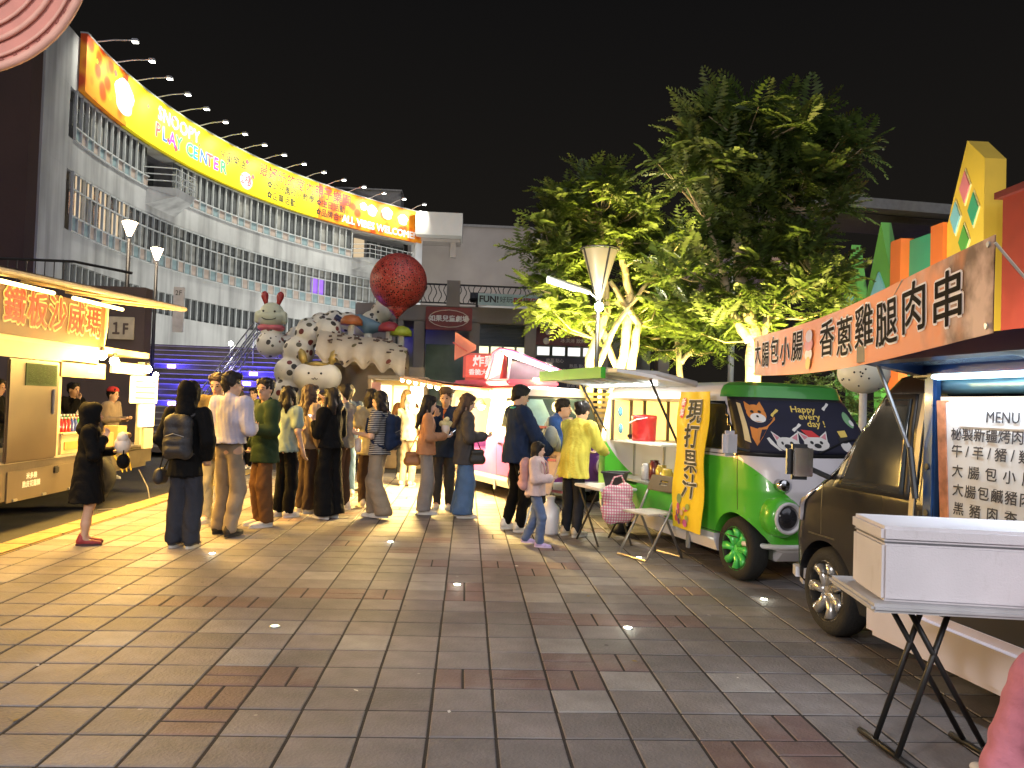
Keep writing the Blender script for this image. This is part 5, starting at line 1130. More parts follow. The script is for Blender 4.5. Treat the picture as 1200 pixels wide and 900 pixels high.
wd_ = thing('white_canister', 'white plastic canister on the ground behind the child', 'canister', (.98, 9.05, 0)); MB().lathe([(.10, 0), (.11, .02), (.11, .30), (.05, .36), (.05, .40), (.02, .40)], 18).build('body', WPAINT, wd_, True); MB().cyl((0, 0, .40), (0, 0, .43), .055, n=14).build('cap', WPAINT, wd_)
# warm slatted stall with bulbs behind the green van
ws = thing('slatted_screen', 'yellow slatted screen between the purple and green vans', 'screen', (1.75, 12.2, 0), R(-20))
for k in range(2):
    for q in range(17): MB().box((-.33 + k * .66, 0, .35 + q * .082), (.56, .03, .045)).build('slat', mat('slat_wood', (.48, .33, .10), .6), ws)
for x in (-.64, 0, .64): MB().box((x, .02, .92), (.05, .05, 1.84)).build('post', mat('slat_post', (.55, .38, .12), .6), ws)
lamp('screen_light', 'POINT', (0, -.5, 1.9), 22, (1, .75, .3), .1, ws); MB().tube([(-.7, -.3, 1.86), (.7, -.3, 1.86)], .02, 6).build('tube_lamp', glow('tube_warm', (1, .75, .3), 10), ws)
# ---------------------------------------------------------------- purple van
PPAINT = paint2('van_purple_white', (.17, .05, .30), (.72, .66, .64), .98, .12, .70, low2=(.40, .07, .24))
WS2 = mat('windscreen_blue', (.05, .08, .09), .08, 0, 3, .2, spec=.8)
a_ = R(-67)
pv, PS = retro_van('purple_van', 'purple and white retro van with a pink roof rack beyond the navy jacket', (.92, 12.95, 0), a_, PPAINT, (.55, .50, .45), (-1.4, .1, .70, 1.55), WS2, .28)
PVM = Matrix.Translation((.92, 12.95, 0)) @ Matrix.Rotation(a_, 4, 'Z')
PS.patch([(1.55, 1.14), (2.15, 1.14), (2.1, 1.55), (1.6, 1.55)], .015, 8, 8).build('folded_curtain', mat('curtain_blue', (.35, .60, .62), .6), pv)
RP = mat('rack_pink', (.70, .12, .28), .4, 0, 4, .06, coat=.3); RC = mat('rack_coral', (.65, .13, .11), .45, 0, 4, .06)
MB().box((-.3, -.25, 1.80), (2.2, .9, .10), bev=.03).build('roof_rack', RP, pv, True)
# light box with white floral rows on the van roof
lb = thing('roof_sign_box', 'red roof light box with pale lettering on the purple van', 'sign', PVM @ Vector((-.62, -.45, 1.86)), R(-8))
MB().box((0, .02, .22), (.74, .10, .46), bev=.04).build('frame', RC, lb, True); MB().box((0, -.045, .22), (.62, .02, .36), bev=.01).build('face', mat('sign_face_red', (.6, .06, .05), .5, 0, 14, .4, emit=(1, .10, .06), estr=.45), lb)
text('炸雞', .20, mat('sign_pinkwhite', (.85, .6, .6), .5, emit=(1, .6, .6), estr=.35, namt=0), lb, (0, -.058, .30), (R(90), 0, 0), bold=.006); text('香脆大雞排', .105, MATS['sign_pinkwhite'], lb, (0, -.058, .12), (R(90), 0, 0), bold=.003)
MB().prism([(-.52, .32), (-.52, .80), (-.16, .58), (-.16, .50)], -.02, .02).build('raised_lid', mat('lid_coral', (.62, .22, .14), .5), lb)
MB().tube([(-.55, -.05, .62), (-.30, -.05, .47)], .012, 6).build('lid_stay', RC, lb)
ob = thing('open_roof_box', 'pink framed open roof hatch with a bright white tube lamp', 'roof hatch', PVM @ Vector((.22, -.12, 1.86)), R(4))
MB().tube([(-.62, 0, 0), (-.52, 0, .42), (-.42, 0, .49), (-.2, 0, .46), (.62, .0, .16), (.64, .0, .10)], .026, 8).build('frame', RP, ob, True)
MB().prism([(-.60, .0), (-.50, .40), (-.34, .44), (-.40, .0)], .02, .05).build('side_leaf', HATW, ob); MB().prism([(-.34, .44), (.60, .14), (.60, .10), (-.30, .38)], .02, .05).build('top_leaf', HATW, ob)
MB().cyl((-.27, .0, .0), (-.24, .0, .36), .022, n=8).build('post', HATW, ob)
MB().tube([(-.36, -.04, .44), (.58, -.04, .13)], .03, 8).build('tube_lamp', glow('tube_bright', (1, .97, 1), 16), ob)
lamp('hatch_light', 'AREA', (.1, -.15, .25), 26, (1, .95, 1), .9, ob, (.1, -1.2, -.3), size_y=.06)
MB().box((.12, .10, .16), (.70, .02, .30)).build('grey_sheet', mat('sheet_grey', (.12, .12, .12), .6), ob)
# awning of the purple van with warm lamps
aw = thing('lit_awning', 'pinkish raised awning strung with warm lamps left of the purple van', 'awning', (0, 0, 0))
c_ = [PVM @ Vector(q) for q in ((.05, -.66, 1.70), (-1.65, -.66, 1.74))]; e0, e1 = at(540, 478, 12.0), at(450, 430, 13.0)
e0 = c_[0] + Vector((-.72, -.35, .04)); e1 = c_[1] + Vector((-.85, -.30, .16))
P = [[c_[0].lerp(c_[1], i / 8).lerp(e0.lerp(e1, i / 8), j / 6) for j in range(7)] for i in range(9)]
mb = MB(); mb.grid(P); mb.grid([[p + Vector((0, 0, .03)) for p in r_] for r_ in P]); mb.build('panel', mat('awning_pink', (.65, .36, .28), .6, 0, 3, .1), aw)
for k, (p, q) in enumerate(((e0, e1), (c_[0], e0), (c_[1], e1), (c_[0].lerp(c_[1], .5), e0.lerp(e1, .5)))):
    MB().tube([p + Vector((0, 0, -.03)), p.lerp(q, .5) + Vector((0, 0, -.035)), q + Vector((0, 0, -.03))], .024, 8).build('frame_bar', mat('awning_frame', (.6, .42, .3), .5), aw)
for k in range(7):
    p = e0.lerp(e1, k / 6) + Vector((.03, -.03, -.08)); MB().ball(p, .035).build('bulb', glow('bulb_warm', (1, .70, .26), 34), aw, True)
MB().tube([e0.lerp(e1, .1) + Vector((.05, -.04, -.05)), e0.lerp(e1, .95) + Vector((.05, -.04, -.05))], .014, 6).build('tube_lamp', glow('tube_warm', (1, .75, .3), 10), aw)
lamp('awning_light', 'AREA', (e0.lerp(e1, .5) + c_[0].lerp(c_[1], .5)) / 2 + Vector((-.1, -.15, -.16)), 560, (1, .66, .20), 1.3, aw, (e0 + e1) / 2 + Vector((-.5, -.7, -2)), size_y=.4)
bb_ = c_[0] + Vector((-.12, -.10, -.16)); MB().lathe([(.02, 0), (.08, -.10), (.085, -.11)], 16, bb_).build('lamp_shade', mat('shade_brass', (.5, .35, .12), .4), aw, True); MB().ball(bb_ + Vector((0, 0, -.12)), .06).build('bulb', glow('bulb_hot', (1, .80, .36), 70), aw, True)
lamp('corner_light', 'POINT', bb_ + Vector((-.40, -.45, -.10)), 330, (1, .68, .22), .08, aw)
# ---------------------------------------------------------------- dark grey van on the right (nose away from the camera)
DARK = mat('van_graphite', (.020, .020, .022), .14, .0, 3, .06, coat=.0, spec=.38)
NAVY = mat('van_navy', (.012, .022, .055), .3, .3, 6, .15, coat=.6)
DR = [(.22, -1.66, 1.60, .66, .14, .06, .05), (.32, -1.70, 1.72, .70, .16, .06, .06), (.60, -1.70, 1.76, .71, .18, .06, .07), (.86, -1.70, 1.72, .71, .18, .06, .07), (.98, -1.70, 1.50, .705, .18, .06, .06), (1.10, -1.69, 1.30, .69, .18, .06, .06), (1.40, -1.68, 1.02, .66, .16, .06, .05), (1.62, -1.66, .84, .62, .16, .08, .04), (1.70, -1.64, .76, .59, .16, .08, .03), (1.735, -1.55, .64, .52, .14, .08, .02), (1.75, -1.4, .5, .40, .1, .05, .02)]
dvr = R(90 + 6); DVM = Matrix.Translation((3.24, 4.04, 0)) @ Matrix.Rotation(dvr, 4, 'Z')
dv = thing('dark_van', 'dark grey sausage van with open side and menu board', 'van', (3.24, 4.04, 0), dvr); S = Shell(DR)
b = S.mesh().build('body', DARK, dv); cut(b, arches((-1.24, 1.22), .70, .29) + [MB().box((-.68, .34, 1.10), (1.72, .9, 1.0))]); auto(b, 40)
for x in (-1.24, 1.22):
    wheel(dv, (x, .61, .29), .29, (.62, .62, .62), 1, 7); wheel(dv, (x, -.61, .29), .29, (.62, .62, .62), -1, 7)
S.patch([(.38, .995), (1.14, .995), (.84, 1.60), (.42, 1.60)], .004, 16, 12, True, left=True).build('window_rubber', BLK, dv, True)
S.patch([(.43, 1.02), (1.07, 1.02), (.81, 1.57), (.46, 1.57)], .012, 16, 12, True, left=True).build('door_window', mat('cab_glass', (.05, .055, .055), .08, 0, 2, .4, spec=.5), dv, True)
S.patch([(1.10, 1.00), (3.90, 1.00), (3.85, 1.60), (1.15, 1.60)], .005, 24, 10).build('windscreen', GLASS, dv, True)
for x0, x1, z0, z1 in ((.29, .30, .40, 1.66), (1.26, 1.268, .66, 1.0), (.30, 1.26, .40, .408), (1.10, 1.42, .645, .655)):
    S.patch([(x0, z0), (x1, z0), (x1, z1), (x0, z1)], .0015, 6, 10, True, left=True).build('door_seam', BLK, dv)
S.patch([(.325, .40), (.365, .40), (.365, 1.60), (.325, 1.64)], .010, 4, 12, True, left=True).build('door_pillar', mat('pillar_pale', (.30, .27, .22), .4, .4), dv)
mb = MB(); mb.box((.46, .725, .82), (.13, .02, .10), bev=.02); mb.build('handle_recess', BLK, dv); MB().box((.46, .742, .83), (.10, .02, .028), bev=.008).build('door_handle', CHROME, dv)
mb = MB(); mb.box((1.30, .86, 1.14), (.10, .17, .24), (0, 0, R(-10)), .035); mr = mb.build('wing_mirror', BLK, dv, True); MB().tube([(1.20, .68, 1.04), (1.28, .80, 1.10)], .018, 6).build('mirror_arm', BLK, mr); MB().box((1.245, .86, 1.14), (.012, .13, .19), (0, 0, R(-10)), .01).build('mirror_glass', CHROME, mr)
S.patch([(1.52, .72), (1.70, .72), (1.62, .95), (1.50, .95)], .010, 8, 6, True, left=True).build('head_lamp', mat('lamp_clear', (.45, .40, .40), .1, .2, 9, .3, coat=.8), dv, True)
mb = MB(); mb.box((1.62, .62, .34), (.22, .14, .17), (0, 0, R(-20)), .05); mb.build('bumper_corner', WPAINT, dv, True)
# blue door post, white rocker panel, navy lower flap
MB().box((.215, .69, 1.10), (.09, .05, 1.18), bev=.012).build('blue_post', mat('post_blue', (.02, .06, .16), .3, .4, coat=.5), dv)
for z in (.72, .95, 1.2): MB().cyl((.215, .712, z), (.215, .722, z), .018, n=10).build('bolt', BLK, dv)
mb = MB(); mb.box((-.30, .735, .30), (1.95, .09, .26), bev=.07); mb.build('rocker_panel', mat('rocker_white', (.66, .63, .70), .4, 0, 4, .05), dv, True)
MB().box((-.62, .72, .52), (1.84, .03, .20), bev=.008).build('navy_flap', mat('flap_navy', (.012, .012, .020), .4), dv)
MB().box((-.60, -.02, 1.1), (1.8, .02, .95)).build('inner_wall', mat('inner_steel', (.20, .22, .25), .4, .4), dv)
# raised side door and its frame
RD = bpy.data.objects.new('raised_side_door', None); COL.objects.link(RD); RD.parent = dv
def rd(x, d, h): return Vector((x, .60 + d * .985, 1.72 + d * .17 + h))
def rbox(x0, x1, d0, d1, h0, h1): return MB().add([rd(x, d, h) for h in (h0, h1) for d in (d0, d1) for x in (x0, x1)], [(0, 2, 3, 1), (4, 5, 7, 6), (0, 1, 5, 4), (2, 6, 7, 3), (0, 4, 6, 2), (1, 3, 7, 5)])
BLUEF = mat('frame_blue', (.015, .035, .11), .3, .3, 5, .1, coat=.6)
rbox(-1.5, .40, 0, .40, .03, .05).build('panel', mat('door_inside', (.22, .25, .28), .4, .2, 3, .15), RD)
rbox(.33, .41, 0, .42, -.03, .06).build('front_frame', BLUEF, RD); rbox(-.72, -.64, 0, .42, -.03, .06).build('middle_frame', BLUEF, RD); rbox(-1.5, .41, .36, .43, -.03, .06).build('outer_frame', BLUEF, RD); rbox(-1.5, .41, -.03, .07, -.04, .05).build('hinge_rail', BLUEF, RD)
MB().tube([rd(.30, .02, -.08), rd(-1.5, .02, -.08)], .05, 10).build('light_gutter', mat('gutter_teal', (.10, .22, .28), .3, .5), RD, True)
MB().tube([rd(.20, .10, -.05), rd(-1.5, .10, -.05)], .016, 8).build('tube_lamp', glow('tube_cool', (.55, .85, 1.0), 4), RD)
lamp('door_light', 'AREA', rd(-.5, .24, -.08), 8, (.72, .84, 1), 1.4, dv, rd(-.5, .26, -1.2), size_y=.06)
MB().tube([rd(.36, .34, 0), Vector((.30, .76, 1.28)), Vector((.28, .74, 1.05))], [.011, .011, .018], 8).build('gas_strut', STEEL, RD); MB().tube([Vector((.30, .76, 1.30)), Vector((.26, .75, 1.02))], .017, 8).build('strut_barrel', BLK, RD)
rbox(-.64, .33, .10, .35, .018, .028).build('door_glass', mat('door_pane', (.10, .12, .14), .1, 0, 2, .3, coat=.5), RD)
# menu board
mn = thing('menu_board', 'white menu board with black characters inside the dark van', 'menu board', DVM @ Vector((-.44, .70, .0)), dvr)
MB().box((0, 0, 1.13), (1.02, .02, .84), (R(-3), 0, 0), .004).build('board', mat('menu_white', (.50, .50, .49), .6, 0, 3, .06), mn)
MB().box((.53, .0, 1.13), (.06, .035, .86), (R(-3), 0, 0)).build('wooden_edge', mat('edge_brick', (.35, .13, .06), .7, 0, 20, .4), mn)
MB().box((0, 0, 1.565), (1.12, .03, .03), (R(-3), 0, 0)).build('top_edge', mat('edge_tan', (.50, .38, .26), .7), mn)
MI = mat('menu_ink', (.02, .02, .025), .7, namt=0)
def mtx(s, size, x, z, sp=1., bold=.0012, m=MI): text(s, size, m, mn, (x, .0125 + (z - 1.13) * .052, z), (R(90 - 3), 0, R(180)), bold=bold, ext=.0005, align='LEFT', sp=sp)
mtx('MENU', .075, .22, 1.475, 1.05)
for i, (s, sp) in enumerate((('秘製新疆烤肉串', 1.0), ('牛 / 羊 / 豬 / 雞', 1.0), ('大 腸 包 小 腸', 1.15), ('大腸包鹹豬肉', 1.18), ('黑 豬 肉 香 腸', 1.15))):
    mtx(s, .080, .465, 1.385 - (0, .088, .190, .288, .383)[i], sp)
MB().box((-.02, .028, 1.425), (.84, .002, .004)).build('rule', mat('menu_rule', (.3, .25, .2), .7), mn)
for i in range(30):
    a, q = random.uniform(0, 6.28), random.random() ** .5; c = [(.40, .20, .12), (.55, .36, .25), (.5, .12, .06), (.25, .1, .05), (.3, .3, .1)][i % 5]; s_ = random.uniform(.02, .045)
    MB().lathe([(s_, 0), (s_ * .8, .0025), (.001, .003)], 10, axis='y').build('printed_meat', mat('meat%d' % (i % 5), c, .6), mn); COL.objects[-1].location = (-.34 + q * .15 * math.cos(a), .012 + (1.38 - 1.13) * .052, 1.38 + q * .15 * math.sin(a))
# ---------------------------------------------------------------- long printed banner
B0, B1 = Vector((1.93, 2.80, 1.785)), Vector((2.70, 7.35, 1.81)); BH = .365
lbn = thing('sausage_banner', 'long orange printed banner with outlined characters hung above the dark van', 'banner', (0, 0, 0))
bn_d = (B1 - B0); bn_l = bn_d.length; bn_u = bn_d.normalized(); bn_n = Vector((-bn_u.y, bn_u.x, 0)).normalized() * 1.0
if bn_n.x > 0: bn_n = -bn_n
def bnp(x, y, d=0.):
    """x from the far end 0..length, y 0..height"""
    p = B1 - bn_u * x; sag = -.05 * math.sin(math.pi * x / bn_l); return p + Vector((0, 0, y + sag)) + bn_n * (d + 0.012 * math.sin(x * 1.7 + y * 2))
P = [[bnp(bn_l * i / 90, BH * j / 8) for j in range(9)] for i in range(91)]
BM = mat('banner_orange', (.80, .25, .075), .6, 0, 1.6, .1); nt = BM.node_tree; N = nt.nodes; L = nt.links; b = N['Principled BSDF']
g = N.new('ShaderNodeNewGeometry'); n1 = N.new('ShaderNodeTexNoise'); n1.inputs['Scale'].default_value = 6; n1.inputs['Detail'].default_value = 8; L.new(g.outputs['Position'], n1.inputs['Vector'])
cr = N.new('ShaderNodeValToRGB'); cr.color_ramp.elements[0].position = .38; cr.color_ramp.elements[0].color = (.10, .03, .015, 1); cr.color_ramp.elements[1].position = .62; cr.color_ramp.elements[1].color = (.62, .40, .32, 1); L.new(n1.outputs['Fac'], cr.inputs[0])
sp = N.new('ShaderNodeSeparateXYZ'); L.new(g.outputs['Position'], sp.inputs[0]); mr = N.new('ShaderNodeMapRange'); mr.inputs[1].default_value = 3.50; mr.inputs[2].default_value = 3.05
ad = N.new('ShaderNodeMath'); ad.operation = 'ADD'; n2 = N.new('ShaderNodeTexNoise'); n2.inputs['Scale'].default_value = 5; L.new(g.outputs['Position'], n2.inputs['Vector']); L.new(sp.outputs[1], ad.inputs[0]); sb_ = N.new('ShaderNodeMath'); sb_.operation = 'MULTIPLY_ADD'; sb_.inputs[1].default_value = 1.2; sb_.inputs[2].default_value = -.6; L.new(n2.outputs['Fac'], sb_.inputs[0]); L.new(sb_.outputs[0], ad.inputs[1]); L.new(ad.outputs[0], mr.inputs[0])
src = b.inputs['Base Color'].links[0].from_socket; mx = N.new('ShaderNodeMix'); mx.data_type = 'RGBA'; L.new(mr.outputs[0], mx.inputs[0]); L.new(src, mx.inputs[6]); L.new(cr.outputs[0], mx.inputs[7])
m5 = N.new('ShaderNodeMapRange'); m5.inputs[1].default_value = 6.2; m5.inputs[2].default_value = 7.4; m5.inputs[4].default_value = .75; L.new(ad.outputs[0], m5.inputs[0]); m6 = N.new('ShaderNodeMix'); m6.data_type = 'RGBA'; L.new(m5.outputs[0], m6.inputs[0]); L.new(mx.outputs[2], m6.inputs[6]); m6.inputs[7].default_value = (.72, .52, .30, 1); L.new(m6.outputs[2], b.inputs['Base Color'])
mb = MB(); mb.grid(P); mb.grid([[p - bn_n * .004 for p in r_] for r_ in P]); mb.build('cloth', BM, lbn, True)
BI = mat('banner_brown', (.012, .008, .006), .8, namt=0, spec=.05); BWH = mat('banner_pale', (.80, .74, .78), .6, namt=0)
def bnt(s, x0, size, sx, sp=1.):
    for k, ch in enumerate(s):
        xc = x0 + k * sp; tl = (-1) ** k * .012
        text(ch, size, BWH, lbn, fn=lambda x, y, d, xc=xc: bnp(xc + x * sx, BH * .5 + tl + y, .0015 + d), bold=.013, ext=.0006); text(ch, size, BI, lbn, fn=lambda x, y, d, xc=xc: bnp(xc + x * sx, BH * .5 + tl + y, .0042 + d), bold=.003, ext=.0006)
bnt('大腸包小腸', .20, .235, 1.35, .36); bnt('香蔥雞腿肉串', 2.38, .250, 1.35, .37)
# small mascot-like sausage emblem simplified to a skewer mark
for k in range(4):
    q = [(.075, .13), (.085, .20), (.07, .26), (.05, .07)][k]; MB().add([bnp(1.97 + q[0] * 1.25 * math.cos(t * .5236), q[1] + .045 * math.sin(t * .5236), .009 + k * .0005) for t in range(12)], [tuple(range(12))]).build('sausage_emblem', (BWH, mat('emblem_pink', (.7, .22, .25), .6), mat('emblem_lilac', (.6, .5, .68), .6), mat('emblem_yellow', (.75, .5, .05), .6))[k], lbn)
for x, y in ((.02, BH - .02), (.02, .02), (bn_l - .03, BH - .03), (bn_l - .03, .03)): MB().tube([bnp(x, y, .006), bnp(x, y, .012)], .012, 8).build('eyelet', STEEL, lbn)
MB().tube([bnp(0, BH - .02), bnp(0, BH - .02).lerp(Vector((b2.x, b2.y - .12, 2.5)), .5) - Vector((0, 0, .08)), Vector((b2.x, b2.y - .13, 2.5))], .006, 5).build('rope', mat('rope', (.4, .35, .28), .9), lbn)
MB().tube([bnp(bn_l, BH - .03), DVM @ rd(-1.0, .40, 0)], .006, 5).build('rope', MATS['rope'], lbn); MB().tube([bnp(bn_l - .9, BH), DVM @ rd(.38, .40, .03)], .005, 5).build('rope', MATS['rope'], lbn)
# ---------------------------------------------------------------- folding table with foam box
ft = thing('folding_table', 'grey topped folding table with crossed black legs in the right foreground', 'table', (2.06, 3.20, 0), 0)
TT = mat('table_top', (.40, .39, .40), .5, 0, 8, .1, .1, 60); mb = MB(); mb.box((0, 0, .722), (.88, .54, .034), (0, 0, R(-8)), .012); mb.build('top', TT, ft, True)
LG_ = mat('leg_black', (.02, .02, .02), .45, .3)
for y in (.10, .28):
    MB().tube([(-.19, y, .02), (.02, y - .04, .70)], .0125, 8).build('leg', LG_, ft, True); MB().tube([(.22, y, .02), (-.20, y - .04, .70)], .0125, 8).build('leg', LG_, ft, True)
MB().tube([(-.20, .40, .015), (-.17, -.02, .015)], .014, 8).build('foot_bar', LG_, ft, True); MB().tube([(.21, .36, .015), (.24, .04, .015)], .014, 8).build('foot_bar', LG_, ft, True)
fx = thing('foam_box', 'white polystyrene cool box with lid on the folding table', 'cool box', (2.045, 3.16, .740), R(-10))
FM = mat('foam_white', (.58, .55, .58), .75, 0, 2.2, .10, .15, 160); nt = FM.node_tree; N = nt.nodes; L = nt.links; b = N['Principled BSDF']; tc = N.new('ShaderNodeTexCoord')
mp = N.new('ShaderNodeMapping'); mp.inputs['Scale'].default_value = (3, 3, 1.2); L.new(tc.outputs['Object'], mp.inputs[0]); nz = N.new('ShaderNodeTexNoise'); nz.inputs['Scale'].default_value = 4; nz.inputs['Detail'].default_value = 9; nz.inputs['Roughness'].default_value = .7; L.new(mp.outputs[0], nz.inputs['Vector'])
mr = N.new('ShaderNodeMapRange'); mr.inputs[1].default_value = .56; mr.inputs[2].default_value = .80; mr.inputs[4].default_value = .55; L.new(nz.outputs['Fac'], mr.inputs[0]); mx = N.new('ShaderNodeMix'); mx.data_type = 'RGBA'; L.new(mr.outputs[0], mx.inputs[0]); L.new(b.inputs['Base Color'].links[0].from_socket, mx.inputs[6]); mx.inputs[7].default_value = (.34, .31, .30, 1); L.new(mx.outputs[2], b.inputs['Base Color'])
mb = MB(); mb.box((0, 0, .115), (.74, .38, .23), bev=.012); mb.build('box', FM, fx, True); mb = MB(); mb.box((0, 0, .264), (.750, .390, .062), bev=.013); mb.build('lid', FM, fx, True)
MB().box((0, 0, .2315), (.730, .37, .006)).build('lid_gap', mat('gap_dark', (.12, .12, .13), .8), fx)
# stool under the person in pink
so_ = thing('stool', 'low round stool under the person in pink trousers', 'stool', (2.42, 2.50, 0)); MB().lathe([(.15, .40), (.16, .42), (.155, .44), (.01, .45)], 20).build('seat', BLK, so_, True)
for k in range(4): a = k * 1.571 + .5; MB().tube([(.16 * math.cos(a), .16 * math.sin(a), 0), (.11 * math.cos(a), .11 * math.sin(a), .41)], .013, 6).build('leg', STEEL, so_)
# ---------------------------------------------------------------- shawarma truck on the left (service side faces +X)
tk = thing('shawarma_truck', 'silver shawarma food truck glowing with warm lamps at the left', 'food truck', (-4.95, 0, 0))
SV = mat('truck_silver', (.17, .14, .10), .38, .4, 3, .15, .12, 14); CRM = mat('truck_cream', (.70, .58, .36), .5, 0, 3, .1)
# lower flank in panels (x<0 is inside)
MB().box((-.85, 8.75, .44), (1.70, 4.2, .44), bev=.02).build('lower_body', SV, tk)
MB().box((-.85, 11.9, .49), (1.66, 2.0, .36), bev=.08).build('cab_flank', SV, tk, True)
MB().box((-.85, 9.7, .655), (1.74, 6.2, .03), bev=.006).build('counter', mat('counter_edge', (.5, .45, .35), .4, .5), tk)
hp = MB().box((.008, 9.60, .385), (.012, 1.50, .34), bev=.004).build('storage_hatch', mat('hatch_silver', (.19, .155, .11), .35, .4, 3, .1), tk)
for y in (9.0, 9.6, 10.2): MB().box((.02, y, .235), (.02, .09, .03), bev=.005).build('hinge', STEEL, hp)
MB().box((.02, 9.85, .50), (.03, .12, .09), bev=.02).build('latch', BLK, hp)
text('米多樂', .075, WHT, tk, (.018, 9.32, .475), (R(90), 0, R(90)), bold=.003); text('脆皮花蓮粿', .075, WHT, tk, (.018, 9.32, .385), (R(90), 0, R(90)), bold=.003)
# gold swoosh stripes on the far flank
for k in range(3):
    pts = [(11.25 + .28 * k + .55 * t * (1 - .25 * k), .655 - .36 * t ** 1.6) for t in np.linspace(0, 1, 9)]
    mb = MB(); mb.grid([[(-.012, y - .05 * (1 - .8 * i / 8), z), (-.012, y + .05 * (1 - .8 * i / 8), z)] for i, (y, z) in enumerate(pts)]); mb.grid([[(-.022, y - .05 * (1 - .8 * i / 8), z), (-.022, y + .05 * (1 - .8 * i / 8), z)] for i, (y, z) in enumerate(pts)]); mb.build('gold_stripe', mat('stripe_gold', (.75, .50, .05), .4), tk)
for y in (7.6, 11.05, ): wheel(tk, (-.10, y, .30), .30, (.4, .38, .34), 1, 6)
MB().lathe([(.36, 0), (.38, .02), (.36, .04)], 30, (-.02, 11.05, .30), 'x').build('wheel_arch', BLK, tk, True)
# uprights, roof, far wall pieces
for y, zt in ((6.8, 2.05), (9.9, 1.90), (12.35, 1.92)): MB().box((-.04, y, (.66 + zt) / 2), (.07, .08, zt - .66)).build('upright', CRM, tk)
for y in (6.8, 9.0, 12.35): MB().box((-1.62, y, 1.3), (.07, .10, 1.3)).build('upright', CRM, tk)
MB().box((-.85, 9.55, 2.02), (1.8, 5.7, .08)).build('roof', CRM, tk)
MB().box((.02, 8.65, 1.90), (.05, 4.2, .20)).build('header_beam', mat('header_white', (.55, .45, .26), .5), tk)
MB().box((.03, 10.4, 1.725), (.03, 1.15, .20)).build('menu_strip', mat('strip_orange', (.62, .36, .12), .5, 0, 4, .2), tk); text('加/辣醬', .11, mat('strip_text', (.75, .6, .4), .6), tk, (.05, 10.65, 1.73), (R(90), 0, R(90)))
MB().box((.03, 11.75, 1.80), (.03, 1.15, .16)).build('menu_strip', mat('strip_tan', (.55, .42, .22), .5), tk)
MB().box((-1.60, 7.9, 1.34), (.04, 2.2, 1.3)).build('far_wall', mat('far_wall', (.35, .24, .12), .6, 0, 2, .2), tk)
MB().box((-1.62, 10.9, 1.45), (.04, .62, .62)).build('teal_panel', mat('panel_aqua', (.08, .42, .45), .5), tk)
# front silver door panel with artificial grass
dp = MB().box((.035, 9.25, 1.22), (.04, 1.05, 1.14), bev=.02).build('steel_door', mat('door_bronze', (.11, .08, .05), .38, .3, 2, .15), tk)
MB().box((.07, 9.62, 1.32), (.03, .02, .30), bev=.008).build('door_pull', STEEL, dp)
r = random.Random(8); gv_, gf_ = [], []
for i in range(1500):
    y, z = 9.05 + r.random() * .62, 1.52 + r.random() * .21; b_ = len(gv_); gv_ += [(.055, y, z), (.055, y + .006, z), (.055 + r.uniform(.02, .04), y + r.uniform(-.015, .015), z + r.uniform(-.02, .02))]; gf_.append((b_, b_ + 1, b_ + 2))
MB().add(gv_, gf_).build('grass_mat', mat('fake_grass', (.03, .10, .015), .7, island=.4), dp, kind='stuff', fix=False)
MB().box((.058, 9.36, 1.625), (.012, .66, .25)).build('grass_backing', mat('grass_back', (.02, .06, .012), .8), dp)
# sign on the raised board, awning
tsn = thing('shawarma_sign', 'orange sign with big red outlined shawarma characters on the food truck', 'sign', (-4.86, 8.95, 2.30), 0)
MB().box((0, 0, 0), (.05, 3.6, .54), bev=.01).build('board', mat('sign_orange', (.11, .035, .01), .55, 0, 3, .3), tsn)
for i, ch in enumerate('鐵板沙威瑪'):
    y = -.30 + i * .44
    text(ch, .42, mat('sign_gold', (.80, .68, .34), .5, namt=0), tsn, (.028, y, .02), (R(90), 0, R(90)), bold=.028, ext=.002); text(ch, .42, mat('sign_deep_red', (.55, .012, .006), .5, namt=0), tsn, (.036, y, .02), (R(90), 0, R(90)), bold=.008, ext=.002)
awn = thing('truck_awning', 'cream raised awning with glowing tube lamps over the shawarma truck', 'awning', (0, 0, 0))
A_, B_, C_, D_ = Vector((-4.92, 6.6, 2.62)), Vector((-4.92, 10.9, 2.68)), Vector((-3.98, 11.25, 2.64)), Vector((-4.05, 6.6, 2.46))
mb = MB(); mb.grid([[A_.lerp(B_, i / 10).lerp(D_.lerp(C_, i / 10), j / 4) for j in range(5)] for i in range(11)]); mb.grid([[A_.lerp(B_, i / 10).lerp(D_.lerp(C_, i / 10), j / 4) + Vector((0, 0, .035)) for j in range(5)] for i in range(11)]); mb.build('panel', CRM, awn)
MB().tube([D_, C_], .028, 8).build('outer_rail', mat('rail_cream', (.62, .50, .32), .5), awn); MB().tube([B_, C_], .022, 8).build('end_rail', MATS['rail_cream'], awn)
WG = glow('tube_gold', (1, .74, .26), 5)
for (p, q) in ((Vector((-4.62, 7.2, 2.50)), Vector((-4.62, 9.0, 2.53))), (Vector((-4.60, 9.4, 2.53)), Vector((-4.60, 10.7, 2.55)))): MB().tube([p, q], .022, 8).build('tube_lamp', WG, awn)
for q in range(5): 
    y = 7.0 + q * .95; MB().tube([A_.lerp(B_, (y - 6.6) / 4.3) + Vector((0, 0, -.02)), D_.lerp(C_, (y - 6.6) / 4.3) + Vector((0, 0, -.02))], .014, 6).build('rib', MATS['rail_cream'], awn)
MB().tube([(-4.88, 10.75, 1.95), (-4.86, 10.82, 2.3), B_ + Vector((.05, -.05, -.05))], .03, 8).build('post', CRM, awn)
lamp('awning_light', 'AREA', (-4.12, 8.6, 2.40), 130, (1, .55, .10), 3.0, awn, (-2.7, 8.2, 0), size_y=.3, spread=140)
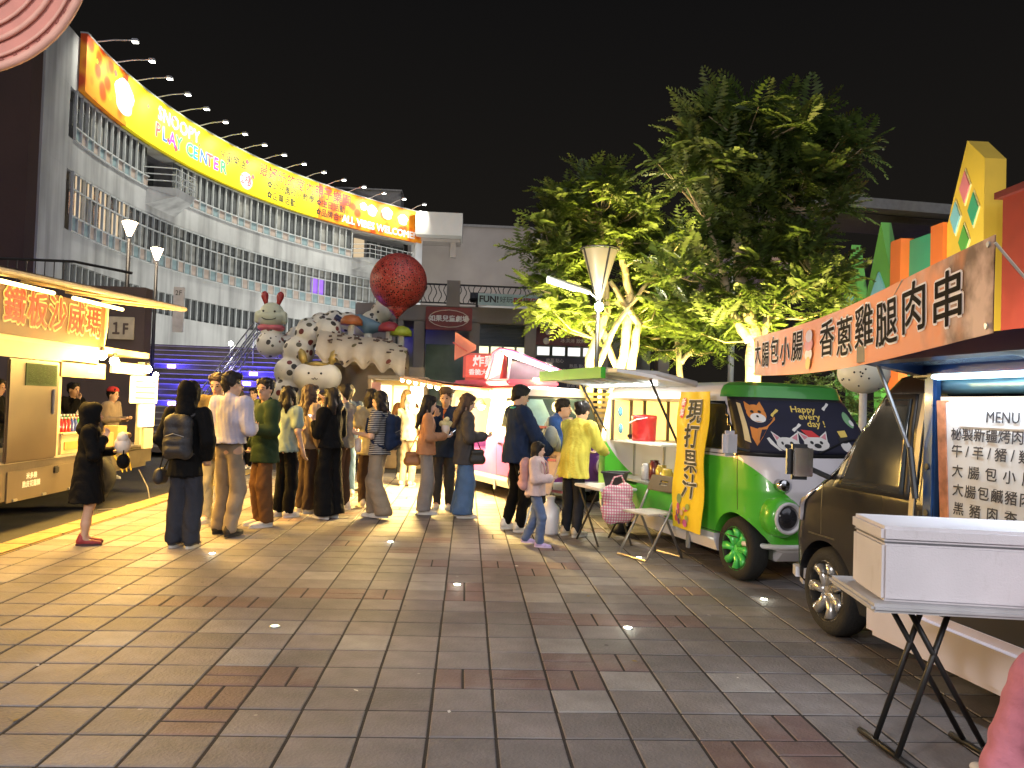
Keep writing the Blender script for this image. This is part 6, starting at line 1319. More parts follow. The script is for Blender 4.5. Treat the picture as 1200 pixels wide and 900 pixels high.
lamp('awning_light', 'AREA', (-4.12, 10.7, 2.46), 115, (1, .55, .10), 1.0, awn, (-2.7, 10.4, 0), size_y=.3, spread=140)
for n, (x, y, z, e) in enumerate(((-4.80, 10.62, 1.98, 62), (-4.78, 12.05, 1.86, 55), (-4.78, 10.95, 1.92, 52))):
    w_ = thing('stall_lamp', ('bright bare lamp under the end of the shawarma sign', 'bright bare lamp above the light box menu', 'bright bare lamp between the sign and the light box')[n], 'lamp', (x, y, z), group='bare lamps on the shawarma truck')
    MB().lathe([(.02, .06), (.03, .04), (.03, .0)], 12).build('socket', BLK, w_); MB().ball((0, 0, -.05), .06, 14, 10).build('bulb', glow('bulb_stall', (1, .82, .42), 55), w_, True)
    lamp('stall_light', 'POINT', (.22, -.02, -.08), e, (1, .60, .13), .07, w_)
bxm = thing('light_box_menu', 'bright light box menu panels at the far end of the food truck', 'light box', (-4.80, 11.98, 0), R(-12))
LBX = mat('lightbox_face', (.85, .8, .6), .5, emit=(1, .78, .36), estr=.8, namt=0)
MB().box((0, .02, 1.50), (.05, .62, .40), bev=.01).build('upper_panel', LBX, bxm); MB().box((0, .10, 1.12), (.05, .36, .34), bev=.01).build('lower_panel', LBX, bxm); MB().box((0, .15, .78), (.04, .22, .3)).build('panel_foot', CRM, bxm)
for q in range(4): MB().box((.028, .02, 1.62 - q * .08), (.004, .46, .018)).build('printed_line', mat('lightbox_ink', (.5, .32, .12), .6), bxm)
# bottles, boxes, napkins on the counter
r = random.Random(2); i = 0
for row in range(2):
    for k in range(9):
        c, cn = [((.55, .03, .02), 'red'), ((.55, .03, .02), 'red'), ((.05, .08, .35), 'blue'), ((.05, .35, .08), 'green'), ((.6, .3, .05), 'orange')][min(4, (k // 2 + row) % 5)]
        y, x = 10.02 + k * .085, -5.02 - row * .10; i += 1
        bt = thing('drink_bottle', '%s drink bottle, %s from the left in the %s row on the truck counter' % (cn, ('first', 'second', 'third', 'fourth', 'fifth', 'sixth', 'seventh', 'eighth', 'ninth')[k], ('front', 'back')[row]), 'bottle', (x, y, .92 + .03 * row), group='drink bottles on the truck counter')
        MB().lathe([(.03, 0), (.032, .02), (.032, .13), (.013, .17), (.013, .185)], 12).build('bottle', mat('drink_' + cn, c, .2, coat=.6), bt, True); MB().cyl((0, 0, .185), (0, 0, .205), .016, n=10).build('cap', WPAINT, bt)
cs = thing('drink_display', 'cream display case under the rows of bottles', 'display case', (-5.06, 10.36, .672)); MB().box((0, 0, .12), (.26, .85, .24), bev=.01).build('case', mat('case_cream', (.65, .52, .25), .5, 0, 6, .2), cs); MB().box((.135, 0, .10), (.01, .7, .1)).build('printed_strip', mat('case_orange', (.6, .28, .06), .6), cs)
MB().box((.02, 0, .255), (.28, .87, .012)).build('shelf', CRM, cs)
wb = thing('paper_pyramid', 'cream folded paper cover on the truck counter', 'paper cover', (-5.3, 10.2, .672)); MB().add([(-.2, -.35, 0), (.2, -.35, 0), (.2, .35, 0), (-.2, .35, 0), (0, 0, .62)], [(0, 1, 2, 3), (0, 4, 1), (1, 4, 2), (2, 4, 3), (3, 4, 0)]).build('sheet', mat('paper_cream', (.75, .62, .3), .7), wb); MB().box((0, 0, .01), (.44, .74, .02)).build('tray', CRM, wb)
for n, (y, s_) in enumerate(((11.20, .22), (11.58, .30))):
    cb_ = thing('carton', ('small kraft carton on the truck counter', 'larger kraft carton beside the light box')[n], 'carton', (-5.0, y, .672), group='cartons on the truck counter'); MB().box((0, 0, s_ * .5), (.2, s_, s_), bev=.006).build('box', mat('kraft', (.45, .28, .11), .8, 0, 6, .12), cb_); MB().box((0, 0, s_ + .004), (.19, s_ * .96, .006)).build('lid', mat('kraft2', (.50, .33, .14), .8), cb_)
# power lead under the truck
cbl = MB().tube([(-4.9, 12.2, .3), (-4.72, 12.1, .05), (-4.60, 11.9, -.112), (-4.55, 11.6, -.112), (-4.68, 11.3, -.112), (-4.60, 11.0, -.112), (-4.85, 10.8, -.112)], .010, 6).build('power_lead', mat('lead_grey', (.25, .24, .22), .6), None, True); tag(cbl, 'pale power lead trailing under the shawarma truck', 'cable')
# ================================================================== people
SKIN = mat('skin', (.52, .33, .23), .55, 0, 9, .08, .1, 40, spec=.35); SKIN2 = mat('skin_fair', (.60, .41, .31), .55, 0, 9, .08, .1, 40, spec=.35)
HAIRB = mat('hair_black', (.012, .010, .010), .6, 0, 30, .4, .3, 70, spec=.25); HAIRN = mat('hair_brown', (.050, .026, .016), .6, 0, 30, .4, .5, 70); HAIRG = mat('hair_blond', (.35, .22, .08), .5, 0, 30, .3, .5, 70)
for _h in (HAIRB, HAIRN, HAIRG):       # strands: noise stretched along the fall of the hair
    nt = _h.node_tree; mp = nt.nodes.new('ShaderNodeMapping'); mp.inputs['Scale'].default_value = (5, 5, .35); tcn = [n for n in nt.nodes if n.type == 'TEX_COORD'][0]; nt.links.new(tcn.outputs['Object'], mp.inputs[0])
    for n in nt.nodes:
        if n.type == 'TEX_NOISE': nt.links.new(mp.outputs[0], n.inputs['Vector'])
EYE = mat('eye_dark', (.01, .008, .008), .2, namt=0); LIP = mat('lip', (.38, .13, .11), .5, namt=0)
ARMS = {'down': ((.235, -.03, 1.13), (.25, .05, .88)), 'hold': ((.225, .02, 1.11), (.10, .26, 1.13)), 'phone': ((.215, .03, 1.11), (.07, .25, 1.25)), 'mouth': ((.20, .14, 1.13), (.05, .17, 1.41)), 'raise': ((.24, .22, 1.36), (.13, .42, 1.52)),
        'reach': ((.20, .18, 1.15), (.14, .42, 1.06)), 'reachlow': ((.21, .14, 1.12), (.15, .34, .93)), 'pocket': ((.25, -.05, 1.12), (.20, .06, .93)), 'akimbo': ((.34, -.06, 1.14), (.20, .10, 1.02)), 'swing': ((.23, -.12, 1.13), (.23, -.16, .90)), 'up': ((.22, .06, 1.10), (.12, .16, 1.30))}
def rc(a, b, ra, rb, sc=(1, 1, 1), k=.03): return ('c', tuple(a), tuple(b), ra, rb, sc, k)
def hand(w_, d, s, curl=.7):
    """palm, four unequal bent fingers and a thumb leaving the side of the palm"""
    w_ = np.array(w_, float); d = np.array(d, float); d /= np.linalg.norm(d)
    lat = np.cross(d, [0, 0, 1.]); lat = lat / np.linalg.norm(lat) if np.linalg.norm(lat) > .3 else np.array([0, 1., 0])
    if lat @ np.array([s, 0, 0]) > 0: lat = -lat          # thumb side points inwards / forwards
    nrm = np.cross(lat, d) * (1 if s > 0 else -1); nrm /= np.linalg.norm(nrm)
    pr = [rc(w_ + lat * .018, w_ + lat * .022 + d * .075, .020, .017, k=.012), rc(w_ - lat * .018, w_ - lat * .022 + d * .070, .020, .016, k=.012)]
    for i, ln in enumerate((.072, .080, .074, .058)):
        o = w_ + lat * (.030 - i * .020) + d * .078; m_ = o + d * ln * .5 * math.cos(curl * .5) - nrm * ln * .5 * math.sin(curl * .5); e = m_ + d * ln * .5 * math.cos(curl * 1.4) - nrm * ln * .5 * math.sin(curl * 1.4)
        pr += [rc(o, m_, .0098, .0092, k=.004), rc(m_, e, .0092, .0082, k=.004)]
    o = w_ + lat * .026 + d * .02; m_ = o + lat * .030 + d * .028; e = m_ + lat * .004 + d * .034 - nrm * .008
    pr += [rc(o, m_, .013, .011, k=.006), rc(m_, e, .011, .009, k=.004)]; return pr
def person(label, x, y, h, face, top, legs, hair=('short', HAIRB), skin=SKIN, arms=('down', 'down'), torso='shirt', sleeve='long', wide=0., hem=None, shoe=(.6, .58, .55), sole=(.65, .62, .58), stride=0., shorts=False, lean=0., turn=0., nod=0., hood=None, barelegs=False, under=None, vox=1., seat=None, extra=None, cuff=.07, bulk=0., apart=0., trim=None, fold=.006):
    h *= .975; s = h / 1.70; p = thing('person', label, 'person', (x, y, 0), R(face), 'people at the market'); p.scale = (s, s, s)
    def ln_(q):            # lean the upper body forward about the hips
        q = np.array(q, float) - np.array((0, 0, .42 if seat else 0)); dz = q[2] - .95
        if dz > 0 and lean: q = np.array([q[0], q[1] + dz * math.sin(lean), .95 + dz * math.cos(lean)])
        return q
    SH = [ln_((sd * (.175 + bulk * .6), 0, 1.385)) for sd in (-1, 1)]
    EL = [ln_((sd * (ARMS[a][0][0] + bulk * .5), *ARMS[a][0][1:])) for sd, a in zip((-1, 1), arms)]; WR = [ln_((sd * ARMS[a][1][0], *ARMS[a][1][1:])) for sd, a in zip((-1, 1), arms)]
    ap = .09 + apart
    HIP = [np.array((sd * .085, 0, .90)) for sd in (-1, 1)]; KN = [np.array((sd * (.09 + apart * .5), .03 + sd * stride * .5 + (.03 if stride else 0), .48)) for sd in (-1, 1)]; AN = [np.array((sd * ap, -.02 + sd * stride - abs(stride) * .15, .08 + (abs(stride) * .22 if sd * stride < 0 else 0))) for sd in (-1, 1)]
    if seat: HIP, KN, AN = seat
    HC = ln_((0, .02, 1.575)); NB = ln_((0, -.01, 1.40)); ct, st_ = math.cos(R(turn)), math.sin(R(turn)); cn_, sn_ = math.cos(R(nod)), math.sin(R(nod))
    def hd(q):             # head space -> body space
        qx, qy, qz = q; qy, qz = qy * cn_ + qz * sn_, -qy * sn_ + qz * cn_; return HC + np.array((qx * ct - qy * st_, qx * st_ + qy * ct, qz))
    B = [rc(hd((0, -.012, .035)), hd((0, -.005, .03)), .086, .086, (.92, 1.1, 1.05)), rc(hd((0, .03, -.055)), hd((0, .035, -.075)), .058, .045, (1, 1, 1)), rc(hd((0, .085, .0)), hd((0, .102, -.022)), .011, .016, k=.012), rc(hd((-.03, .07, .02)), hd((.03, .07, .02)), .018, .018, k=.015), rc(hd((-.012, .082, -.055)), hd((.012, .082, -.055)), .010, .010, k=.012),
         rc(hd((.082, -.005, .0)), hd((.084, -.01, -.03)), .014, .010, (.6, 1.2, 1.2), .008), rc(hd((-.082, -.005, .0)), hd((-.084, -.01, -.03)), .014, .010, (.6, 1.2, 1.2), .008), rc(NB, hd((0, -.02, -.07)), .056, .052),
         rc(ln_((0, 0, 1.02)), ln_((0, 0, 1.28)), .115, .13, (1, .66, 1)), rc(SH[0], SH[1], .05, .05), rc((-.06, 0, .48 if seat else .90), (.06, 0, .48 if seat else .90), .10, .10, (1, .8, 1))]
    for i, sd in enumerate((-1, 1)):
        d = WR[i] - EL[i]; B += [rc(SH[i], EL[i], .046, .037), rc(EL[i], WR[i], .038, .026)]; B += hand(WR[i], d, sd, .5 if arms[i] in ('down', 'swing') else 1.0)
        q_ = 1. if (barelegs or shorts) else .72; B += [rc(HIP[i], KN[i], .078 * q_, .054 * q_), rc(KN[i], KN[i] * .45 + AN[i] * .55 + np.array((0, -.012, 0)), .054 * q_, .050 * q_), rc(KN[i] * .45 + AN[i] * .55, AN[i], .046 * q_, .034), rc(AN[i], AN[i] + np.array((0, .10, -.045)), .034, .026)]
    link('body', sdf_mesh(B, .0115 * vox, .03), skin, p)
    for sd in (-1, 1):
        e_ = MB().ball(hd((sd * .032, .088, .008)), .011, 8, 6, sc=(1.3, .5, .7)).build('eye', EYE, p, True)
        MB().tube([hd((sd * .016, .093, .030)), hd((sd * .048, .082, .030))], .004, 5).build('eyebrow', HAIRB, p)
    MB().ball(hd((0, .093, -.056)), .016, 8, 6, sc=(1.3, .5, .4)).build('mouth', LIP, p, True)
    # hair or hood
    kind, hm = hair
    if kind:
        H = [rc(hd((0, -.022, .050)), hd((0, -.018, .045)), .096, .096, (.93, 1.1, 1.02))]
        if kind in ('short', 'crop'): H += [rc(hd((0, -.07, .0)), hd((0, -.075, -.045)), .055, .035, (1.1, .7, 1)), rc(hd((-.05, .05, .105)), hd((.05, .055, .10)), .026, .028, k=.03)]
        if kind == 'bob': H += [rc(hd((sd * .075, -.02, .0)), hd((sd * .072, -.005, -.11)), .034, .028) for sd in (-1, 1)] + [rc(hd((-.04, -.06, 0)), hd((-.04, -.07, -.12)), .05, .04), rc(hd((.04, -.06, 0)), hd((.04, -.07, -.12)), .05, .04), rc(hd((-.05, .07, .085)), hd((.05, .07, .085)), .024, .024)]
        if kind in ('long', 'mid'):
            z_ = -.36 if kind == 'long' else -.20
            H += [rc(hd((sd * .05, -.06, 0)), hd((sd * .06, -.085, z_ * .5)), .05, .05) for sd in (-1, 1)] + [rc(hd((sd * .06, -.085, z_ * .5)), hd((sd * .055, -.10, z_)), .05, .022) for sd in (-1, 1)] + [rc(hd((sd * .082, .0, .02)), hd((sd * .085, .03, -.16)), .024, .018) for sd in (-1, 1)] + [rc(hd((-.05, .06, .10)), hd((.05, .06, .10)), .026, .026)]
        if kind == 'bun': H += [rc(hd((0, -.07, -.01)), hd((0, -.07, -.04)), .05, .03), rc(hd((0, -.12, .06)), hd((0, -.135, .06)), .042, .042)]
        H += [('n', hd((0, .125, -.035)), hd((0, .105, .012)), .070, .066, (1, 1, 1))]
        if kind in ('short', 'crop'): H += [('n', hd((sd * .09, .03, -.07)), hd((sd * .09, .03, -.03)), .05, .05) for sd in (-1, 1)]
        link('hair', sdf_mesh(H, .011 * vox, .02, noise=.006, seed=int(abs(x * 97 + y * 13)), nfreq=70), hm, p)
        if kind == 'bun': MB().tube([hd((.045 * math.cos(a), -.10 - .01 * math.sin(a * 3), .06 + .045 * math.sin(a))) for a in np.linspace(0, 5.9, 12)], .014, 6).build('scrunchie', WPAINT, p, True)
    if hood is not None:
        link('hood', sdf_mesh([rc(hd((0, -.025, .045)), hd((0, -.03, -.02)), .122, .115, (.95, 1.08, 1)), rc(hd((0, -.05, -.08)), ln_((0, -.04, 1.40)), .10, .11), ('n', hd((0, .16, -.06)), hd((0, .14, .02)), .085, .075)], .012, .03, noise=.008, nfreq=24), hood, p)
    # upper garment
    hz = hem if hem is not None else (.86 if torso != 'coat' else .74); ww = .158 + bulk
    flare = {'shirt': 0, 'coat': .015, 'dress': .055, 'loose': .03}[torso]
    G = [rc(ln_((0, -.008, hz - .03)), ln_((0, -.004, 1.02)), ww + flare + .010, ww - .002, (1, .78, 1)), rc(ln_((0, 0, 1.02)), ln_((0, .005, 1.27)), ww - .008, ww + .006, (1, .68, 1)), rc(SH[0] * .86 + ln_((0, 0, 1.375)) * .14, SH[1] * .86 + ln_((0, 0, 1.375)) * .14, .068 + bulk * .5, .068 + bulk * .5, k=.05), rc(ln_((0, -.015, 1.41)), ln_((0, -.012, 1.44)), .075, .066)]
    th_ = .016 + (.010 if torso == 'coat' else .004 if torso == 'loose' else 0) + bulk * .25
    for i in range(2):
        if sleeve == 'none': continue
        G.append(rc(SH[i], EL[i] if sleeve == 'long' else SH[i] * .35 + EL[i] * .65, .054 + th_, .044 + th_ + (.012 if sleeve == 'short' else 0), k=.04))
        if sleeve == 'long': G.append(rc(EL[i], EL[i] * .12 + WR[i] * .88, .044 + th_, .034 + th_, k=.03))
    G.append(('z', (0, 0, hz), (0, 0, 9), 0, 0)); G.append(('n', ln_((0, .03, 1.47)), hd((0, .02, -.04)), .058, .07))
    link({'shirt': 'shirt', 'coat': 'jacket', 'dress': 'dress', 'loose': 'loose_top'}[torso], sdf_mesh(G, .0125 * vox, .035, noise=fold, seed=int(abs(x * 31 + y * 7)) + 3, nfreq=26), top, p)
    if under is not None:
        link('undershirt', sdf_mesh([rc(ln_((0, .082, hz + .10)), ln_((0, .092, 1.28)), .055, .050, (.8, .55, 1)), rc(ln_((0, .045, 1.33)), ln_((0, .035, 1.38)), .05, .05)], .0125 * vox, .03), under, p)
    if trim is not None: MB().tube([ln_((.075 * math.cos(a), -.015 + .075 * math.sin(a), 1.445)) for a in np.linspace(0, 5.7, 14)], .014, 6, closed=True).build('collar', trim, p, True)
    if not barelegs:
        T_ = [rc((-.045, -.005, .92), (.045, -.005, .92), .098, .098, (1, .80, 1)), rc((-.04, -.005, .985), (.04, -.005, .985), .094, .094, (1, .70, 1))] if not seat else [rc(HIP[0], HIP[1], .12, .12)]
        for i in range(2):
            if shorts: T_.append(rc(HIP[i], HIP[i] * .1 + KN[i] * .9, .098, .092 + wide))
            else:
                mid = KN[i]; T_ += [rc(HIP[i] * (.85, 1, 1), mid, .078 + wide * .2, .072 + wide * .8), rc(mid, AN[i] + np.array((0, 0, .0)), .072 + wide * .8, cuff - .012 + wide, k=.02)]
        if not shorts: T_.append(('z', (0, 0, .055), (0, 0, 9), 0, 0))
        link('shorts' if shorts else 'trousers', sdf_mesh(T_, .0125 * vox, .03, noise=fold, seed=int(abs(x * 17 + y * 5)) + 9, nfreq=24), legs, p)
    for i in range(2):
        a = AN[i]; tl = .0
        f = [rc(a + (0, -.035, -.028), a + (0, .10, -.045), .044, .038, (1, 1, .85), .02), rc(a + (0, .10, -.045), a + (0, .175, -.05), .040, .030, (1.05, 1, .75), .02), rc(a + (0, -.02, 0), a + (0, -.02, .02), .042, .042), ('z', (0, 0, a[2] - .070), (0, 0, 9), 0, 0)]
        sh = link('shoe', sdf_mesh(f, .010 * vox, .02), mat('shoe_%.2f_%.2f_%.2f' % shoe, shoe, .6, 0, 20, .15), p)
        o_ = [(a[0] + .046 * math.cos(t) * (1 if math.sin(t) < 0 else .95), a[1] + .065 + .145 * math.sin(t)) for t in np.linspace(0, 2 * math.pi, 17)[:-1]]
        MB().prism(o_, a[2] - .080, a[2] - .052, 'z').build('sole', mat('sole_%.2f' % sole[0], sole, .6), sh)
    return p, s, hd, ln_
def place(p, s, face, q):
    """body-space point of a person -> world"""
    c, sn = math.cos(R(face)), math.sin(R(face)); return Vector((p.location.x + s * (q[0] * c - q[1] * sn), p.location.y + s * (q[0] * sn + q[1] * c), s * q[2]))
def backpack(label, P, face, m, size=1.):
    p, s, hd, ln_ = P; t = thing('backpack', label, 'backpack', place(p, s, face, ln_((0, -.19, 1.0))), R(face)); k = s * size; t.scale = (k, k, k)
    link('pack', sdf_mesh([rc((sd * .085, 0, .0), (sd * .085, 0, .30), .062, .058, (1, .95, 1)) for sd in (-1, 1)] + [rc((-.085, 0, zz), (.085, 0, zz), .062, .062, (1, .95, 1)) for zz in (0, .1, .2, .30)] + [rc((-.06, -.05, .02), (.06, -.05, .02), .045, .045), rc((-.06, -.05, .11), (.06, -.05, .11), .04, .04), rc((-.05, .0, .34), (.05, .0, .34), .045, .045)], .012, .035, noise=.005, nfreq=22), m, t)
    for sd in (-1, 1): MB().tube([(sd * .09, .08, .36), (sd * .125, .15, .41), (sd * .135, .29, .32), (sd * .14, .31, .18), (sd * .15, .2, .02), (sd * .10, .06, -.04)], .017, 6).build('strap', m, t, True)
    MB().tube([(-.03, .0, .35), (0, .0, .385), (.03, .0, .35)], .008, 5).build('grab_loop', m, t); MB().tube([(-.1, -.075, .16), (0, -.10, .19), (.1, -.075, .16)], .005, 5).build('zip', mat('zip_grey', (.2, .2, .2), .4), t); return t
def handbag(label, P, face, q, m, size=(.10, .05, .10), strap=None):
    p, s, hd, ln_ = P; w_ = place(p, s, face, q); t = thing('shoulder_bag', label, 'bag', w_, R(face))
    a, b, c = size; link('pouch', sdf_mesh([rc((0, -a * .6, -c * .4), (0, a * .6, -c * .4), b, b, (1, 1, 1.2)), rc((0, -a * .5, c * .4), (0, a * .5, c * .4), b * .8, b * .8)], .011, .05), m, t)
    if strap is not None:
        e = [place(p, s, face, ln_(k)) - w_ for k in strap]; e = [Matrix.Rotation(-R(face), 3, 'Z') @ v for v in e]; MB().tube([(0, -a * .5, c * .5)] + e + [(0, a * .5, c * .5)], .008, 5).build('strap', m, t, True)
    return t
BLACK = cloth('black', (.0045, .0045, .005)); DENIMD = cloth('dark_jeans', (.028, .030, .040)); KHAKI = cloth('khaki', (.25, .20, .145)); LILAC = cloth('lilac_white', (.40, .385, .48)); GREENJ = cloth('dark_green', (.025, .045, .022)); BROWN = cloth('brown', (.13, .065, .03)); NAVYC = cloth('navy', (.012, .022, .055)); DENIM = cloth('denim_blue', (.075, .14, .28)); GREYP = cloth('grey_trousers', (.22, .20, .19)); ORANGE = cloth('orange_blouse', (.38, .19, .10)); BLAZER = cloth('charcoal', (.055, .052, .056)); WHITEC = cloth('white', (.68, .66, .62)); YELLOW = cloth('yellow_shirt', (.66, .60, .10)); MINT = cloth('mint', (.25, .33, .30)); BEIGE = cloth('beige', (.29, .22, .15)); CREAM = cloth('cream', (.42, .37, .22)); OLIVE = cloth('olive', (.12, .09, .04)); GREYT = cloth('grey_tee', (.12, .12, .12)); PINKJ = cloth('pink_jacket', (.56, .44, .44)); BLUEJ = cloth('blue_jacket', (.03, .08, .26)); PINKT = cloth('pink_trousers', (.60, .22, .28)); DARKB = cloth('dark_brown', (.05, .032, .024)); KIDJ = cloth('kid_jeans', (.10, .14, .26)); TEAL = cloth('teal', (.05, .30, .26)); TAN = mat('tan_leather', (.34, .16, .06), .5, 0, 8, .15, .2, 40); PKB = cloth('pink_pack', (.45, .26, .26)); RUST = cloth('rust', (.38, .12, .04))
STR = cloth('stripes', (.03, .03, .035)); nt = STR.node_tree; N = nt.nodes; L = nt.links; b = N['Principled BSDF']; tc = N.new('ShaderNodeTexCoord'); wv = N.new('ShaderNodeTexWave'); wv.bands_direction = 'Z'; wv.inputs['Scale'].default_value = 13; wv.inputs['Distortion'].default_value = .6; L.new(tc.outputs['Object'], wv.inputs[0]); cr = N.new('ShaderNodeValToRGB'); cr.color_ramp.elements[0].position = .62; cr.color_ramp.elements[0].color = (.03, .03, .035, 1); cr.color_ramp.elements[1].position = .72; cr.color_ramp.elements[1].color = (.42, .40, .38, 1); L.new(wv.outputs['Fac'], cr.inputs[0]); L.new(cr.outputs[0], b.inputs['Base Color'])
KW = dict
P1 = person('girl in a black hooded dress with bare legs and red sandals', -3.59, 7.78, 1.36, -70, BLACK, None, ('short', HAIRB), SKIN, ('hold', 'up'), 'dress', hem=.52, barelegs=True, shoe=(.30, .03, .03), sole=(.06, .02, .02), hood=BLACK, bulk=.035)
P2 = person('person in a black hoodie and dark jeans wearing a black backpack', -2.67, 7.74, 1.60, -8, BLACK, DENIMD, (None, HAIRB), SKIN, ('pocket', 'pocket'), 'coat', shoe=(.04, .04, .045), sole=(.5, .47, .42), hood=BLACK, wide=.022, cuff=.08)
backpack('black backpack on the back of the hooded person', P2, -8, mat('pack_black', (.018, .018, .022), .6, 0, 8, .2, .3, 60))
handbag('small black pouch at the hip of the hooded person', P2, -8, (-.27, .0, .74), mat('pack_black', (.018, .018, .022)), (.07, .05, .07), [(-.2, -.02, 1.1), (.1, -.1, 1.40)])
P3 = person('tall man in a pale lilac shirt and khaki trousers seen from behind', -2.48, 8.45, 1.74, -22, LILAC, KHAKI, ('short', HAIRB), SKIN, ('hold', 'hold'), 'loose', hem=.97, shoe=(.03, .025, .02), sole=(.02, .02, .02), turn=-35, wide=.012, apart=.04, stride=-.07, bulk=.012)
MB().tube([(.150 * math.cos(a), .105 * math.sin(a) - .005, .975) for a in np.linspace(0, 6.28, 24)[:-1]], .018, 6, closed=True).build('belt', mat('belt_black', (.012, .011, .01), .4), P3[0], True)
P4 = person('man in an olive jacket over an orange tee facing the camera', -2.86, 9.25, 1.74, 172, OLIVE, CREAM, ('short', HAIRN), SKIN, ('hold', 'down'), 'coat', under=RUST, nod=14)
P5 = person('young man in a dark green jacket, brown trousers and white trainers', -2.28, 9.10, 1.70, 128, GREENJ, BROWN, ('short', HAIRB), SKIN, ('hold', 'pocket'), 'coat', shoe=(.62, .60, .56), wide=.02, turn=30, bulk=.02, under=WHITEC)
P6 = person('woman in a mint tee with black hair seen from behind', -2.20, 9.85, 1.62, -35, MINT, BLACK, ('mid', HAIRB), SKIN2, ('hold', 'down'), 'loose', 'short', wide=.015, shoe=(.6, .58, .55))
P7 = person('woman with long brown hair in a beige top', -2.02, 10.25, 1.66, -50, BEIGE, DARKB, ('long', HAIRN), SKIN2, ('hold', 'down'), 'loose', 'long', wide=.03)
P8 = person('girl in the crowd bowing her head over a phone', -1.98, 11.1, 1.56, 168, DARKB, DENIM, ('bob', HAIRB), SKIN2, ('phone', 'phone'), 'shirt', nod=22, vox=1.25)
P9 = person('woman dressed all in black with wide trousers and pale soles', -1.66, 9.83, 1.62, 55, BLACK, BLACK, ('mid', HAIRB), SKIN, ('phone', 'phone'), 'loose', wide=.055, shoe=(.45, .43, .40), cuff=.09, hem=.93)
P10 = person('man in a grey tee raising both hands to take a photograph', -1.62, 10.55, 1.68, 68, GREYT, DARKB, ('short', HAIRB), SKIN, ('raise', 'raise'), 'loose', 'short', vox=1.2)
P11 = person('person in a long pale yellow top standing behind the photographer', -1.32, 10.95, 1.64, 20, CREAM, DARKB, ('bob', HAIRB), SKIN, ('hold', 'hold'), 'loose', 'short', hem=.76, vox=1.2)
P12 = person('person in yellow shorts walking left behind the crowd', -1.50, 12.5, 1.66, 95, GREYT, CREAM, ('short', HAIRB), SKIN, ('hold', 'hold'), 'loose', 'short', shorts=True, stride=.12, shoe=(.03, .03, .03), vox=1.2)
P13 = person('person in a striped tee and loose khaki trousers with a navy backpack', -1.08, 9.92, 1.60, 72, STR, KHAKI, ('bob', HAIRB), SKIN, ('hold', 'hold'), 'loose', 'short', wide=.045, cuff=.085, stride=.10, shoe=(.62, .6, .55), nod=12)
backpack('navy backpack on the person in the striped tee', P13, 72, NAVYC, 1.05)
P14 = person('woman in an orange blouse and grey trousers with long dark hair', -.52, 10.41, 1.57, -85, ORANGE, GREYP, ('long', HAIRB), SKIN2, ('hold', 'hold'), 'loose', wide=.03, cuff=.085, shoe=(.55, .52, .48), nod=12)
handbag('tan leather shoulder bag on the woman in orange', P14, -85, (-.06, -.20, .80), TAN, (.11, .05, .11), [(-.10, -.1, 1.2), (-.10, -.02, 1.42)])
P15 = person('man in a cap and navy jacket facing the camera with popcorn', -.30, 10.94, 1.68, 170, NAVYC, DENIMD, ('short', HAIRN), SKIN, ('hold', 'up'), 'coat', shoe=(.6, .58, .55), nod=8, under=RUST)
hd = P15[2]; MB().lathe([(.108, .0), (.104, .045), (.07, .085), (.01, .098)], 18, hd((0, -.01, .075))).build('cap', mat('cap_brown', (.10, .06, .03), .8), P15[0], True); MB().prism([(hd((0, 0, 0))[0] + .075 * math.cos(t), hd((0, 0, 0))[1] + .085 + .075 * math.sin(t)) for t in np.linspace(0, math.pi, 9)], hd((0, 0, .078))[2], hd((0, 0, .086))[2], 'z').build('cap_brim', MATS['cap_brown'], P15[0])
P16 = person('woman in a charcoal blazer and wide blue jeans looking at a phone', -.02, 10.18, 1.61, -80, BLAZER, DENIM, ('long', HAIRN), SKIN2, ('hold', 'hold'), 'coat', wide=.055, cuff=.10, shoe=(.60, .54, .46), nod=15, under=WHITEC, bulk=.015)
handbag('black shoulder bag held before the blazer', P16, -80, (.16, .15, .86), mat('bag_black', (.015, .015, .016), .5), (.10, .05, .12), [(.14, .06, 1.2), (.12, .0, 1.43)])
P17 = person('man in a navy jacket with teal collar and black trousers', .59, 9.19, 1.72, -72, NAVYC, BLACK, ('short', HAIRB), SKIN, ('reachlow', 'reachlow'), 'coat', shoe=(.64, .62, .58), bulk=.035, hem=.80, trim=TEAL, nod=14, stride=.05)
hd = P17[2]
for sd in (-1, 1): MB().tube([hd((sd * .034 + .022 * math.cos(t), .098, .006 + .018 * math.sin(t))) for t in np.linspace(0, 5.6, 10)], .003, 5, closed=True).build('glasses', BLK, P17[0])
P18 = person('person in a bright blue jacket bending over behind the navy jacket', .98, 9.85, 1.62, -105, BLUEJ, DENIMD, ('short', HAIRB), SKIN, ('reachlow', 'reachlow'), 'coat', lean=.35, bulk=.03, vox=1.1)
P19 = person('small child in a pink jacket and jeans stepping forward', .74, 8.24, 1.10, -105, PINKJ, KIDJ, ('bob', HAIRB), SKIN2, ('swing', 'hold'), 'coat', stride=.13, shoe=(.48, .36, .62), sole=(.62, .5, .7), bulk=.045, nod=5, wide=.01, hem=.84, apart=.0)
backpack('dusty pink backpack on the small child', P19, -105, PKB, 1.15)
P20 = person('woman in a yellow shirt with a hair bun serving at the green van', 1.22, 8.93, 1.56, -48, YELLOW, DENIMD, ('bun', HAIRB), SKIN, ('reach', 'reach'), 'loose', hem=.74, lean=.20, shoe=(.55, .48, .38), bulk=.035, nod=18)
P21 = person('person in a white tee and black trousers beyond the food truck', -4.55, 13.1, 1.62, -75, WHITEC, BLACK, ('bob', HAIRB), SKIN, ('hold', 'down'), 'shirt', 'short', vox=1.2)
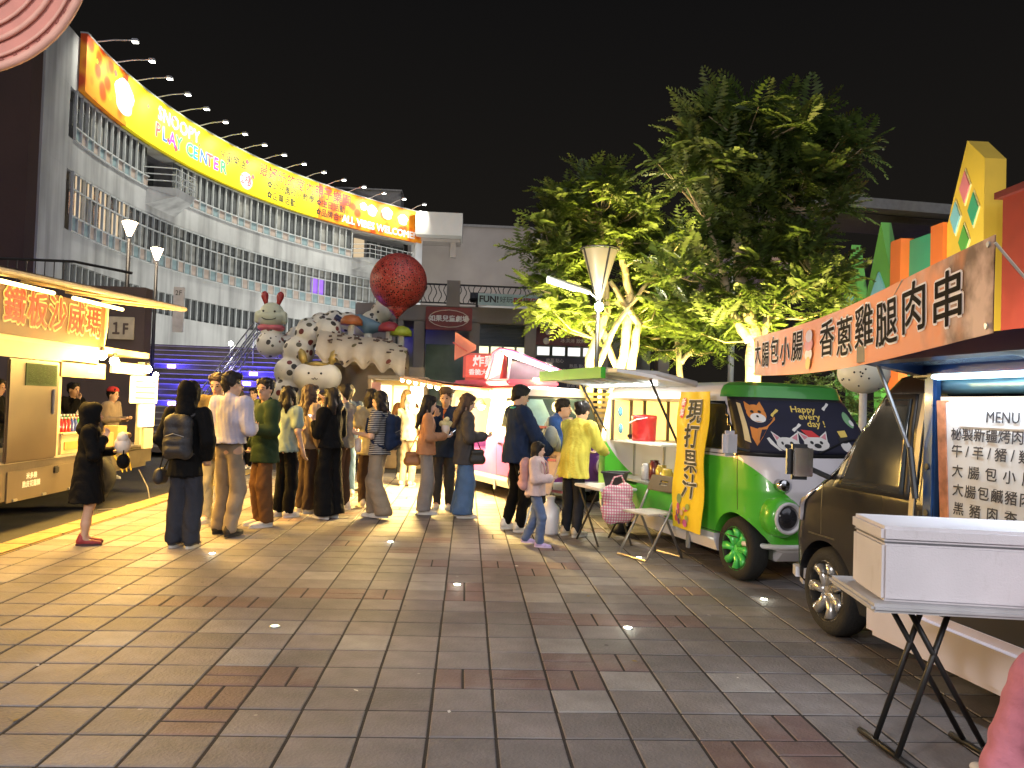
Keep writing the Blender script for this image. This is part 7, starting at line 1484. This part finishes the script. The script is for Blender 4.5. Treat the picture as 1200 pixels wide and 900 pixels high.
P22 = person('woman with long black hair behind the truck counter', -6.85, 12.55, 1.60, -60, GREYT, DENIMD, ('long', HAIRB), SKIN2, ('hold', 'hold'), 'shirt', nod=15, vox=1.2)
P23 = person('man in a black jacket with a hand at his mouth behind the counter', -6.35, 13.1, 1.62, -110, BLACK, DENIMD, ('short', HAIRB), SKIN, ('down', 'mouth'), 'coat', under=WHITEC, vox=1.2)
P24 = person('person in a red cap and beige top behind the cartons', -5.95, 13.6, 1.55, -100, BEIGE, DENIMD, ('short', HAIRB), SKIN, ('hold', 'hold'), 'shirt', vox=1.2)
hd = P24[2]; MB().lathe([(.108, .0), (.104, .045), (.07, .085), (.01, .098)], 18, hd((0, -.01, .07))).build('cap', mat('cap_red', (.5, .03, .03), .8), P24[0], True)
P25 = person('vendor in a dark top reaching behind the steel truck door', -6.20, 10.75, 1.62, -85, BLACK, DENIMD, ('bob', HAIRB), SKIN, ('reach', 'reach'), 'shirt', vox=1.2)
P26 = person('grey haired person in white in the far background', -1.00, 13.7, 1.60, -20, GREYT, GREYP, ('bob', mat('hair_grey', (.10, .10, .10), .5, 0, 30, .3)), SKIN, ('hold', 'hold'), 'loose', vox=1.3)
P27 = person('blond person in the far background beside the doorway', -1.15, 14.9, 1.70, -10, BROWN, DENIMD, ('long', HAIRG), SKIN2, ('down', 'down'), 'loose', vox=1.3)
P28 = person('person with a dark bob in the crowd near the stairs', -2.55, 11.6, 1.60, 150, BLACK, GREYP, ('bob', HAIRB), SKIN, ('hold', 'hold'), 'shirt', vox=1.3)
P29 = person('tall person in a dark top at the back of the crowd', -1.80, 12.0, 1.72, 30, NAVYC, DENIM, ('short', HAIRB), SKIN, ('hold', 'hold'), 'loose', vox=1.3)
P31 = person('woman with a white top far behind the hooded person', -4.05, 14.2, 1.60, 120, WHITEC, DENIMD, ('mid', HAIRB), SKIN2, ('hold', 'hold'), 'loose', vox=1.3)
P32 = person('person with short hair at the foot of the blue stairs', -4.3, 16.2, 1.66, 160, GREYT, BLACK, ('short', HAIRB), SKIN, ('down', 'down'), 'shirt', vox=1.3)
P30 = person('seated person in pink trousers cut off by the right edge', 2.42, 2.52, 1.66, 0, PINKT, PINKT, ('bob', HAIRB), SKIN, ('down', 'down'), 'shirt', seat=([np.array((-.10, 0, .53)), np.array((.08, 0, .53))], [np.array((-.18, .48, .50)), np.array((.10, .46, .50))], [np.array((-.29, .52, .085)), np.array((.10, .44, .08))]), wide=.03, cuff=.08, hem=.46, shoe=(.62, .6, .58), fold=.0055)
# things in hands
def held(name, label, cat, P, face, q, mb_parts):
    p, s, hd, ln_ = P; t = thing(name, label, cat, place(p, s, face, ln_(q)), R(face))
    for nm, mb, m in mb_parts: mb.build(nm, m, t, True)
    return t
PAPER = mat('paper_white', (.72, .62, .52), .7, 0, 6, .1)
held('food_bag', 'white paper food bag held by the girl in black', 'paper bag', P1, -70, (.02, .36, 1.22), [('wrap', MB().ball((0, 0, 0), .10, 7, 5, sc=(1.15, .8, .95)).ball((.05, 0, .07), .06, 6, 4), PAPER), ('food', MB().ball((-.03, .03, .09), .05, 10, 7, sc=(1, 1, .6)), mat('bun_brown', (.4, .22, .08), .6))])
held('food_bowl', 'small dark food bag hanging below the girl\'s hands', 'bag', P1, -70, (.10, .38, 1.02), [('pouch', MB().ball((0, 0, 0), .085, 12, 8, sc=(1, .7, .85)), BLACK), ('handle', MB().tube([(-.05, 0, .05), (0, 0, .14), (.05, 0, .05)], .006, 5), BLACK)])
held('popcorn_cup', 'cup of pale popcorn held by the man in the cap', 'popcorn', P15, 170, (-.08, .36, 1.18), [('cup', MB().lathe([(.045, -.10), (.06, .02), (.055, .02)], 14), PAPER), ('popcorn', MB().ball((0, 0, .05), .05, 9, 6).ball((.05, .01, .04), .04, 9, 6).ball((-.05, .0, .04), .042, 9, 6).ball((.01, -.04, .08), .04, 9, 6).ball((-.02, .03, .10), .035, 9, 6), mat('popcorn', (.75, .68, .35), .7))])
for nm, P, face, q, lb in (('phone', P16, -80, (.0, .37, 1.17), 'phone held by the woman in the blazer'), ('phone', P9, 55, (.0, .36, 1.30), 'phone held by the woman in black'), ('phone', P10, 68, (.0, .53, 1.60), 'phone raised by the man in the grey tee'), ('phone', P14, -85, (.0, .36, 1.17), 'phone held by the woman in orange')):
    p, s, hd, ln_ = P; t = thing('phone', lb, 'phone', place(p, s, face, ln_(q)), R(face)); MB().box((0, 0, 0), (.075, .010, .15), (R(-50), 0, 0), .004).build('case', BLK, t); MB().box((0, -.0055, .004), (.068, .003, .135), (R(-50), 0, 0)).build('screen', glow('phone_screen', (.7, .8, 1), .8), t)
held('drink_pouch', 'clear drink pouch held by the person in the striped tee', 'drink', P13, 72, (.06, .34, .98), [('pouch', MB().lathe([(.03, -.10), (.045, -.05), (.04, .05), (.015, .08)], 12), mat('pouch_clear', (.6, .5, .45), .2)), ('straw', MB().cyl((0, 0, .06), (.01, 0, .16), .005, n=6), RED)])
held('grey_bundle', 'pale grey folded jacket held between the navy and blue jackets', 'jacket', P17, -72, (.02, .42, 1.10), [('cloth', MB().ball((0, 0, 0), .11, 12, 8, sc=(.9, .8, 1.3)), cloth('pale_grey', (.35, .38, .36))), ('sleeve', MB().tube([(0, .05, .05), (.02, .09, -.05), (.0, .1, -.16)], .035, 8), MATS['cloth_pale_grey'])])
